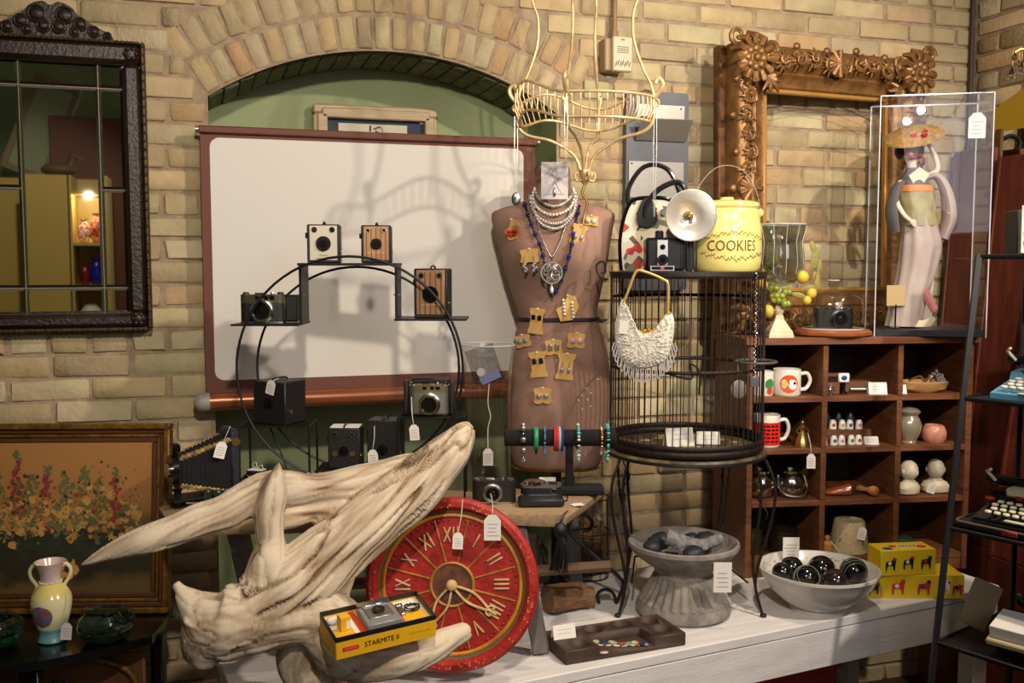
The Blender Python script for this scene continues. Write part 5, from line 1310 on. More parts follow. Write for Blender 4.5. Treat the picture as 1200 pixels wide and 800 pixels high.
for (x_, y_) in ((799, 126), (741, 192)):
    b = MB(); b.cyl((P(x_, y_, -.04).x-cx, -.034, py2z(y_)), (P(x_, y_, -.04).x-cx, -.037, py2z(y_)), .003, n=8); obj('screw', b, IRON, t)

# ================================================================ WIRE CAGE ON IRON TABLE
YC = -.52
cg = P(803, 523, YC); sg_ = SZ(cg); ZTAB = cg.z
RC = 89*sg_
t = thing('wire_cage', 'tall round wire birdcage with flat top standing on an iron table', 'birdcage', (cg.x, cg.y, ZTAB), FACE); PXS[t.name] = sg_
HC = (P(807, 319, YC).z-ZTAB)/sg_
def cring(z, r_, th, nm='cage_ring', a0=0, a1=2*PI):
    b = MB(); b.ring((0, 0, z), r_, th, 'z', 56, 6, a0, a1); b.v = [Vector((v.x, v.y, z+(v.z-z)*2.4)) for v in b.v]; obj(nm, b, RUST, t)
cring(5, 88, 1.6); cring(12, 88, 1.4); cring(HC-3, 88, 1.5); cring(HC*.47, 88, .8); cring(HC*.86, 88, .8, a0=R(20), a1=R(160))
b = MB(); b.lathe([(89, HC), (90, HC-1), (90, HC+1), (0, HC+1)], 56); obj('cage_top', b, mat('dark_top_sheet', (50, 44, 42), .5, .4), t)
b = MB(); b.lathe([(86, 1), (86, 2.5), (0, 2.5)], 48); obj('cage_tray', b, mat('mottled_tray', (120, 104, 76), .5, .2, (60, 50, 40), 30, contrast=.3), t)
for k in range(66):
    a = 2*PI*k/66; b = MB(); b.tube([(88*math.cos(a), 88*math.sin(a), 2), (88*math.cos(a), 88*math.sin(a), HC)], .62, 5, caps=False); obj('bar', b, RUST, t)
# scattered shell chips on the tray
for k in range(16):
    pass
# feeder ring with hanging disc inside the right side, little perch and side scrolls
b = MB(); b.ring((66, -60, HC*.52), 22, 1.5, 'z', 28, 6); fr2 = obj('feeder_ring', b, mat('zinc_wire', (110, 104, 96), .5, .6), t)
b = MB(); b.tube([(45, -62, HC*.52), (47, -63, HC*.42)], .6, 5); b.sph((47, -63, HC*.42-10), (9, 1.2, 10.5), 18, 10); obj('round_disc', b, mat('old_zinc', (134, 126, 110), .5, .5), fr2)
b = MB(); b.tube(smooth_path([(-38, -78, HC*.47), (-10, -86, HC*.44), (-12, -88, HC*.52), (-2, -90, HC*.48), (-2, -90, HC*.36)], 5), 1.1, 6); obj('door_latch', b, RUST, t)
b = MB(); b.tube(smooth_path([(-93, -5, HC*.96), (-103, -8, HC*.98), (-106, -8, HC*1.04), (-98, -8, HC*1.06), (-96, -8, HC*1.0), (-101, -8, HC*1.0)], 5), 1.3, 6); obj('side_scroll', b, RUST, t)

ZCT = ZTAB+(HC+1)*sg_                                # cage top surface
mC = Matrix.Rotation(FACE, 3, 'Z')
# table
t = thing('iron_table', 'small round dark iron table with scrolled legs under the birdcage', 'table', (cg.x, cg.y, ZB), FACE); PXS[t.name] = sg_
HT = (ZTAB-ZB)/sg_
b = MB(); b.lathe([(90, HT-6), (92, HT-3), (90, HT-.4), (0, HT-.4)], 56); obj('table_top', b, mat('mosaic_dark', (70, 62, 52), .35, .2, (120, 106, 70), 22, contrast=.2), t)
b = MB(); b.ring((0, 0, HT-5), 91, 2.2, 'z', 56, 7); obj('apron_ring', b, IRON, t)
LEGA = [R(-148), R(-32), R(50), R(130)]
for a in LEGA:
    c, s_ = math.cos(a)*1.12, math.sin(a)*1.08; o_ = MB()
    for dr_ in (0, 12):
        o_.tube(smooth_path([(c*(86-dr_), s_*(86-dr_), HT-6), (c*(96-dr_*1.2), s_*(96-dr_*1.2), HT*.82), (c*(94-dr_*1.1), s_*(94-dr_*1.1), HT*.62), (c*(82-dr_*.6), s_*(82-dr_*.6), HT*.35), (c*78, s_*78, HT*.18), (c*86, s_*86, 2)], 5), 1.7, 6)
    lg = obj('leg', o_, RUST, t)
    b = MB(); b.tube(smooth_path([(c*(84+5*math.sin(k*.8)), s_*(84+5*math.sin(k*.8)), HT*(.88-.025*k)) for k in range(12)], 3), .8, 5); obj('leg_scroll', b, RUST, lg)
    b = MB(); b.sph((c*87, s_*87, 2.4), (4, 4, 2.4), 10, 6); obj('foot', b, RUST, lg)
for i in range(1, 4):
    a, a2 = LEGA[i], LEGA[(i+1) % 4]
    b = MB(); b.tube([(78*math.cos(a), 78*math.sin(a), HT*.2), (78*math.cos(a2), 78*math.sin(a2), HT*.2)], 1.2, 6); obj('stretcher', b, RUST, t)
# things lying on the cage tray
for lab, x, y, w_, rz in (('folded white price card standing inside the birdcage', -8, -18, 34, .25), ('small white price card behind the folded card in the birdcage', 26, -2, 28, -.1)):
    q_ = Vector((cg.x, cg.y, ZTAB+3*sg_))+mC @ (Vector((x, y, 0))*sg_); card(lab, q_, w_*sg_, (22 if x < 0 else 15)*sg_, FACE+rz)
SHL = mat('shell_chip', (200, 180, 130), .3, c2=(150, 120, 70), scale=40)
sh = []
for k in range(22):
    a = rnd.uniform(0, 6.28); r_ = rnd.uniform(15, 78); q_ = Vector((cg.x, cg.y, ZTAB+2.7*sg_))+mC @ (Vector((r_*math.cos(a), r_*math.sin(a), 0))*sg_)
    if k == 0:
        b = MB(); b.lathe([(.0, 0), (.016, .0005), (.017, .002), (.010, .0035), (0, .004)], 12, wob=lambda t_, z: 1+.15*math.sin(3*t_)); me0 = mesh('shell_disc', b, SHL)
    o = bpy.data.objects.new('shell_disc', me0); COL.objects.link(o); o.location = q_; o.rotation_euler = (0, 0, a); o.scale = (rnd.uniform(.7, 1.2),)*3
    tag(o, 'flat tan shell disc lying on the floor of the birdcage', 'shell', 'shell discs on the cage floor')

# ---------------------------------------------------------------- beaded bag and necklace hanging on the cage
pq = P(745, 380, YC-RC*1.0); sp_ = SZ(pq)
pq = Vector((cg.x, cg.y, pq.z))+mC @ (Vector((-62, -96, 0))*sg_)
t = thing('beaded_handbag', 'white beaded crescent handbag with gold frame hanging on the birdcage', 'handbag', pq, FACE-.12); PXS[t.name] = sg_
BEAD = mat('white_beadwork', (242, 236, 226), .5, bump=.6, bscale=400, c2=(224, 214, 200), scale=300)
zo = lambda py: (380-py)
out = smooth_path([(-26, 22), (-31, 0), (-31, -20), (-24, -40), (-8, -48), (8, -47), (24, -38), (30, -18), (31, 2), (27, 12), (20, 6), (12, -6), (0, -10), (-10, -6), (-19, 8), (-22, 24)], 4, True)
b = MB(); n_ = len(out); lay = []
for (y, k) in ((-5, .80), (-6.5, .55)): pass
cxm, czm = 0, -24
vs = []; fs = []
for y, k in ((-7, .35), (-6, .7), (-3, .95), (0, 1), (3, .95), (5, .7)):
    vs += [(cxm+(x-cxm)*k if False else x*(.9+.1*k), y, z if k > .8 else z) for x, z in [(cxm+(x-cxm)*k, czm+(z-czm)*k) for x, z in out]]
for i in range(5): fs += [(i*n_+j, i*n_+(j+1) % n_, (i+1)*n_+(j+1) % n_, (i+1)*n_+j) for j in range(n_)]
fs += [tuple(range(n_)), tuple(5*n_+j for j in range(n_))[::-1]]
b = MB(); b._add(vs, fs); bag = obj('bag_body', b, BEAD, t, 60)
lp = MB()
for k in range(420):
    j = rnd.randrange(n_); u = rnd.random()**.5; x, z = cxm+(out[j][0]-cxm)*u*.92, czm+(out[j][1]-czm)*u*.92; y = -7+ (1.5 if u > .75 else 0)+(2 if u > .9 else 0)
    lp.sph((x, y-.4, z), rnd.uniform(.8, 1.5), 5, 4)
o = obj('bead_loops', lp, BEAD, bag); o['kind'] = 'stuff'
b = MB(); b.tube([(x, -2, z) for x, z in smooth_path([(-22, 24), (-20, 8), (-11, -6), (0, -10.5), (12, -6), (20, 6), (27, 12)], 4)], 1.8, 6); fr3 = obj('gold_frame', b, mat('bright_gold', (222, 184, 104), .35, .4), t)
b = MB(); b.sph((0, -3.5, -8), 2.2, 10, 7); b.sph((4, -3.5, -7), 2.2, 10, 7); obj('clasp', b, GOLD, fr3)
b = MB(); b.tube(smooth_path([(-22, -2, 23), (-17, -2, 36), (-10, -1, 54), (-2, -1, 55), (18, -2, 47), (24, -2, 40), (24, -2, 12)], 4), 1.5, 6); obj('handle', b, mat('bright_gold', (222, 184, 104), .35, .4), t)
b = MB(); b.tube(smooth_path([(-6, -1, 53), (-6, 4, 62), (-4, 20, 67), (-4, 44, 67), (-4, 48, 65.5)], 4), .9, 5); obj('hook', b, RUST, t)
for k in range(19):
    u = k/18; a = PI+.15+u*(PI-.3); x = 31*math.cos(a); z = -16+33*math.sin(a); b = MB()
    pts = [(x-1.2, -2, z), (x*1.06-1.5, -2.5, z-6-4*math.sin(u*PI)), (x*1.06, -2.5, z-9-5*math.sin(u*PI)), (x*1.06+1.5, -2.5, z-6-4*math.sin(u*PI)), (x+1.2, -2, z)]
    b.tube(smooth_path(pts, 3), .7, 5); obj('fringe_loop', b, mat('silver_bead_fringe', (190, 186, 186), .3), bag)
b = MB(); b.box((-22, -8.5, -4), (9, .5, 14), ry=.1); obj('price_slip', b, WHITE, t)
qn2 = Vector((cg.x, cg.y, ZCT))+mC @ (Vector((63, -66, 0))*sg_)
t = thing('hanging_chain_necklace', 'long silver bead chain with square pendant hanging on the front of the birdcage', 'necklace', qn2, FACE); PXS[t.name] = sg_
b = MB()
for k in range(46): b.sph((.6*math.sin(k*.5)+(.7 if k % 2 else -.7), -2, -2-k*2.4), .62 if k % 9 else 1.5, 6, 4)
o = obj('bead_chain', b, SILVER, t); o['kind'] = 'stuff'
b = MB(); b.box((0, -2, -120), (10, 1.5, 11), bev=.4); obj('square_pendant', b, SILVER, t)
# ================================================================ ON TOP OF THE CAGE
def ctop(px, y=0, dz=.3): return Vector((cg.x, cg.y, ZCT+dz*sg_))+mC @ (Vector((px-807, y, 0))*sg_)
FLO = mat('floral_fabric', (206, 192, 168), .7)
nt = FLO.node_tree; bs = nt.nodes['Principled BSDF']; tc = nt.nodes.new('ShaderNodeTexCoord')
vo = nt.nodes.new('ShaderNodeTexVoronoi'); vo.inputs['Scale'].default_value = 46; nt.links.new(tc.outputs['Object'], vo.inputs['Vector'])
hs = nt.nodes.new('ShaderNodeSeparateColor'); nt.links.new(vo.outputs['Color'], hs.inputs[0])
rp = nt.nodes.new('ShaderNodeValToRGB'); rp.color_ramp.interpolation = 'CONSTANT'; nt.links.new(hs.outputs[0], rp.inputs[0]); e = rp.color_ramp.elements
e[0].color = lin((208, 196, 174)); e[1].position = .88; e[1].color = lin((86, 74, 62))
for ps, c in ((.50, (182, 50, 48)), (.64, (204, 192, 170)), (.77, (104, 112, 88))): q_ = e.new(ps); q_.color = lin(c)
nt.links.new(rp.outputs[0], bs.inputs['Base Color'])
t = thing('floral_bag', 'floral fabric bag with black piping and black tubular handles on the birdcage', 'bag', ctop(765, 22), FACE-.12); PXS[t.name] = sg_
poly = smooth_path([(-32, 1), (-34, 30), (-31, 55), (-24, 76), (-14, 84), (18, 84), (28, 76), (33, 55), (35, 30), (33, 1)], 4)+[(0, 0)]
b = MB(); b.prism(poly[::-1], -13, 13); obj('bag_body', b, FLO, t)
for y in (-13, 13):
    b = MB(); b.tube([(x, y, z) for x, z in poly[:-1]], 2.4, 6); obj('piping', b, BLKGL, t)
b = MB(); pts = [(x*1.01, z) for x, z in poly[:-1]]
b._add([(x, y, z) for y in (-13, 13) for x, z in pts], [(i, i+1, len(pts)+i+1, len(pts)+i) for i in range(len(pts)-1)]); obj('gusset', b, BLACK, t)
HND = mat('black_patent', (24, 26, 30), .2, coat=.5)
b = MB(); b.tube(smooth_path([(-23, 10, 72), (-25, 10, 95), (-12, 10, 118), (4, 10, 125), (22, 10, 118), (34, 10, 95), (38, 10, 74)], 6), 2.8, 8); obj('handle', b, HND, t)
b = MB(); b.tube(smooth_path([(-6, -16, 62), (-4, -17, 76), (8, -17, 92), (24, -17, 101), (34, -17, 101), (40, -17, 92), (40, -17, 76)], 6), 3.2, 8); obj('handle', b, HND, t)
b = MB(); b.prism(smooth_path([(-14, 56), (-7, 51), (4, 52), (9, 60), (6, 76), (-1, 84), (-8, 82), (-14, 68)], 4, True), -18, -15); obj('handle_tab', b, HND, t)
b = MB(); b.cyl((16, -14, 68), (16, -19, 68), 4, n=14); obj('snap_clasp', b, CHROME, t)

t = thing('flash_camera', 'black snapshot camera with silver faceplate and large round flash reflector', 'camera', ctop(779, -30), FACE); PXS[t.name] = sg_
b = MB(); b.box((-4, 0, 19), (44, 24, 37), bev=3); bd = obj('body', b, mat('black_bakelite', (20, 18, 18), .25), t)
for k in range(6):
    b = MB(); b.box((13+k*3.4, -11.6, 19), (1.6, 2, 34), bev=.4); obj('body_rib', b, mat('black_bakelite', (20, 18, 18), .25), bd)
b = MB(); b.box((-8, -13, 21), (13, 3, 29), bev=.8); fp = obj('face_plate', b, SILVER, t)
b = MB(); b.cyl((-8, -14, 13), (-8, -17, 13), 6, n=20); lr = obj('lens_ring', b, BLKGL, fp)
b = MB(); b.cyl((-8, -16.8, 13), (-8, -17.4, 13), 3, n=16); obj('lens', b, LENS, lr)
b = MB(); b.cyl((-8, -14, 27), (-8, -15.4, 27), 3, n=14); obj('finder_window', b, LENS, fp)
b = MB(); b.box((-8, -13, 3.6), (27, 2, 5.6), bev=.3); npl = obj('name_plate', b, SILVER, t)
b = MB(); b.box((-8, -14.2, 3.6), (24, .4, 3.4)); obj('plate_print', b, BLKGL, npl)
b = MB(); b.box((-8, -14.6, 3.8), (4, .4, 3)); obj('red_mark', b, mat('mark_red', (190, 40, 34), .4), npl)
b = MB(); b.box((-10, 0, 41), (9, 10, 9), bev=1.5); obj('top_finder', b, BLKGL, t)
b = MB(); b.box((24, -2, 30), (8, 12, 60), bev=2); obj('flash_grip', b, mat('grey_bakelite', (80, 82, 86), .35), t)
mrf = Matrix.Translation((21, -12, 62)) @ Matrix.Rotation(PI/2+.05, 4, 'X')
b = MB(); b.lathe([(5, -8), (10, -6), (17, -1), (24, 7), (27.5, 13), (28.5, 14), (27.5, 14.5), (26.3, 13), (22.5, 7.5), (16, .5), (10, -3.5), (5, -5)], 40, mtx=mrf); rf = obj('flash_reflector', b, mat('polished_reflector', (226, 224, 220), .3, .75), t)
b = MB(); b.lathe([(5, -6), (5, -2), (3.6, 0), (3.6, 4), (1.5, 5), (0, 4.5)], 16, mtx=mrf); obj('bulb_socket', b, BRASS, rf)

JY = mat('yellow_stoneware', (226, 208, 124), .16, coat=.6)
t = thing('cookie_jar', 'yellow glazed cookie jar with brown lettering and thin wire handle', 'cookie jar', ctop(848, -14), FACE); PXS[t.name] = sg_
b = MB(); b.lathe([(35, 0), (38, 3), (39.5, 12), (39.8, 30), (39.2, 48), (38, 54), (37.4, 55), (37.4, 60), (36, 68), (34, 72)], 44); jb = obj('jar_body', b, JY, t)
b = MB(); b.lathe([(35.5, 71), (36.5, 73), (35.5, 77), (30, 79), (14, 80.5), (8, 81), (7, 83.5), (0, 84)], 40); obj('lid', b, JY, t)
for sx in (-1, 1):
    b = MB(); b.sph((sx*38, 0, 66), (4, 5, 5), 10, 7); obj('lug', b, JY, t)
b = MB(); b.tube(smooth_path([(-38, 0, 67), (-34, 2, 92), (-14, 4, 116), (8, 4, 119), (26, 2, 106), (37, 0, 78), (38, 0, 66)], 6), .42, 5); obj('wire_bail', b, mat('dull_wire', (128, 122, 114), .5, .6), t)
BRP = mat('brown_print', (92, 62, 40), .5)
lettering('jar_lettering', 'COOKIES', 17, BRP, jb, (-1, -40.2, 28), ext=.25, sx=.82, curve_r=39.8)
b = MB()
for k in range(44):
    u = (k/43-.5)*2; a = u*.98; top_ = k % 2
    z = 28+(13-6*abs(u)**1.5+1.6*math.sin(k*2.1))*(1 if top_ else -1); rr = 40.0
    c_, s_ = math.sin(a), -math.cos(a)
    b.tube([(rr*c_, rr*s_, z), (rr*math.sin(a+.06), -rr*math.cos(a+.06), z+(3.2 if top_ else -3.2)*(1-abs(u)*.5)), (rr*math.sin(a+.10), -rr*math.cos(a+.10), z+1)], .36, 4)
o = obj('wreath_print', b, BRP, jb); o['kind'] = 'stuff'

# ================================================================ UNDER AND AROUND THE TABLE
STN = mat('grey_stone', (156, 147, 136), .9, c2=(112, 106, 102), scale=25, bump=.6, bscale=60)
pu = PZ(800, 717, ZB); su = SZ(pu)
t = thing('stone_urn', 'wide grey stone urn with fluted foot under the iron table', 'urn', pu, FACE); PXS[t.name] = su
b = MB(); b.lathe([(50, 0), (55, 4), (55, 10), (51, 17)], 48); obj('foot', b, STN, t)
b = MB(); b.lathe([(51, 17), (46, 24), (40, 33), (36, 42), (34, 46)], 168, wob=lambda a, z: 1+.035*math.sin(28*a)); obj('fluted_stem', b, STN, t)
b = MB(); b.lathe([(34, 46), (33, 50), (36, 56), (46, 63), (56, 70), (62, 77), (64.5, 81), (64, 85), (61, 86), (57, 83), (54, 77), (40, 70), (0, 66)], 56); obj('bowl', b, STN, t)
price_tag(t, (33, -60, 78), 34, 20, None, name='paper_tag', rect=True)
DST = mat('dark_pebble', (44, 46, 54), .5)
for i, (x, y, r_) in enumerate(((-37, -4, 10), (-22, 22, 12), (30, 20, 13), (-30, 14, 10), (6, -30, 11), (14, 28, 10))):
    b = MB(); b.sph((0, 0, 0), (r_*1.15*su, r_*su, r_*.8*su), 10, 7); b.v = [v*(1+.12*noise.noise(v*60+Vector((i, 0, 0)))) for v in b.v]
    lab = ['dark rounded stone at the rim side of the urn', 'dark stone at the back of the urn next to the knot', 'black stone under the root tip in the urn', 'small dark stone between two larger ones in the urn', 'dark stone in front of the root knot in the urn', 'small black stone behind the root knot in the urn'][i]
    tag(obj('stone', b, DST, None, loc=pu+mC @ Vector((x*su, y*su, (74+r_*.5)*su))), lab, 'stone')
b = MB(); qb = pu+mC @ (Vector((0, 0, 82))*su)
b.tube(smooth_path([(-22, -6, 10), (-14, -8, 8), (0, -10, 2), (18, -8, 0), (34, -4, 4), (44, -2, 9)], 5), [v*1.0 for v in [4, 8, 10, 9.5, 9, 9, 9.5, 10, 10, 10, 10, 10, 9.5, 9, 8.5, 8, 7.5, 7, 6.5, 6.5, 6.5, 6.5, 6.5, 6, 5, 4]], 10)
b.tube([(-4, -12, 2), (-6, -20, -8)], [5, 3], 8); b.tube([(16, -12, 0), (16, -20, -10)], [4, 2.5], 8)
b.xf(Matrix.Scale(su, 4)); b.v = [v*(1+.06*noise.noise(v*90)) for v in b.v]
tag(obj('root_knot', b, mat('pale_blue_grey_root', (158, 156, 156), .85, c2=(100, 96, 96), scale=70, bump=.8, bscale=160), None, loc=qb, rot=(0, 0, FACE)), 'pale grey gnarled root piece lying in the stone urn', 'root')

# hollowed wooden tray with buttons
fl, fr_, bl = PZ(663, 780, ZB), PZ(804, 756, ZB), PZ(646, 745, ZB)
ax_ = (fr_-fl); wT = ax_.length; aT = math.atan2(ax_.y, ax_.x); dT = .15
t = thing('mancala_tray', 'dark wooden tray with round hollows and a square well of buttons', 'tray', (fl.x, fl.y, ZB), aT)
hT = .036; WDT = mat('dark_brown_wood', (74, 52, 40), .6, c2=(54, 38, 30), scale=8, stretch=(2, 20, 2))
b = MB(); b.box((wT/2, dT/2, hT/2), (wT, dT, hT), bev=.003); o = obj('tray_block', b, WDT, t)
ct = MB()
WELL = [(.16, .25), (.14, .74), (.38, .78), (.63, .80), (.86, .77), (.86, .30)]
for (u, v) in WELL: ct.lathe([(.021, .012), (.025, .018), (.028, .05)], 24, c=(u*wT, v*dT, 0))
ct.box((.5*wT, .22*dT, .05), (.46*wT, .62*dT, .076))
cto = obj('cutter', ct, WDT, t); mo_ = o.modifiers.new('wells', 'BOOLEAN'); mo_.object = cto; mo_.operation = 'DIFFERENCE'; mo_.solver = 'EXACT'
bpy.context.view_layer.update(); me2 = bpy.data.meshes.new_from_object(o.evaluated_get(bpy.context.evaluated_depsgraph_get()))
o.modifiers.clear(); o.data = me2; bpy.data.objects.remove(cto, do_unlink=True)
mT = Matrix.Rotation(aT, 3, 'Z')
def tray(x, y, z): return Vector((fl.x, fl.y, ZB))+mT @ Vector((x, y, z))
BT = [('cream', (216, 204, 176)), ('grey', (150, 150, 156)), ('pale green', (176, 186, 130)), ('white', (226, 222, 216)), ('rust red', (170, 80, 66)), ('dark blue', (50, 54, 80))]
btm = {}
for k in range(17):
    nm, c = BT[k % 6]; r_ = rnd.uniform(.008, .0125)
    if k < 6:
        b = MB(); b.lathe([(.0, 0), (.0095, 0), (.010, .0015), (.009, .003), (.006, .0025), (0, .002)], 16); btm[nm] = mesh('button', b, mat('button_'+nm.replace(' ', '_'), c, .3))
    o = bpy.data.objects.new('button', btm[nm]); COL.objects.link(o)
    o.location = tray(wT*(.32+.36*((k*.382) % 1)), dT*(.06+.42*((k*.618) % 1)), .0125+.003*(k % 3)); o.rotation_euler = (rnd.uniform(-.25, .25), rnd.uniform(-.25, .25), 0); o.scale = (r_/.0095,)*2+(1,)
    tag(o, '%s button in the square well of the wooden tray' % nm, 'button', '%s buttons in the tray' % nm)
b = MB(); b.lathe([(.0, 0), (.007, 0), (.007, .002), (0, .002)], 12); tag(obj('button', b, mat('button_yellow', (222, 196, 110), .3), None, loc=tray(wT*.17, dT*.2, .0125)), 'single yellow button in a round hollow of the wooden tray', 'button')
b = MB()
for k in range(9): b.sph((rnd.uniform(-.016, .016), rnd.uniform(-.012, .012), .003), rnd.uniform(.002, .004), 6, 4)
o = tag(obj('loose_beads', b, mat('rose_beads', (176, 110, 90), .4), None, loc=tray(wT*.86, dT*.3, .0125)), 'tiny pink beads in the front round hollow of the wooden tray', 'beads'); o['kind'] = 'stuff'
card('white price card standing in the corner of the wooden tray', tray(wT*.10, dT*.52, hT), .062, .036, aT-.05)

# split log, dried moss in a wire basket, iron scroll, black tassel
BRK = mat('brown_bark', (110, 78, 50), .85, c2=(66, 46, 32), scale=14, stretch=(8, 1, 8), bump=.9, bscale=60, contrast=.9)
def rough_log(label, pts, rr, m_, amp=.25, name='log'):
    b = MB(); q0 = pts[0]; pp = smooth_path([(*(p-q0), r_) for p, r_ in zip(pts, rr)], 7); b.tube([q[:3] for q in pp], [q[3] for q in pp], 16)
    c = [Vector(q[:3]) for q in pp]
    out_ = []
    for i, v in enumerate(b.v):
        a = c[min(i//16, len(c)-1)]; out_.append(a+(v-a)*(1+amp*noise.noise(Vector((v.x*14, v.y*60, v.z*60)))+.1*noise.noise(v*90)))
    b.v = out_; return tag(obj(name, b, m_, None, loc=q0), label, 'log')
l0, l1 = PZ(652, 722, ZB), PZ(698, 716, ZB)
rough_log('split brown log lying on the bench behind the wooden tray', [l0+Vector((-.02, .02, .045)), l0*.5+l1*.5+Vector((0, .03, .043)), l1+Vector((0, .02, .035))], [.04, .04, .028], mat('tan_split_wood', (150, 108, 68), .8, c2=(84, 58, 38), scale=12, stretch=(2, 14, 14), bump=.7, bscale=50, contrast=.9))
l2 = PZ(641, 694, ZB)
rough_log('dark bark stump leaning behind the split log', [l2+Vector((-.05, .0, .042)), l2+Vector((-.04, .01, .11)), l2+Vector((-.05, .02, .18))], [.04, .045, .025], mat('dark_bark', (62, 46, 38), .9, c2=(36, 28, 24), scale=20, bump=.8))
pm = Vector((1.175, -.21, ZB)); sm_ = SZ(pm)
t = thing('moss_basket', 'wire basket of dried brown moss behind the iron scroll', 'wire basket', pm, 0)
b = MB(); b.sph((0, 0, .10), (.05, .05, .10), 26, 16); b.v = [v+(v-Vector((0, 0, .1))).normalized()*.016*noise.noise(v*28)+(v-Vector((0, 0, .1))).normalized()*.012*noise.noise(v*90) for v in b.v]
b.v = [Vector((v.x, v.y, max(.002, v.z))) for v in b.v]; o = obj('moss', b, mat('dry_moss', (140, 108, 66), .95, c2=(64, 46, 30), scale=45, bump=1, bscale=130, contrast=.6), t); o['kind'] = 'stuff'
for z, r_ in ((.005, .062), (.15, .066), (.26, .064)):
    b = MB(); b.ring((0, 0, z), r_, .002, 'z', 32, 5); obj('basket_hoop', b, RUST, t)
for k in range(14):
    a = 2*PI*k/14; b = MB(); b.tube([(.062*math.cos(a), .062*math.sin(a), .005), (.066*math.cos(a), .066*math.sin(a), .15), (.064*math.cos(a), .064*math.sin(a), .26)], .0014, 5); obj('basket_wire', b, RUST, t)
pi_ = PZ(722, 708, ZB); ss = SZ(pi_)
t = thing('iron_scroll', 'black wrought iron scroll bracket curling up from the bench', 'iron scroll', pi_, FACE); PXS[t.name] = ss
sp_ = [(0, 0, 2), (8, 0, 22), (2, 0, 34), (-14, 0, 48), (-34, 0, 66), (-50, 0, 80), (-56, 0, 94), (-48, 0, 106), (-36, 0, 106), (-29, 0, 98), (-32, 0, 89), (-40, 0, 88)]
b = MB(); b.tube(smooth_path(sp_, 6), 2.2, 8); obj('scroll_bar', b, IRON, t)
b = MB(); b.tube([(-66, 4, 84), (-22, 4, 92)], .9, 6); obj('cross_rod', b, IRON, t)
b = MB(); b.tube(smooth_path([(-20, 0, 2), (-22, 0, 12), (-14, 0, 18), (-4, 0, 14), (0, 0, 2)], 5), 2.0, 7); obj('foot_loop', b, IRON, t)
pt_ = PZ(656, 603, ZS); st = SZ(pt_)
t = thing('black_tassel', 'black knotted cord tassel hanging over the plank edge', 'tassel', pt_+mC @ Vector((0, -.016, -.004)), FACE); PXS[t.name] = st
b = MB(); b.sph((0, 0, -14), (8, 7, 9), 14, 10); b.v = [v*(1+.15*noise.noise(v*.5)) for v in b.v]; obj('knot', b, BLACK, t)
for k in range(26):
    a = k*2.4; r_ = 2+4*((k*.37) % 1); b = MB(); b.tube(smooth_path([(r_*.5*math.cos(a), r_*.5*math.sin(a)-1, -20), (r_*1.6*math.cos(a), r_*1.2*math.sin(a)-2, -38), (r_*2.2*math.cos(a)-4, r_*math.sin(a)-2, -58-8*((k*.61) % 1))], 4), .7, 4); obj('tassel_strand', b, BLACK, t)
b = MB(); b.tube(smooth_path([(0, 0, -6), (2, -1, 0), (6, 6, 4.5), (10, 16, 4)], 5), .9, 5); obj('loop_cord', b, BLACK, t)

# ---------------------------------------------------------------- white bowl with black balls
pbw = PZ(958, 712, ZB); sbw = SZ(pbw)
t = thing('ironstone_bowl', 'white ironstone bowl with ribbed sides and faint floral inside on bench', 'bowl', pbw, FACE); PXS[t.name] = sbw
WHG = mat('ironstone', (214, 208, 200), .25, c2=(202, 196, 188), scale=12, coat=.4)
b = MB(); b.lathe([(32, 0), (33, 3), (31, 5), (42, 12), (55, 24), (63, 36), (67, 44), (69, 46), (69, 49), (66.5, 49), (63, 43), (56, 34), (46, 26), (24, 21), (0, 20)], 72, wob=lambda a, z: 1+(.006*math.sin(36*a) if 6 < z < 40 else 0)); bw = obj('bowl', b, WHG, t)
b = MB()
for k in range(60):
    a = rnd.uniform(.2, PI-.2); zz2 = rnd.uniform(30, 44); rr = 54+(zz2-28)*.6-.8
    b.tube([(rr*math.cos(a), rr*math.sin(a), zz2), ((rr-.3)*math.cos(a+.05), (rr-.3)*math.sin(a+.05), zz2+rnd.uniform(-3, 3))], .5, 4)
o = obj('floral_print', b, mat('grey_green_print', (140, 146, 136), .5), bw); o['kind'] = 'stuff'
price_tag(t, (-18, 50, 70), 26, 20, None, name='paper_tag', rect=True)
GB = mat('black_marble_glaze', (14, 13, 14), .07, coat=1); GS = mat('grey_green_stripe', (120, 128, 112), .3)
for i, (x, y, z, r_, lab, st_) in enumerate(((-44, -6, 37, 12, 'small plain black ball at the side of the white bowl', 0), (-25, 21.5, 34, 14, 'plain black ball at the back of the white bowl', 0), (-16, -8, 31, 15, 'black ball with pale green stripes in the white bowl', 1), (11, -25, 32.5, 15, 'black ball with brown sheen at the front of the white bowl', 2), (9, 17, 33, 17, 'largest glossy black ball in the white bowl', 0), (39, -6, 39, 15.5, 'black ball with fine grey bands in the white bowl', 3))):
    t2 = thing('carpet_ball', lab, 'ball', pbw+mC @ (Vector((x, y, z+7))*sbw), FACE, 'balls in the white bowl'); PXS[t2.name] = sbw
    b = MB(); b.sph((0, 0, 0), r_, 24, 16); obj('ball', b, GB if st_ != 2 else mat('brown_black_glaze', (34, 22, 18), .1, coat=1), t2)
    if st_ in (1, 3):
        for k in range(5):
            b = MB(); rr = math.sqrt(r_*r_-((k-2)*4)**2)+.12; b.ring((0, 0, (k-2)*4), rr, .35, 'z', 36, 5); b.xf(Matrix.Rotation(.5+st_*.4, 4, 'X')); obj('stripe', b, GS, t2)

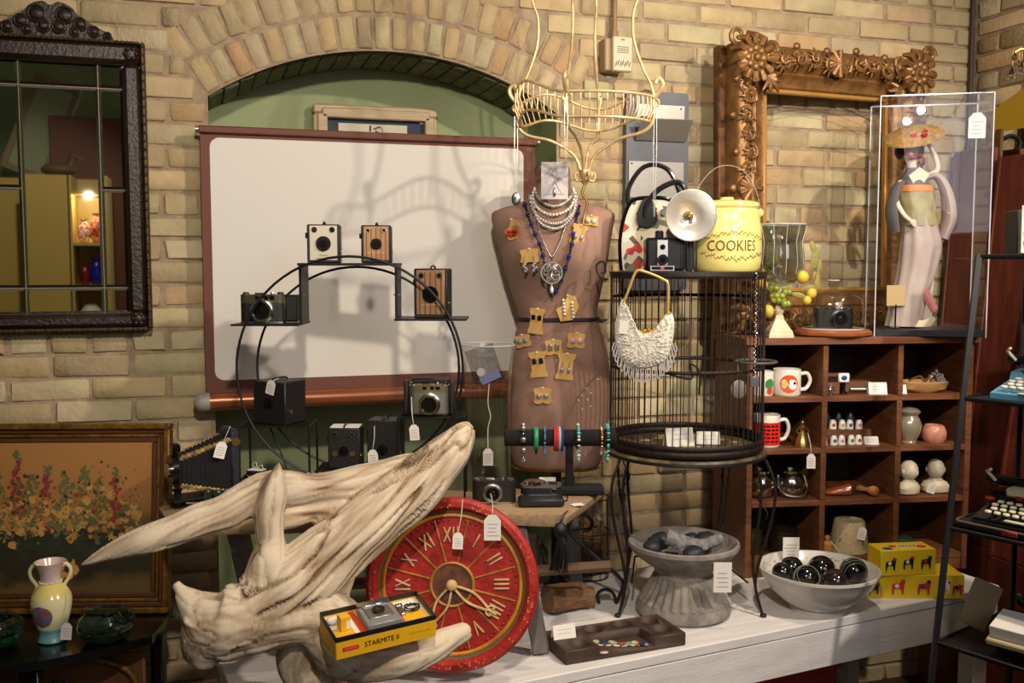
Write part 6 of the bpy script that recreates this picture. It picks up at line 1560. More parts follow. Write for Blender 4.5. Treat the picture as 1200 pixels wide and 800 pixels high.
# ---------------------------------------------------------------- yellow toy boxes
TYL = mat('toy_yellow', (234, 200, 40), .4)
def toy_box(label, px, py, Z, w_, h, d, rz, figs, top=False, dz=0):
    p = PZ(px, py, Z); p.z += dz; s_ = SZ(p); t = thing('toy_box', label, 'box', p, rz); PXS[t.name] = s_
    b = MB(); b.box((0, d/2, h/2), (w_, d, h), bev=.5); bx = obj('carton', b, TYL, t)
    PR = [mat('print_black', (30, 28, 28), .5), mat('print_white', (232, 228, 220), .5), mat('print_red', (196, 50, 40), .5), mat('print_blue', (60, 70, 150), .5)]
    for (x, z, sc, c1, c2) in figs:
        b = MB(); b.prism(smooth_path([(x-5*sc, z-1*sc), (x-4*sc, z+2.5*sc), (x+1*sc, z+3*sc), (x+3*sc, z+6*sc), (x+6*sc, z+5*sc), (x+5*sc, z+1.5*sc), (x+4.5*sc, z-6*sc), (x+3*sc, z-6*sc), (x+2.5*sc, z-2*sc), (x-3*sc, z-2*sc), (x-3.5*sc, z-6*sc), (x-5*sc, z-6*sc)], 2, True)[::-1], -.7, -.2); f_ = obj('printed_figure', b, PR[c1], bx)
        b = MB(); b.cyl((x-1*sc, -.6, z+.8*sc), (x-1*sc, -1, z+.8*sc), 1.8*sc, n=10); obj('printed_patch', b, PR[c2], f_)
        b = MB(); b.cyl((x+4*sc, -.6, z+4.4*sc), (x+4*sc, -1, z+4.4*sc), 1.2*sc, n=10); obj('printed_patch', b, PR[(c2+1) % 4], f_)
    if top:
        for (x, y, r_, c) in ((-22, 8, 6, 3), (-12, 16, 4.5, 2), (22, 12, 6, 2)):
            b = MB(); b.slab([(x+r_*math.cos(k), y+r_*.8*math.sin(k)) for k in [i*2*PI/9 for i in range(9)]], h, h+.4); obj('printed_spot', b, PR[c], bx)
        b = MB(); b.slab([(-6, 9), (16, 11), (16, 18), (-6, 17)], h, h+.4); obj('printed_title', b, PR[1], bx)
        for k in range(5):
            b = MB(); b.box((-4+k*4.4, 13.6, h+.5), (2.4, 4.5, .3), rz=.2*(k % 2)); obj('title_letter', b, PR[0], bx)
    return t, s_, p
lower, sl_, pl2 = toy_box('lower long yellow toy carton with red and white printed figures', 1070, 701, ZB, 118, 28, 46, FACE-.02, [(-46, 12, 1.1, 0, 2), (-18, 14, 1.4, 2, 1), (12, 14, 1.4, 2, 3), (36, 14, 1.3, 1, 2), (51, 13, 1.1, 2, 0)])
toy_box('small yellow toy carton with black dog prints stacked on the longer one', 1064, 674, ZB+28*sl_, 68, 30, 32, FACE+.12, [(-22, 14, 1.2, 0, 1), (0, 15, 1.2, 0, 1), (22, 15, 1.2, 0, 2)], True, .001)
# ================================================================ SHELF CABINET
KW_ = mat('reddish_brown_wood', (122, 74, 42), .5, c2=(88, 50, 28), scale=6, stretch=(2, 2, 16), bump=.15, bscale=40)
KWH = mat('reddish_brown_wood_flat', (126, 76, 44), .5, c2=(90, 52, 30), scale=6, stretch=(1.5, 14, 16), bump=.15, bscale=40)
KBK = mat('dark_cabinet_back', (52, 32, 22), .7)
RK = R(-10); kc = PZ(1003, 672, ZB); sk = SZ(kc)/math.cos(R(7.7))
mK2 = Matrix.Rotation(RK, 3, 'Z')
def kz(py): return P(1003, py, kc.y).z
KD = .31
def kx(px): return (px-1003)*sk
t = thing('pigeonhole_cabinet', 'reddish brown wooden pigeonhole cabinet full of small antiques', 'cabinet', (kc.x, kc.y, ZB), RK)
ZK0, ZK1 = ZB, kz(395)
xL, xR = kx(868), kx(1141)
zr_ = [kz(652), kz(585), kz(524), kz(464)]           # shelf tops, bottom to top
def kpart(nm, x0, x1, z0, z1, m_=KW_, y0=0, y1=KD): b = MB(); b.box(((x0+x1)/2, (y0+y1)/2, (z0+z1)/2-ZB), (x1-x0, y1-y0, z1-z0), bev=.0015); return obj(nm, b, m_, t)
kpart('cabinet_side', xL, xL+.02, ZK0, ZK1-.022); kpart('cabinet_side', xR-.02, xR, ZK0, ZK1-.022)
kpart('cabinet_top', xL-.012, xR+.012, ZK1-.022, ZK1, KWH, -.012, KD)
kpart('base_rail', xL+.02, xR-.02, ZK0, zr_[0]-.016, KWH, .004, .03)
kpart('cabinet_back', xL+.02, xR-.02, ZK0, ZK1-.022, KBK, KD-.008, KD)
for z in zr_: kpart('shelf', xL+.02, xR-.02, z-.018, z, KWH, .002, KD-.008)
for px in (960, 1051):
    tops = zr_+[ZK1-.004]
    for i in range(4): kpart('divider', kx(px)-.009, kx(px)+.009, zr_[i], tops[i+1]-.018, KW_, 0, KD-.008)
ZKT = ZK1
def cab(px, row, y=.05):
    """row 0 = lowest shelf ... 3 = highest shelf, 4 = cabinet top"""
    z = ZKT if row == 4 else zr_[row]; v = mK2 @ Vector((kx(px), y, 0)); return Vector((kc.x+v.x, kc.y+v.y, z+.0005))
def kthing(name, label, cat, px, row, y=.05, rz=FACE, group=None): t = thing(name, label, cat, cab(px, row, y), rz, group); PXS[t.name] = sk; return t
# --- top row: mugs, jewellery stones, brooches
MUG = mat('cream_mug', (222, 214, 198), .22, coat=.4)
def mug(label, px, row, r_, h, m_, hand=1, band=None, emblem=None):
    t = kthing('mug', label, 'mug', px, row, .06); b = MB(); b.lathe([(r_*.92, 0), (r_, 2), (r_, h-1), (r_*.98, h), (r_*.9, h-1), (r_*.88, 4), (0, 3)], 32); bd = obj('cup', b, m_, t)
    if hand:
        b = MB(); b.tube(smooth_path([(hand*r_*.95, 0, h*.8), (hand*r_*1.45, 0, h*.82), (hand*r_*1.68, 0, h*.55), (hand*r_*1.4, 0, h*.25), (hand*r_*.95, 0, h*.2)], 5), 2.2, 8); obj('handle', b, m_, t)
    if band:
        b = MB(); b.lathe([(r_+.25, h*.08), (r_+.25, h*.78)], 32); obj('printed_band', b, band, bd)
    return t, bd
def decal(par, r_, a0, z, rad_, m_, nm, off=.35):
    b = MB(); pts = [(0, 0)]+[(rad_*math.cos(k*2*PI/20), rad_*math.sin(k*2*PI/20)) for k in range(20)]
    vs = [((r_+off)*math.sin(a0+x/r_), -(r_+off)*math.cos(a0+x/r_), z+y) for x, y in pts]
    b._add(vs, [(0, 1+k, 1+(k+1) % 20) for k in range(20)]); return obj(nm, b, m_, par)
t, bd = mug('white mug with round orange emblem in the upper left pigeonhole', 923, 3, 16, 30, MUG)
em = decal(bd, 16, -.1, 14, 10.5, mat('emblem_orange', (214, 74, 30), .4), 'emblem')
decal(em, 16, .15, 12, 4.5, WHITE, 'emblem_shape', .6); decal(em, 16, -.42, 15, 2.6, mat('emblem_yellow', (232, 190, 60), .4), 'emblem_shape', .6); decal(em, 16, .05, 17, 2.4, WHITE, 'emblem_shape', .6); decal(em, 16, .28, 15, 1.6, BLKGL, 'emblem_shape', .8)
t, bd = mug('white tumbler with green and red picture behind the cage bars', 893, 3, 13, 28, MUG, 0)
decal(bd, 13, .5, 14, 6, mat('print_leaf_green', (50, 130, 70), .4), 'picture'); decal(bd, 13, .5, 6, 4, mat('print_scarlet', (200, 60, 40), .4), 'picture', .5)
t, bd = mug('tall red and white mug with lettering behind the cage bars', 900, 2, 15, 37, MUG, 1, mat('mug_red', (202, 36, 30), .35))
for k in range(4): lettering('mug_lettering', ['TO THE', 'BEST', 'MUG', 'EVER'][k] if False else '', 4, BLKGL, bd, (3, -15.6, 24-k*5)) if False else None
b = MB()
for k in range(5):
    for j in range(4): a = -.5+j*.34+.05*(k % 2); b.box((15.5*math.sin(a), -15.5*math.cos(a), 25-k*4.4), (3.6, .4, 1.6), rz=a)
o = obj('mug_lettering', b, BLKGL, bd); o['kind'] = 'stuff'

TBR = mat('brown_leather_box', (98, 58, 36), .6)
t = kthing('brooch_box', 'brown box with a silver star brooch in the upper middle pigeonhole', 'jewellery box', 974, 3, .05)
b = MB(); b.box((0, 0, 7), (20, 10, 14), bev=1); obj('box_body', b, TBR, t)
b = MB()
for k in range(9):
    a = k*2*PI/9; b.tube([(-2, -6, 6), (-2+7*math.cos(a), -6, 6+6*math.sin(a))], [1.6, .8], 5)
b.sph((-2, -6.4, 6), 2.6, 10, 7); obj('star_brooch', b, SILVER, t)
t = kthing('ring_stand', 'black ring stand with white oval cameo in the upper middle pigeonhole', 'ring', 990, 3, .05)
b = MB(); b.lathe([(5, 0), (5, 2), (2.5, 4), (3, 14)], 14); obj('stand', b, BLKGL, t)
b = MB(); b.box((0, -2, 19), (13, 3, 11), bev=2.5); cm = obj('cameo', b, WHITE, t)
b = MB(); b.sph((0, -3.6, 19), (3.4, .6, 3), 10, 6); obj('blue_stone', b, mat('blue_stone', (50, 70, 140), .15), cm)
b = MB(); b.box((-9, 4, 22), (28, 8, 4), bev=.6); obj('tray_lip', b, TBR, t)
t = kthing('jewellery_chest', 'low brown wooden chest with metal bar in the upper middle pigeonhole', 'jewellery box', 1012, 3, .09)
b = MB(); b.box((0, 0, 7), (32, 20, 14), bev=1); obj('box_body', b, TBR, t)
b = MB(); b.cyl((-10, -13, 5), (10, -13, 5), 2, n=12); obj('metal_bar', b, DULL, t)
card('white price card in front of the low wooden chest', cab(1028, 3, .02), .058, .04, FACE-.05)
t = kthing('costume_jewellery', 'tan dish heaped with sparkling silver costume jewellery', 'jewellery dish', 1092, 3, .07)
b = MB(); b.lathe([(20, 0), (28, 4), (31, 12), (28, 13), (20, 6), (0, 5)], 28, ry=.6); obj('dish', b, mat('tan_dish', (172, 128, 78), .5), t)
b = MB()
for k in range(130): a = rnd.uniform(0, 6.28); r_ = 11*math.sqrt(rnd.random()); b.sph((14+r_*math.cos(a), -6+r_*.6*math.sin(a), 10+rnd.uniform(0, 18)*(1-r_/16)), rnd.uniform(1, 2.2), 6, 4)
o = obj('crystal_cluster', b, EP['clear'], t); o['kind'] = 'stuff'
b = MB(); b.tube(smooth_path([(-20, -10, 14), (-8, -12, 20), (0, -13, 12), (8, -12, 20), (12, -12, 14)], 6), 1.3, 6); obj('chain', b, GOLD, t)
b = MB(); b.tube(smooth_path([(-27, 0, 12), (-28, 0, 22), (-24, 0, 27)], 4), 1.3, 6); obj('dish_hook', b, BRASS, t)
card('small pale card leaning on the dish of costume jewellery', cab(1058, 3, .025), .036, .03, FACE+.15)
# --- second row
BRZ = mat('brass_bell', (170, 140, 84), .28, .9)
t = kthing('lady_bell', 'small brass lady figure bell with hanging price tag', 'bell', 940, 2, .04)
b = MB(); b.lathe([(10, 0), (9.5, 4), (7.5, 10), (4, 16), (3, 18), (4.5, 21), (4, 24), (1.5, 25)], 20); obj('skirt', b, BRZ, t)
b = MB(); b.sph((0, 0, 27.5), (2.6, 2.6, 3), 12, 8); obj('head', b, BRZ, t)
for sx in (-1, 1):
    b = MB(); b.tube([(sx*4, 0, 22), (sx*7, -1, 17), (sx*4, -4, 14)], 1.1, 6); obj('arm', b, BRZ, t)
price_tag(t, (6, -16, -6), 17, 10, (4, -8, 16))
kst = thing('thimble_stand', 'small stepped wooden thimble rack in the middle pigeonhole', 'thimble rack', cab(998, 2, .10), FACE); PXS[kst.name] = sk
b = MB(); b.box((0, 0, 7.5), (68, 10, 15), bev=.5); obj('step', b, KWH, kst)
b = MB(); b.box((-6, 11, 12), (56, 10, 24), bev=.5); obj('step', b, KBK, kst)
THM = mat('thimble_china', (226, 220, 208), .25)
tb_ = MB(); tb_.lathe([(4.3*sk, 0), (4.4*sk, 1*sk), (3.6*sk, 8*sk), (2.6*sk, 10.6*sk), (0, 11.2*sk)], 18); tme = mesh('thimble_body', tb_, THM)
th_cols = [('gold', (196, 160, 80)), ('blue', (70, 80, 140)), ('pink', (206, 130, 130)), ('green', (70, 120, 80)), ('brown', (120, 80, 50)), ('red', (180, 50, 50))]
slots = [(968, 0, 0), (980.5, 0, 1), (990, 0, 2), (1002, 0, 3), (1011, 0, 5), (976.5, 1, 4), (988, 1, 5), (999, 1, 0), (1008, 1, 1), (1019, 1, 2)]
for (px, lv, ci) in slots:
    nm, c = th_cols[ci]; p = cab(px, 2, .05) if lv == 0 else cab(px, 2, .05)
    if lv == 1:
        v = Matrix.Rotation(FACE, 3, 'Z') @ (Vector((px-998, 0, 15.3))*sk); p = Vector(kst.location)+v
    t = thing('thimble', '%s' % ('white china thimble with %s print on the %s' % (nm, 'shelf before the thimble rack' if lv == 0 else 'front step of the thimble rack')), 'thimble', p, FACE, 'white thimbles'); PXS[t.name] = sk
    o = bpy.data.objects.new('thimble_body', tme); COL.objects.link(o); o.parent = t
    b = MB(); b.sph((0, -4, 5), (2, .7, 2.2), 8, 6); obj('print', b, mat('thimble_'+nm, c, .4), t)
for k in range(4):
    v = Matrix.Rotation(FACE, 3, 'Z') @ (Vector((-28+k*14, 11, 24.4))*sk)
    t = thing('thimble', 'dark pewter thimble on the back step of the thimble rack', 'thimble', Vector(kst.location)+v, FACE, 'pewter thimbles'); PXS[t.name] = sk
    b = MB(); b.lathe([(4.3, 0), (4.4, 1), (3.4, 8), (2.4, 10.4), (0, 11)], 16); obj('thimble_body', b, mat('dark_pewter', (70, 68, 70), .4, .6), t)
card('white card lying beside the front thimbles', cab(1024, 2, .03), .046, .028, FACE, lean=R(25))
t = kthing('lustre_vase', 'grey green lustre glazed ginger jar in the right middle pigeonhole', 'jar', 1073, 2, .05)
b = MB(); b.lathe([(9, 0), (9.5, 2), (9, 3), (13.5, 14), (14.5, 22), (12, 29), (9.5, 33), (12.5, 36), (13, 38), (9, 41), (3, 42.5), (0, 43)], 28); obj('jar_body', b, mat('lustre_glaze', (150, 142, 118), .18, .35, (170, 150, 130), 14, coat=.5), t)
t = kthing('stone_jar', 'small pink speckled stone jar in the right middle pigeonhole', 'jar', 1107, 2, .06)
b = MB(); b.lathe([(11, 0), (14, 5), (14.3, 12), (12, 18), (10, 20), (8, 19), (0, 15)], 26); obj('jar_body', b, mat('pink_stone', (176, 112, 92), .35, c2=(196, 140, 116), scale=60), t)
# --- third row
def silver_pot(label, px, y, bail):
    t = kthing('silver_pot', label, 'pot', px, 1, y); b = MB(); b.lathe([(11, 0), (15, 4), (17, 12), (16.5, 20), (13, 26), (10.5, 28), (11.5, 31), (10, 32), (8, 28), (0, 26)], 32); obj('pot_body', b, mat('tarnished_silver', (176, 170, 158), .16, 1), t)
    for sx in (-1, 1):
        b = MB(); b.sph((sx*14.6, 0, 24), 1.4, 8, 6); obj('lug', b, SILVER, t)
    if bail:
        b = MB(); b.tube(smooth_path([(-15.5, -1, 24), (-16.5, -9, 13), (-11, -18, 6), (0, -20, 4), (11, -18, 6), (16.5, -9, 13), (15.5, -1, 24)], 5), 1.1, 6); obj('bail_handle', b, SILVER, t)
silver_pot('round silver pot without swung handle behind the iron table leg', 896, .08, False)
silver_pot('round silver pot with bail handle hanging in front', 932, .07, True)
t = kthing('wooden_shoe_form', 'glossy orange brown wooden shoe form in the middle pigeonhole', 'shoe form', 985, 1, .07, FACE-.1)
b = MB()
def shoe(u, v):
    a = v*2*PI; x = -20+40*u; w_ = (4+7*math.sin(min(1, u*1.25)*PI*.62))*(1 if u < .97 else .7); h = 5+(10*u**1.3)*(1 if u < .95 else .8); tl = 6.5-2*u
    return (x, w_*math.cos(a), max(.3, tl*.0+h*.5+h*.55*math.sin(a)+(2 if u < .2 else 0)))
b.grid(lambda v, u: shoe(u, v), 20, 18, True); n0 = 20
b._add([shoe(0, k/20) for k in range(20)], [tuple(range(20))]); b._add([shoe(1, k/20) for k in range(20)], [tuple(range(20))[::-1]])
obj('form_body', b, mat('orange_brown_wood', (160, 84, 40), .2, c2=(130, 62, 28), scale=5, stretch=(2, 10, 10), coat=.5), t)
t = kthing('wooden_pestle', 'small turned tan wooden handle lying on the middle shelf', 'wooden tool', 1024, 1, .05, FACE-.9)
b = MB(); b.lathe([(0, -14), (3.4, -13), (4.2, -10), (2.6, -5), (2.8, 0), (5.2, 4), (6.2, 8), (5, 12), (0, 13)], 18, mtx=Matrix.Rotation(PI/2, 4, 'Y')); b.xf(Matrix.Translation((0, 0, 6.3))); obj('handle_body', b, mat('tan_turned_wood', (186, 128, 70), .4), t)
BST = mat('cream_bust', (214, 204, 182), .45, c2=(196, 184, 158), scale=20)
def bust(label, px, y, rz, tagit):
    t = kthing('child_bust', label, 'bust', px, 1, y, rz)
    b = MB(); b.sph((0, 0, 28), (10, 11, 12), 20, 14)
    out_ = []
    for v in b.v:
        d = v-Vector((0, 0, 28))
        if d.y < 0:
            v = v+Vector((0, -1.2*math.exp(-((d.x/2)**2+((d.z+1.5)/2.5)**2)), 0))*2.0          # nose
            v = v+Vector((0, 1.2*(math.exp(-(((abs(d.x)-3.6)/1.8)**2+((d.z-.8)/1.6)**2))), 0))  # eye sockets
            v = v+Vector((0, -.9*math.exp(-((d.x/3)**2+((d.z+6)/1.2)**2)), 0))                   # lips
        out_.append(v)
    b.v = out_; hd = obj('head', b, BST, t)
    for sx in (-1, 1):
        e_ = MB(); e_.sph((sx*9.8, 1, 27), (1.6, 2.4, 3.2), 10, 7); obj('ear', e_, BST, hd)
    b = MB(); b.lathe([(12, 0), (15.5, 2), (16.5, 8), (13, 13), (7, 16), (5.5, 19), (6.5, 21)], 24, ry=.7); obj('shoulders', b, BST, t)
    b = MB(); b.ring((0, 0, 16), 7.2, 1, 'z', 20, 6, ry=.8); obj('collar', b, BST, t)
    if tagit: price_tag(t, (-6, -18, 15), 13, 9, (-3, -9, 18), tilt=.25)
bust('cream child bust turned to the side in the right pigeonhole', 1075, .05, FACE+.6, False)
bust('cream child bust with a price tag in the right pigeonhole', 1111, .06, FACE-.2, True)
# --- bottom row
BRT = mat('dark_bronze', (70, 62, 44), .4, .7)
for lab, px, r_, h in (('narrow dark bronze canister in the lower left pigeonhole', 889, 12, 30), ('wide dark bronze lidded canister in the lower left pigeonhole', 927, 17, 30)):
    t = kthing('bronze_canister', lab, 'canister', px, 0, .09); b = MB(); b.lathe([(r_*.95, 0), (r_, 2), (r_, h*.75), (r_*.9, h*.8), (r_*1.02, h*.82)], 28); obj('canister_body', b, BRT, t)
    b = MB(); b.lathe([(r_*1.04, h*.82), (r_*1.04, h*.88), (r_*.6, h*.96), (r_*.2, h), (0, h)], 28); obj('lid', b, BRT, t)
t = kthing('wooden_peg', 'tan turned wooden peg with knob and hanging price tag', 'wooden peg', 972, 0, .03)
b = MB(); b.lathe([(6.6, 0), (7, 1), (6.6, 14), (4, 16), (2, 17), (3.2, 20), (2.8, 22.5), (0, 23.5)], 20); obj('peg_body', b, mat('tan_turned_wood', (186, 128, 70), .4), t)
price_tag(t, (16, -14, -1), 9, 11, (2, -4, 18), tilt=-.2)
t = kthing('basket_weave_pot', 'cream basket weave ceramic pot with green leaves and price tag', 'ceramic pot', 1006, 0, .07)
CWV = mat('cream_weave', (206, 190, 150), .4, c2=(170, 150, 108), scale=200, bump=.8, bscale=260)
b = MB(); b.lathe([(22, 0), (23, 1), (20.5, 18), (17.5, 36), (16.5, 37), (16, 34), (0, 30)], 40, wob=lambda a, z: 1+.012*math.sin(20*a)*math.sin(z)); pb_ = obj('pot_body', b, CWV, t)
LF = mat('glazed_leaf', (70, 120, 60), .3)
for k, (a, z, l_) in enumerate(((.5, 12, 8), (.75, 8, 9), (.35, 18, 6), (.9, 16, 7), (.65, 20, 7), (-.8, 16, 6), (.6, 3, 6))):
    rr = 21.6-z*.1; b = MB(); b.sph((rr*math.sin(a), -rr*math.cos(a), z), (2.2, .9, l_/2), 8, 6, Matrix.Rotation(.5*(k % 3-1), 3, 'Y')); obj('leaf', b, LF, pb_)
b = MB(); b.sph((20.5*math.sin(.45), -20.5*math.cos(.45), 14), (3, 1.4, 2.6), 10, 7); obj('bud', b, mat('glazed_bud', (150, 96, 60), .3), pb_)
price_tag(t, (8, -24, 34), 15, 10, None, tilt=.2)
b = MB(); b.box((0, 0, 4), (34, 20, 8), bev=1); t = kthing('green_box', 'dark green low box at the back of the lower right pigeonhole', 'box', 1078, 0, .12); obj('box_body', b, mat('dark_green_box', (26, 62, 46), .5), t)

# ================================================================ GILT FRAME ON THE CABINET
GLT = mat('antique_gilt', (160, 116, 66), .42, .4, (92, 60, 32), 26, bump=.3, bscale=80, contrast=.8)
GLD2 = mat('dark_gilt', (116, 76, 36), .48, .4, (66, 40, 20), 30)
FW_, FH_ = .81, .955; FRZ = R(5.0)
fo = P(964, 384, -.125); fo.z = ZKT+.001
t = thing('gilt_frame', 'large empty ornate gilt picture frame standing on the cabinet', 'picture frame', fo, FRZ)
t.rotation_euler = (R(-1.6), 0, FRZ)
prof = [(0, 0), (0, .055), (.012, .07), (.038, .078), (.066, .06), (.082, .04), (.09, .046), (.098, .036), (.116, .026), (.13, .03), (.136, .02), (.136, 0)]
def member(side):
    b = MB(); L = FW_ if side in 'TB' else FH_
    vs = []
    for (w_, h) in prof:
        for e_ in (0, 1):
            u = (w_ if e_ == 0 else L-w_)
            if side == 'B': q_ = (u-FW_/2, -h*.86, w_)
            elif side == 'T': q_ = (u-FW_/2, -h*.86, FH_-w_)
            elif side == 'L': q_ = (-FW_/2+w_, -h*.86, u)
            else: q_ = (FW_/2-w_, -h*.86, u)
            vs.append(q_)
    n_ = len(prof); b._add(vs, [(2*i, 2*i+1, 2*((i+1) % n_)+1, 2*((i+1) % n_)) for i in range(n_)])
    return obj('frame_member', b, GLT, t, 50)
mems = {s_: member(s_) for s_ in 'TBLR'}
b = MB()
for c, d in (((0, 0, FH_-.02), (FW_+.05, .06, .03)), ((0, 0, .02), (FW_+.05, .06, .03)), ((-FW_/2-.012, 0, FH_/2), (.035, .06, FH_)), ((FW_/2+.012, 0, FH_/2), (.035, .06, FH_))):
    b = MB(); b.box((c[0], .02, c[2]), (d[0], .036, d[2]), bev=.006); obj('back_frame', b, GLD2, t)
def scroll(b, x, z, y, r_, flip=1, turns=1.4, th=.006, ph=0):
    pts = []
    for k in range(15):
        u = k/14; a = ph+flip*u*turns*2*PI; rr = r_*(1-.8*u); pts.append((x+rr*math.cos(a), y-.012*u, z+rr*math.sin(a)))
    b.tube(pts, [th*(1-.4*k/14) for k in range(15)], 6)
def leafy(b, x, z, y, L, ang, w_=.012):
    for k in range(5):
        a = ang+(k-2)*.42; l_ = L*(1-.14*abs(k-2)); b.tube([(x, y, z), (x+l_*.55*math.cos(a), y-.010, z+l_*.55*math.sin(a)), (x+l_*math.cos(a+.12*(k-2)), y-.002, z+l_*math.sin(a+.12*(k-2)))], [w_*.5, w_*.55, w_*.2], 6)
gr = random.Random(3)
for side in 'TBLR':
    b = MB(); L = FW_ if side in 'TB' else FH_; n_ = int((L-.24)/.058)
    for i in range(n_+1):
        u = .12+(L-.24)*i/n_; w_ = .043+.008*math.sin(i*1.7)
        if side == 'B': x, z = u-FW_/2, w_
        elif side == 'T': x, z = u-FW_/2, FH_-w_
        elif side == 'L': x, z = -FW_/2+w_, u
        else: x, z = FW_/2-w_, u
        out_a = {'T': PI/2, 'B': -PI/2, 'L': PI, 'R': 0}[side]
        scroll(b, x, z, -.078, .026+.006*gr.random(), 1 if i % 2 else -1, 1.3, .007, gr.uniform(0, 6))
        leafy(b, x, z, -.076, .038, out_a+gr.uniform(-.5, .5)); leafy(b, x, z, -.066, .045, out_a+PI+gr.uniform(-.5, .5), .010)
        b.sph((x+gr.uniform(-.02, .02), -.08, z+gr.uniform(-.02, .02)), .009, 8, 6)
        ox, oz = math.cos(out_a), math.sin(out_a)
        if i % 2 == 0: b.sph((x+ox*.045, -.06, z+oz*.045), (.014, .012, .014), 9, 6)
    b.v = [Vector((v.x, v.y*.86, max(v.z, .002))) for v in b.v]; o = obj('acanthus_carving', b, GLT, mems[side]); o['kind'] = 'stuff'
    # shell at the middle
    mx, mz_ = {'T': (0, FH_-.045), 'B': (0, .045), 'L': (-FW_/2+.045, FH_/2), 'R': (FW_/2-.045, FH_/2)}[side]
    b = MB(); b.sph((mx, -.075, mz_), (.045, .02, .045), 18, 10)
    for k in range(9): a = k*2*PI/9; b.tube([(mx, -.095, mz_), (mx+.045*math.cos(a), -.085, mz_+.045*math.sin(a))], [.006, .010], 6)
    b.v = [Vector((v.x, v.y*.86, max(v.z, .002))) for v in b.v]; o = obj('shell_boss', b, GLT, mems[side]); o['kind'] = 'stuff'
for sx in (-1, 1):
    for zt_ in (0, 1):
        x, z = sx*(FW_/2-.055), (FH_-.055 if zt_ else .055); b = MB()
        b.sph((x, -.076, z), (.062, .03, .066), 22, 12)
        for k in range(12): a = k*PI/6; b.tube([(x+.042*math.cos(a), -.1, z+.045*math.sin(a)), (x+.066*math.cos(a), -.098, z+.07*math.sin(a)), (x+.084*math.cos(a+.2), -.07, z+.088*math.sin(a+.2))], [.007, .015, .006], 7)
        for k in range(8): a = k*PI/4; b.sph((x+.03*math.cos(a), -.104, z+.03*math.sin(a)), (.013, .008, .013), 8, 5)
        b.sph((x, -.108, z), .014, 10, 7)
        scroll(b, x+sx*.06, z+(.07 if zt_ else -.07), -.075, .034, sx, 1.4, .010); scroll(b, x-sx*.075, z+(.035 if zt_ else -.035), -.075, .03, -sx, 1.3, .009); scroll(b, x+sx*.03, z-(.085 if zt_ else -.085), -.07, .03, sx, 1.3, .009, 2)
        leafy(b, x-sx*.06, z-(.05 if zt_ else -.05), -.07, .07, math.atan2(-(1 if zt_ else -1), -sx), .018)
        b.v = [Vector((v.x, v.y*.86, max(v.z, .002))) for v in b.v]; o = obj('corner_cartouche', b, GLT, t); o['kind'] = 'stuff'
for side, c, d in (('T', (0, FH_-.142), (FW_-.27, .014)), ('B', (0, .142), (FW_-.27, .014)), ('L', (-FW_/2+.142, FH_/2), (.014, FH_-.27)), ('R', (FW_/2-.142, FH_/2), (.014, FH_-.27))):
    b = MB(); b.box((c[0], -.012, c[1]), (d[0], .02, d[1]), bev=.003); obj('inner_slip', b, GOLD if False else mat('gold_slip', (190, 140, 70), .4, .4), t)
b = MB(); b.tube(smooth_path([(-FW_/2+.15, .01, FH_-.20), (0, .01, FH_-.16), (FW_/2-.16, .01, FH_-.22)], 5), .0014, 5); obj('hanging_wire', b, IRON, t)

# ---------------------------------------------------------------- hurricane glass with fruit
pf = cab(907, 4, .03); t = thing('hurricane_vase', 'fluted clear glass hurricane on a cream pedestal with green grapes and fruit', 'glass vase', pf, FACE); PXS[t.name] = sk
CST = mat('cream_pedestal', (214, 200, 168), .6, c2=(190, 172, 136), scale=30)
b = MB()
for (z0, z1, w0, w1) in ((0, 3, 28, 28), (3, 8, 27, 25), (8, 20, 24, 10), (20, 25, 10, 8)):
    vs = [(sx*w0/2, sy*w0/2, z0) for sx, sy in ((-1, -1), (1, -1), (1, 1), (-1, 1))]+[(sx*w1/2, sy*w1/2, z1) for sx, sy in ((-1, -1), (1, -1), (1, 1), (-1, 1))]
    b._add(vs, [(0, 3, 2, 1), (4, 5, 6, 7)]+[(i, (i+1) % 4, 4+(i+1) % 4, 4+i) for i in range(4)])
obj('pedestal', b, CST, t, 30)
b = MB(); b.lathe([(4, 25), (6, 30), (4, 34), (3, 40), (3, 58)], 18); obj('stem', b, CST, t)
b = MB(); b.lathe([(5, 58), (16, 61), (24, 70), (27, 82), (26, 95), (24, 108), (27, 122), (29, 127), (28.3, 127), (26.2, 121), (23.2, 108), (25.2, 95), (26.2, 82), (23.2, 71), (15, 62.6), (0, 60)], 48, wob=lambda a, z: 1+.02*math.sin(12*a)); obj('glass_bell', b, clear('ribbed_glass', (232, 235, 232), 1.95, .06), t)
b = MB()
for k in range(12): a = k*PI/6; b.tube([(24.5*math.cos(a), 24.5*math.sin(a), 72), (27*math.cos(a), 27*math.sin(a), 83), (24.5*math.cos(a), 24.5*math.sin(a), 107), (29*math.cos(a), 29*math.sin(a), 126)], .3, 5)
b.ring((0, 0, 127), 28.7, .7, 'z', 40, 6); o = obj('glass_ribs', b, mat('glass_glint', (200, 202, 200), .05, 0, coat=1), t); o['kind'] = 'stuff'
GRP = mat('green_grape', (132, 142, 50), .25, coat=.3); YF = mat('yellow_fruit', (206, 172, 60), .4); LG = mat('silk_leaf', (96, 112, 62), .6, c2=(150, 130, 50), scale=50)
for k in range(15):
    a = k*2.4; z = 38+(k % 5)*4.4; r_ = 8+3*((k*.37) % 1); b = MB(); b.sph((r_*math.cos(a)-1, -abs(r_*math.sin(a))-2, z), 4, 12, 8); obj('grape', b, GRP, t)
for (x, y, z, r_) in ((-22, -12, 60, 5.5), (22, -14, 68, 7), (34, -8, 50, 6), (28, -12, 42, 5), (-16, -14, 30, 7)):
    b = MB(); b.sph((x, y, z), (r_, r_, r_*1.05), 14, 9); obj('fruit', b, YF, t)
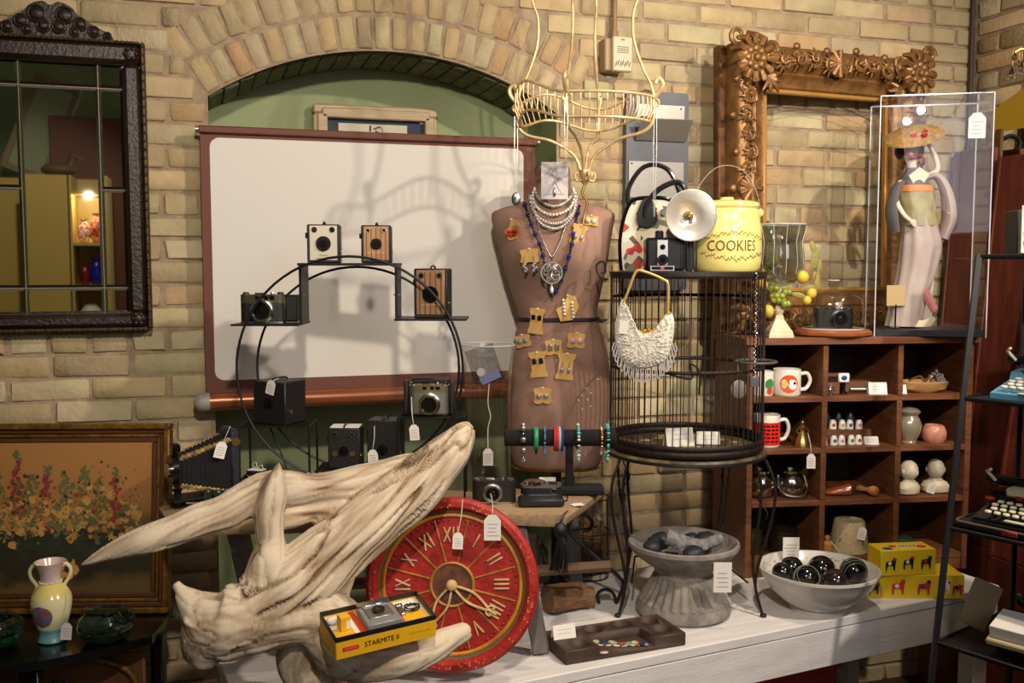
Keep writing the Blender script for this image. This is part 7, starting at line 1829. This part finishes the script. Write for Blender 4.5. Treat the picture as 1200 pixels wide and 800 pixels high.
for (x, y, z, l_, a) in ((-18, -14, 76, 12, .9), (-10, -18, 84, 9, .7), (38, -6, 90, 14, 1.5), (42, -4, 78, 12, 1.4), (40, -6, 64, 12, 1.7), (36, -6, 100, 10, 1.9), (30, -10, 56, 9, .2), (18, -14, 48, 9, -.2)):
    b = MB(); b.sph((x, y, z), (l_*.9, .8, l_*.36), 10, 6, Matrix.Rotation(-a, 3, 'Y')); obj('leaf', b, LG, t)
b = MB(); b.tube(smooth_path([(6, -8, 46), (22, -10, 50), (36, -8, 62), (40, -5, 80), (37, -5, 102)], 5), .8, 5); b.tube(smooth_path([(-4, -8, 46), (-18, -12, 58), (-20, -14, 74), (-10, -16, 86)], 5), .8, 5); obj('vine', b, mat('vine_brown', (110, 92, 50), .7), t)

# ---------------------------------------------------------------- glass dome over a small camera
pd_ = cab(979, 4, .07); t = thing('glass_dome', 'clear glass dome with knob on a round polished wooden base', 'glass dome', pd_, FACE); PXS[t.name] = sk
b = MB(); b.lathe([(41, 0), (44, 2), (44, 5), (41, 8), (0, 8)], 44, ry=.85); obj('wooden_base', b, mat('polished_base', (150, 84, 44), .3, c2=(120, 62, 30), scale=6, stretch=(2, 10, 2), coat=.4), t)
b = MB(); b.lathe([(35, 8), (36, 30), (35, 42), (30, 49), (18, 53), (5, 54), (4, 57), (7, 61), (6, 64), (0, 65)], 44, ry=.85); obj('dome', b, clear('dome_glass', (238, 240, 238), 1.75, .03), t)
b = MB(); b.ring((0, 0, 64), 6, .6, 'z', 20, 6); b.ring((0, 0, 8.6), 35.3, .6, 'z', 40, 6, ry=.85); obj('dome_edge', b, mat('glass_glint', (200, 202, 200), .05, 0, coat=1), t)
p = pd_+Vector((0, 0, 8.4*sk)); c_ = camera35('dark folding camera displayed under the glass dome', p, 46, 24, 14, FACE, BLACK, BLACK, 9.5, .12, .48, 6, .2, barrelm=mat('smoked_chrome', (90, 90, 92), .25, .9), finder=False, s=sk)

# ================================================================ DOLL IN AN ACRYLIC CASE
DRZ = R(-30); pdl = cab(1092, 4, .075); t = thing('acrylic_case', 'tall clear acrylic display case with black base and hanging tag', 'display case', pdl, DRZ); PXS[t.name] = sk
CW, CD, CH_ = 119, 78, 272
b = MB(); b.box((0, 0, 4), (CW-2, CD-2, 8), bev=.6); obj('black_base', b, mat('black_case_base', (24, 24, 28), .4), t)
for nm, c, d in (('front_pane', (0, -CD/2, CH_/2), (CW, 1, CH_)), ('back_pane', (0, CD/2, CH_/2), (CW, 1, CH_)), ('side_pane', (-CW/2, 0, CH_/2), (1, CD-1, CH_)), ('side_pane', (CW/2, 0, CH_/2), (1, CD-1, CH_)), ('top_pane', (0, 0, CH_), (CW, CD, 1))):
    b = MB(); b.box(c, d); obj(nm, b, ACRYL, t, 0)
EDG = mat('acrylic_edge', (196, 196, 206), .15, coat=.5)
for sx in (-1, 1):
    for sy in (-1, 1):
        b = MB(); b.box((sx*CW/2, sy*CD/2, CH_/2), (1.1, 1.1, CH_)); obj('case_edge', b, EDG, t)
for sy in (-1, 1):
    b = MB(); b.box((0, sy*CD/2, CH_), (CW, 1.1, 1.1)); obj('case_edge', b, EDG, t)
price_tag(t, (42, -CD/2-2, CH_-22), 28, 18, (42, -CD/2-1.5, CH_+.5), name='price_tag')
DOLL = pdl+Vector((0, 0, 8.2*sk))
t = thing('dancer_doll', 'kimono dancer doll holding a straw hat inside the acrylic case', 'doll', DOLL+Matrix.Rotation(DRZ, 3, 'Z') @ Vector((-.03, 0, 0)), FACE); PXS[t.name] = sk
SKN = mat('doll_face', (226, 206, 188), .45); KIM = mat('pale_kimono', (186, 172, 164), .7, c2=(160, 140, 138), scale=9); KGR = mat('grey_kimono', (96, 92, 96), .7); OBI = mat('olive_obi', (168, 156, 112), .6, c2=(140, 130, 90), scale=30); CRB = mat('cream_hem', (220, 208, 180), .7)
# body: one continuous figure (legs together, bent hip, torso, neck, head)
b = MB(); ax = smooth_path([(-12, 0, 2, 9), (-8, -2, 30, 11), (0, -3, 62, 14), (6, -1, 95, 17), (4, 0, 120, 15), (-1, 0, 150, 15), (-5, 0, 172, 13), (-7, 0, 184, 6), (-9, -2, 194, 6), (-11, -3, 204, 10), (-12, -3, 214, 11), (-12, -3, 224, 7)], 4)
b.tube([q[:3] for q in ax], [q[3] for q in ax], 18, flat=1); b.v = [Vector((v.x, v.y*.85, v.z)) for v in b.v]; bd = obj('body', b, SKN, t)
def robe(u, v, lo_, hi_, fat, flare, fold):
    i = lo_+(hi_-lo_)*v; k = min(len(ax)-2, int(i*(len(ax)-1))); f = i*(len(ax)-1)-k; q_ = [a_*(1-f)+c_*f for a_, c_ in zip(ax[k], ax[k+1])]
    a = u*2*PI; r_ = q_[3]*fat+flare*(1-v)**2; r_ *= 1+fold*math.sin(9*a+3*v)
    return (q_[0]+r_*math.cos(a), (q_[1]+r_*math.sin(a))*.85, q_[2])
b = MB(); b.grid(lambda u, v: robe(u, v, .0, .46, 1.28, 9, .05), 48, 20, True); obj('kimono_skirt', b, KIM, bd, 60)
b = MB(); b.grid(lambda u, v: robe(u, v, .36, .5, 1.36, 0, .02), 40, 8, True); obj('obi', b, OBI, bd, 60)
b = MB(); b.grid(lambda u, v: robe(u, v, .485, .515, 1.42, 0, 0), 40, 4, True); obj('obi_cord', b, mat('orange_cord', (206, 130, 50), .6), bd)
b = MB(); b.grid(lambda u, v: robe(u, v, .5, .655, 1.22, 0, .01), 40, 10, True); obj('kimono_bodice', b, KGR, bd, 60)
b = MB(); b.prism([(-16, 176), (-5, 158), (8, 178), (-4, 186)], -13.5, -12); obj('collar', b, CRB, bd)
def sleeve(pts, rr, m_, nm):
    b = MB(); q_ = smooth_path([(*p, r_) for p, r_ in zip(pts, rr)], 5); b.tube([v[:3] for v in q_], [v[3] for v in q_], 14, flat=.5); return obj(nm, b, m_, bd)
sleeve([(8, 0, 174), (20, -4, 176), (30, -6, 160), (36, -4, 130), (30, -2, 104)], [7, 9, 13, 16, 12], KIM, 'sleeve')
sleeve([(-18, 0, 172), (-28, -4, 158), (-31, -4, 134), (-26, -2, 112)], [7, 8, 10, 8], KGR, 'sleeve')
def arm(pts, rr):
    b = MB(); q_ = smooth_path([(*p, r_) for p, r_ in zip(pts, rr)], 5); b.tube([v[:3] for v in q_], [v[3] for v in q_], 10); h_ = Vector(pts[-1]); d = (Vector(pts[-1])-Vector(pts[-2])).normalized()
    b.sph(h_+d*2, (2.6, 1.8, 3), 10, 7)
    side = d.cross(Vector((0, 1, 0))).normalized()
    for k in range(4): b.tube([h_+d*3+side*(k-1.5)*1.2, h_+d*6+side*(k-1.5)*1.3, h_+d*(8.5-.5*abs(k-1.3))+side*(k-1.5)*1.2+Vector((0, 1, 0))], .65, 5)
    b.tube([h_+side*2.2, h_+d*3+side*3.6, h_+d*5+side*3.4], .75, 5); return obj('arm', b, SKN, bd)
arm([(10, -2, 176), (20, -5, 184), (16, -6, 200), (8, -5, 214)], [4, 3.4, 2.8, 2.2])
arm([(-20, -2, 170), (-28, -8, 150), (-22, -16, 132), (-14, -18, 124)], [4, 3.4, 2.6, 2.2])
hc = Vector((-11.5, -2, 210))
b = MB(); b.sph(hc+Vector((0, 2, 2)), (13, 11, 12), 20, 12); b.v = [v for v in b.v]
for sx in (-1, 1): b.sph(hc+Vector((sx*11, 1, -4)), (6, 7, 10), 12, 8)
obj('hair', b, mat('black_doll_hair', (14, 12, 14), .5), bd)
b = MB(); b.sph(hc+Vector((0, -6.5, -3)), (7.6, 6.4, 9.2), 20, 14); b.v = [v+Vector((0, -1.4*math.exp(-(((v.x-hc.x)/1.2)**2+((v.z-hc.z+4)/2)**2)), 0)) if v.y < hc.y-7 else v for v in b.v]; fc = obj('face', b, SKN, bd)
for sx in (-1, 1):
    b = MB(); b.sph(hc+Vector((sx*3, -12.4, -2)), (1.5, .5, .6), 8, 5); obj('eye', b, BLKGL, fc)
    b = MB(); b.sph(hc+Vector((sx*3, -12.3, .6)), (1.7, .4, .3), 8, 5); obj('eyebrow', b, BLKGL, fc)
b = MB(); b.sph(hc+Vector((0, -12.6, -7.6)), (1.5, .5, .7), 8, 5); obj('mouth', b, mat('doll_red', (186, 36, 40), .5), fc)
STR_ = mat('straw_hat', (204, 162, 96), .75, c2=(160, 116, 60), scale=90, bump=.6, bscale=300)
mh = Matrix.Translation(hc+Vector((3, -3, 11))) @ Matrix.Rotation(-.28, 4, 'Y') @ Matrix.Rotation(.38, 4, 'X')
b = MB(); b.lathe([(34, 0), (33, 2), (20, 8), (8, 12), (0, 13), (0, 11.5), (8, 10.5), (20, 6.5), (32, .5)], 40, mtx=mh); ht = obj('straw_hat', b, STR_, bd)
for (a, r_) in ((-2.0, 18), (-1.1, 16), (-1.5, 24)):
    b = MB()
    for k in range(5): q_ = mh @ Vector((r_*math.cos(a)+2.4*math.cos(k*1.26), r_*math.sin(a)+2.4*math.sin(k*1.26), 9.2-r_*.05)); b.sph(q_, 1.7, 7, 5)
    obj('red_flower', b, mat('doll_red', (186, 36, 40), .5), ht)
b = MB(); b.tube(smooth_path([hc+Vector((-9, -8, 2)), hc+Vector((-6, -12, -11)), hc+Vector((0, -14, -13)), hc+Vector((8, -11, -10)), hc+Vector((14, -9, -16))], 5), 1.4, 6); obj('red_ribbon', b, mat('doll_red', (186, 36, 40), .5), bd)
b = MB(); b.grid(lambda u, v: (-30+46*u+8*v, -14+6*math.sin(u*7)+4*v, 2+14*v*(1-.5*u)+3*math.sin(u*9)*v), 22, 6); o = obj('kimono_train', b, CRB, bd, 60)
b = MB(); b.grid(lambda u, v: (-12+26*v+8*u, -15-3*math.sin(u*3), 62-44*v+6*u), 8, 12); obj('pink_sash', b, mat('rose_sash', (190, 120, 124), .7), bd, 60)
t2 = thing('paper_fan', 'round tan paper fan with dark handle inside the acrylic case', 'fan', DOLL+Matrix.Rotation(FACE, 3, 'Z') @ (Vector((-39, -16, 0))*sk), FACE); PXS[t2.name] = sk
b = MB(); b.box((0, 0, 38), (22, 1, 24), bev=.4); obj('fan_leaf', b, mat('tan_fan', (186, 156, 112), .7), t2)
b = MB(); b.tube([(0, 0, 0), (0, 0, 28)], 1, 6); b.lathe([(6, 0), (6, 1), (1.2, 2)], 12); obj('fan_handle', b, BLKGL, t2)
t2 = thing('leaflet', 'white leaflet propped behind the doll in the acrylic case', 'leaflet', DOLL+Matrix.Rotation(FACE, 3, 'Z') @ (Vector((14, 30, 0))*sk), FACE+.05); PXS[t2.name] = sk
b = MB(); b.box((0, 0, 44), (20, .6, 88), rx=.04); obj('sheet', b, mat('cream_leaflet', (206, 196, 180), .8), t2)
# ================================================================ BLACK LADDER SHELF WITH TYPEWRITERS
DL = 2.5
def PD(px, py, D=DL): return CAM+ray(px, py)*D
lt = PD(1147, 300); LRZ = R(-70); org = Vector((lt.x, lt.y, 0)); sL = 2.35/FPX; ZTOP = lt.z/sL
mL = Matrix.Rotation(LRZ, 3, 'Z')
t = thing('ladder_shelf', 'black metal ladder shelf carrying typewriters at the end of the bench', 'shelf', org, LRZ); PXS[t.name] = sL
LADM = mat('black_shelf_metal', (30, 29, 31), .5, .4); LLEN, LBK = 400, 125
def lfy(z): return -(ZTOP-z)*.15
for x0 in (0, LLEN):
    b = MB(); b.tube([(x0, lfy(2), 2), (x0, 0, ZTOP+2)], 4.6, 4); obj('leg', b, LADM, t)
    b = MB(); b.tube([(x0, LBK, 2), (x0, LBK, ZTOP+2)], 4.0, 4); obj('leg', b, LADM, t)
SHELFZ = []
for py in (300, 466, 618, 752):
    k_ = 0                                           # height where the slanted leg meets that line of the photo
    z = ZTOP
    for _ in range(12):
        p_ = org+mL @ (Vector((0, lfy(z), z))*sL); v_ = pix(p_)[1]; z -= (py-v_)*.9
    x0 = 0; y0 = lfy(z); b = MB(); b.box((LLEN/2, (y0+LBK)/2, z-2), (LLEN, LBK-y0, 3.5), bev=.5); obj('shelf', b, LADM, t)
    b = MB(); b.tube([(0, y0, z), (LLEN, y0, z)], 2.4, 6); obj('shelf_rail', b, LADM, t)
    b = MB(); b.tube([(0, y0, z), (0, LBK, z)], 2.4, 6); obj('shelf_rail', b, LADM, t)
    SHELFZ.append(z)
def lad(x, k, y=30, dz=.4): return org+mL @ (Vector((x, y+lfy(SHELFZ[k]), SHELFZ[k]+dz))*sL)
def lthing(name, label, cat, x, k, y=30, rz=0): t = thing(name, label, cat, lad(x, k, y), LRZ+rz); PXS[t.name] = sL; return t
t = lthing('flash_box_camera', 'black and ivory box camera with round flash on the ladder shelf top', 'camera', 34, 0, 40, R(52))
b = MB(); b.box((0, 0, 28), (30, 34, 56), bev=1.5); obj('body', b, BLACK, t)
b = MB(); b.box((-1, -17.6, 32), (20, 1.4, 58), bev=.5); fp = obj('face_plate', b, mat('ivory_plate', (214, 204, 178), .4), t)
for z, m_ in ((28, CHROME), (16, BLKGL)):
    b = MB(); b.cyl((-1, -18, z), (-1, -20.5, z), 7, n=20); l_ = obj('lens_ring', b, BLKGL, fp)
    b = MB(); b.sph((-1, -20.5, z), (4.6, 1.6, 4.6), 14, 8); obj('lens', b, m_ if m_ is CHROME else LENS, l_)
b = MB(); b.box((-1, -18.5, 44), (14, .5, 2)); obj('plate_line', b, INK, fp)
b = MB(); b.box((16, 0, 55), (7, 10, 60), bev=2); obj('flash_bracket', b, BLKGL, t)
mf2 = Matrix.Translation((22, -14, 62)) @ Matrix.Rotation(PI/2, 4, 'X')
b = MB(); b.lathe([(5, -8), (16, -2), (25, 8), (27, 13), (26, 13.5), (23, 8.5), (15, 0), (4, -5)], 36, mtx=mf2); obj('flash_reflector', b, MATS['polished_reflector'], t)
b = MB(); b.ring((18, 4, 92), 12, 1.0, 'y', 22, 6, ry=2.2); obj('neck_cord', b, GOLD if False else mat('olive_cord', (120, 120, 80), .6), t)

def typewriter(label, px, k, y, w_, m_body, m_key, m_hood, rz=0, rows=4, paper=False, red=False):
    t = lthing('typewriter', label, 'typewriter', px, k, y, rz)
    d = 84; b = MB()
    prof_ = [(0, 0), (0, 7), (44, 20), (48, 30), (74, 34), (d, 26), (d, 0)]
    n_ = len(prof_); vs = [(sx*w_/2, yy, z) for sx in (-1, 1) for yy, z in prof_]
    b._add(vs, [tuple(range(n_)), tuple(range(n_, 2*n_))[::-1]]+[(i, i+n_, (i+1) % n_+n_, (i+1) % n_) for i in range(n_)]); obj('body', b, m_body, t, 25)
    b = MB(); b.box((0, 57, 34), (w_*.72, 26, 12), bev=3); obj('ribbon_cover', b, m_hood, t)
    b = MB(); b.cyl((-w_*.56, 66, 44), (w_*.56, 66, 44), 6.5, n=18); pt = obj('platen', b, BLKGL, t)
    for sx in (-1, 1):
        b = MB(); b.cyl((sx*w_*.56, 66, 44), (sx*(w_*.56+6), 66, 44), 5, n=14); obj('platen_knob', b, BLKGL, pt)
    b = MB(); b.tube([(-w_*.5, 58, 44), (-w_*.56, 50, 56), (-w_*.5, 44, 60)], 2, 6); obj('carriage_lever', b, m_key, t)
    kk = MB(); kb = MB(); kk.lathe([(4.0, 0), (4.2, 1.4), (3.4, 2.6), (0, 2.2)], 10); kme = None
    for r_ in range(rows):
        n2 = 10
        for c in range(n2):
            x = (c-(n2-1)/2)*w_*.085+(r_ % 2)*3; yy = 7+r_*9.2; z = 9.5+yy*.30+2.5
            if kme is None:
                kk.xf(Matrix.Scale(sL, 4)); kme = mesh('key', kk, m_key)
            o = bpy.data.objects.new('key', kme); COL.objects.link(o); o.parent = t; o.location = Vector((x, yy, z))*sL
    b = MB(); b.box((0, 1, 9), (w_*.42, 6, 3), bev=1.2); obj('space_bar', b, m_key, t)
    if red:
        o = bpy.data.objects.new('red_key', kme.copy()); o.data.materials.clear(); o.data.materials.append(mat('red_key', (150, 30, 28), .4)); COL.objects.link(o); o.parent = t; o.location = Vector((-w_*.46, 34, 24))*sL; o.scale = (1.5, 1.5, 1.5)
        b = MB(); b.box((-w_*.22, 43.2, 29), (8, 1, 5)); obj('red_badge', b, mat('red_badge', (160, 36, 30), .4), t)
    return t
CRK = mat('cream_keys', (222, 214, 186), .4)
typewriter('blue portable typewriter with cream keys on the second ladder shelf', 82, 1, 18, 118, mat('blue_enamel', (86, 146, 178), .35), CRK, mat('blue_enamel', (86, 146, 178), .35), -.05)
t = lthing('typewriter_case', 'open black typewriter case with grey metal rim on the third ladder shelf', 'case', 104, 2, 4)
b = MB(); pol = smooth_path([(-96, 2), (-102, 20), (-98, 90), (-90, 100), (90, 100), (98, 90), (102, 20), (96, 2)], 3); b.slab([(x, y) for x, y in pol][::-1], 3, 9); obj('case_tray', b, BLACK, t)
b = MB(); b.tube([(x, y, 9) for x, y in pol], 1.6, 6, closed=True); obj('metal_rim', b, mat('rim_grey', (130, 124, 112), .4, .6), t)
b = MB(); b.box((-30, -2, 7), (18, 4, 6), bev=.8); obj('red_latch', b, mat('latch_red', (130, 26, 24), .4), t)
t = typewriter('black typewriter with cream keys and cream hood in the open case', 88, 2, 14, 128, BLKGL, CRK, CRK, .03, red=True); t.location.z += 9.6*sL
t = typewriter('dark green typewriter behind the tan board on the lowest ladder shelf', 120, 3, 30, 124, mat('dark_green_enamel', (24, 54, 46), .4), mat('green_keys', (40, 80, 66), .4), mat('dark_green_enamel', (24, 54, 46), .4), -.1)
t = lthing('paper_stack', 'stack of white paper lying over the green typewriter keys', 'paper', 110, 3, 14, .1)
b = MB(); b.box((0, 18, 36), (96, 44, 16), bev=.8, rx=.25); o = obj('sheets', b, WHITE, t)
b = MB(); b.box((-2, 14, 24), (98, 44, 8), bev=2, rx=.25); obj('deckle_edge', b, mat('deckle_tan', (196, 176, 140), .8), t)
t = lthing('tan_board', 'tan board slanted behind the paper on the lowest ladder shelf', 'board', 24, 3, 60, .3)
b = MB(); b.box((0, 0, 41), (34, 3, 60), bev=1, rx=-.2, ry=.3); obj('board_panel', b, mat('tan_card_board', (140, 124, 92), .7), t)

# ================================================================ RIGHT WALL: LEANING BOARDS, YELLOW MIRROR, CRYSTALS
RDW = mat('dark_red_wood', (112, 50, 34), .45, c2=(82, 34, 24), scale=5, stretch=(8, 8, 1.5))
for lab, p0, p1, w_ in (('dark red brown wooden leaf leaning in the corner behind the case', (2.64, -.13, .62), (2.725, -.13, 2.02), .20), ('red brown wooden table leaf leaning on the right wall', (2.60, -.345, .62), (2.725, -.345, 1.98), .20), ('tall red brown board with grooved edge leaning on the right wall', (2.54, -.56, .62), (2.725, -.56, 1.97), .20)):
    p0 = Vector(p0); p1 = Vector(p1); t = thing('wooden_leaf', lab, 'board', (p0.x, p0.y, 0), 0)
    L = (p1-p0).length; b = MB(); b.box((0, 0, L/2), (.022, w_, L), bev=.004)
    z = (p1-p0).normalized(); y = Vector((0, 1, 0)); y = (y-z*y.dot(z)).normalized(); x = y.cross(z); m_ = Matrix((x, y, z)).transposed().to_4x4(); m_.translation = Vector((0, 0, p0.z)); b.xf(m_); obj('leaf_panel', b, RDW, t)
    b = MB(); b.box((-.013, w_*.42, L/2), (.008, .012, L), bev=.002); b.xf(m_); obj('edge_moulding', b, RDW, t)
    b = MB(); b.box((0, 0, .31), (.03, .18, .62)); obj('lower_support', b, RDW, t)
b = MB(); b.tube(smooth_path([(2.76, -.16, 2.05), (2.72, -.17, 2.07), (2.69, -.18, 2.05), (2.70, -.18, 2.01)], 5), .008, 8); tag(obj('wall_hook', b, IRON), 'black iron hook above the leaning boards in the corner', 'hook')
t = thing('yellow_mirror', 'yellow arched wooden framed mirror on the right brick wall', 'mirror', (XR-.02, -.49, 1.51), 0)
YFR = mat('mustard_paint', (188, 150, 34), .45)
arch_ = smooth_path([(-.36, .0), (-.36, .60), (-.33, .66), (-.24, .70), (-.12, .76), (0, .79), (.12, .76), (.24, .70), (.33, .66), (.36, .60), (.36, 0)], 4)
b = MB(); b.prism([(x, z) for x, z in arch_][::-1], -.012, .012); b.xf(Matrix.Rotation(-PI/2, 4, 'Z')); b.v = [v+Vector((0, .0, 0)) for v in b.v]; obj('frame_board', b, YFR, t)
b = MB(); b.box((-.016, 0, .29), (.004, .64, .56)); obj('mirror_glass', b, MIR, t)
for yy in (-.31, .31):
    b = MB(); b.box((-.018, yy, .29), (.014, .03, .58), bev=.003); obj('inner_stile', b, mat('dark_stile', (96, 66, 24), .5), t)
pc_ = PD(1192, 66, 2.5)
t = thing('crystal_sconce', 'brass arm with clear crystal drops hanging at the upper right', 'chandelier', pc_, FACE); sc_ = 2.5/FPX; PXS[t.name] = sc_
b = MB(); b.tube(smooth_path([(-3, 0, 4), (6, 0, 8), (24, 0, 2), (44, 0, 16), (60, 4, 60), (62, 4, 160), (62, 4, 430)], 6), 1.8, 7); obj('brass_arm', b, BRASS, t)
CRY = bpy.data.materials.new('cut_crystal'); CRY.use_nodes = True; q_ = CRY.node_tree.nodes['Principled BSDF']; q_.inputs['Transmission Weight'].default_value = 1; q_.inputs['Roughness'].default_value = .02; q_.inputs['IOR'].default_value = 1.5
for (x, z, r_, l_) in ((-3, 0, 4, 5), (-5, -20, 5.5, 9), (6, -12, 5, 8), (2, -8, 3, 4), (14, -16, 5, 9), (20, -4, 4, 6)):
    b = MB(); b.lathe([(0, l_), (r_*.4, l_*.6), (r_, -l_*.2), (r_*.7, -l_*.8), (0, -l_)], 8, c=(x, 0, z)); dr_ = obj('crystal_drop', b, CRY, t, 0)
    b = MB(); b.tube([(x, 0, z+l_), (x, 0, 6)], .5, 5); obj('drop_wire', b, BRASS, dr_)
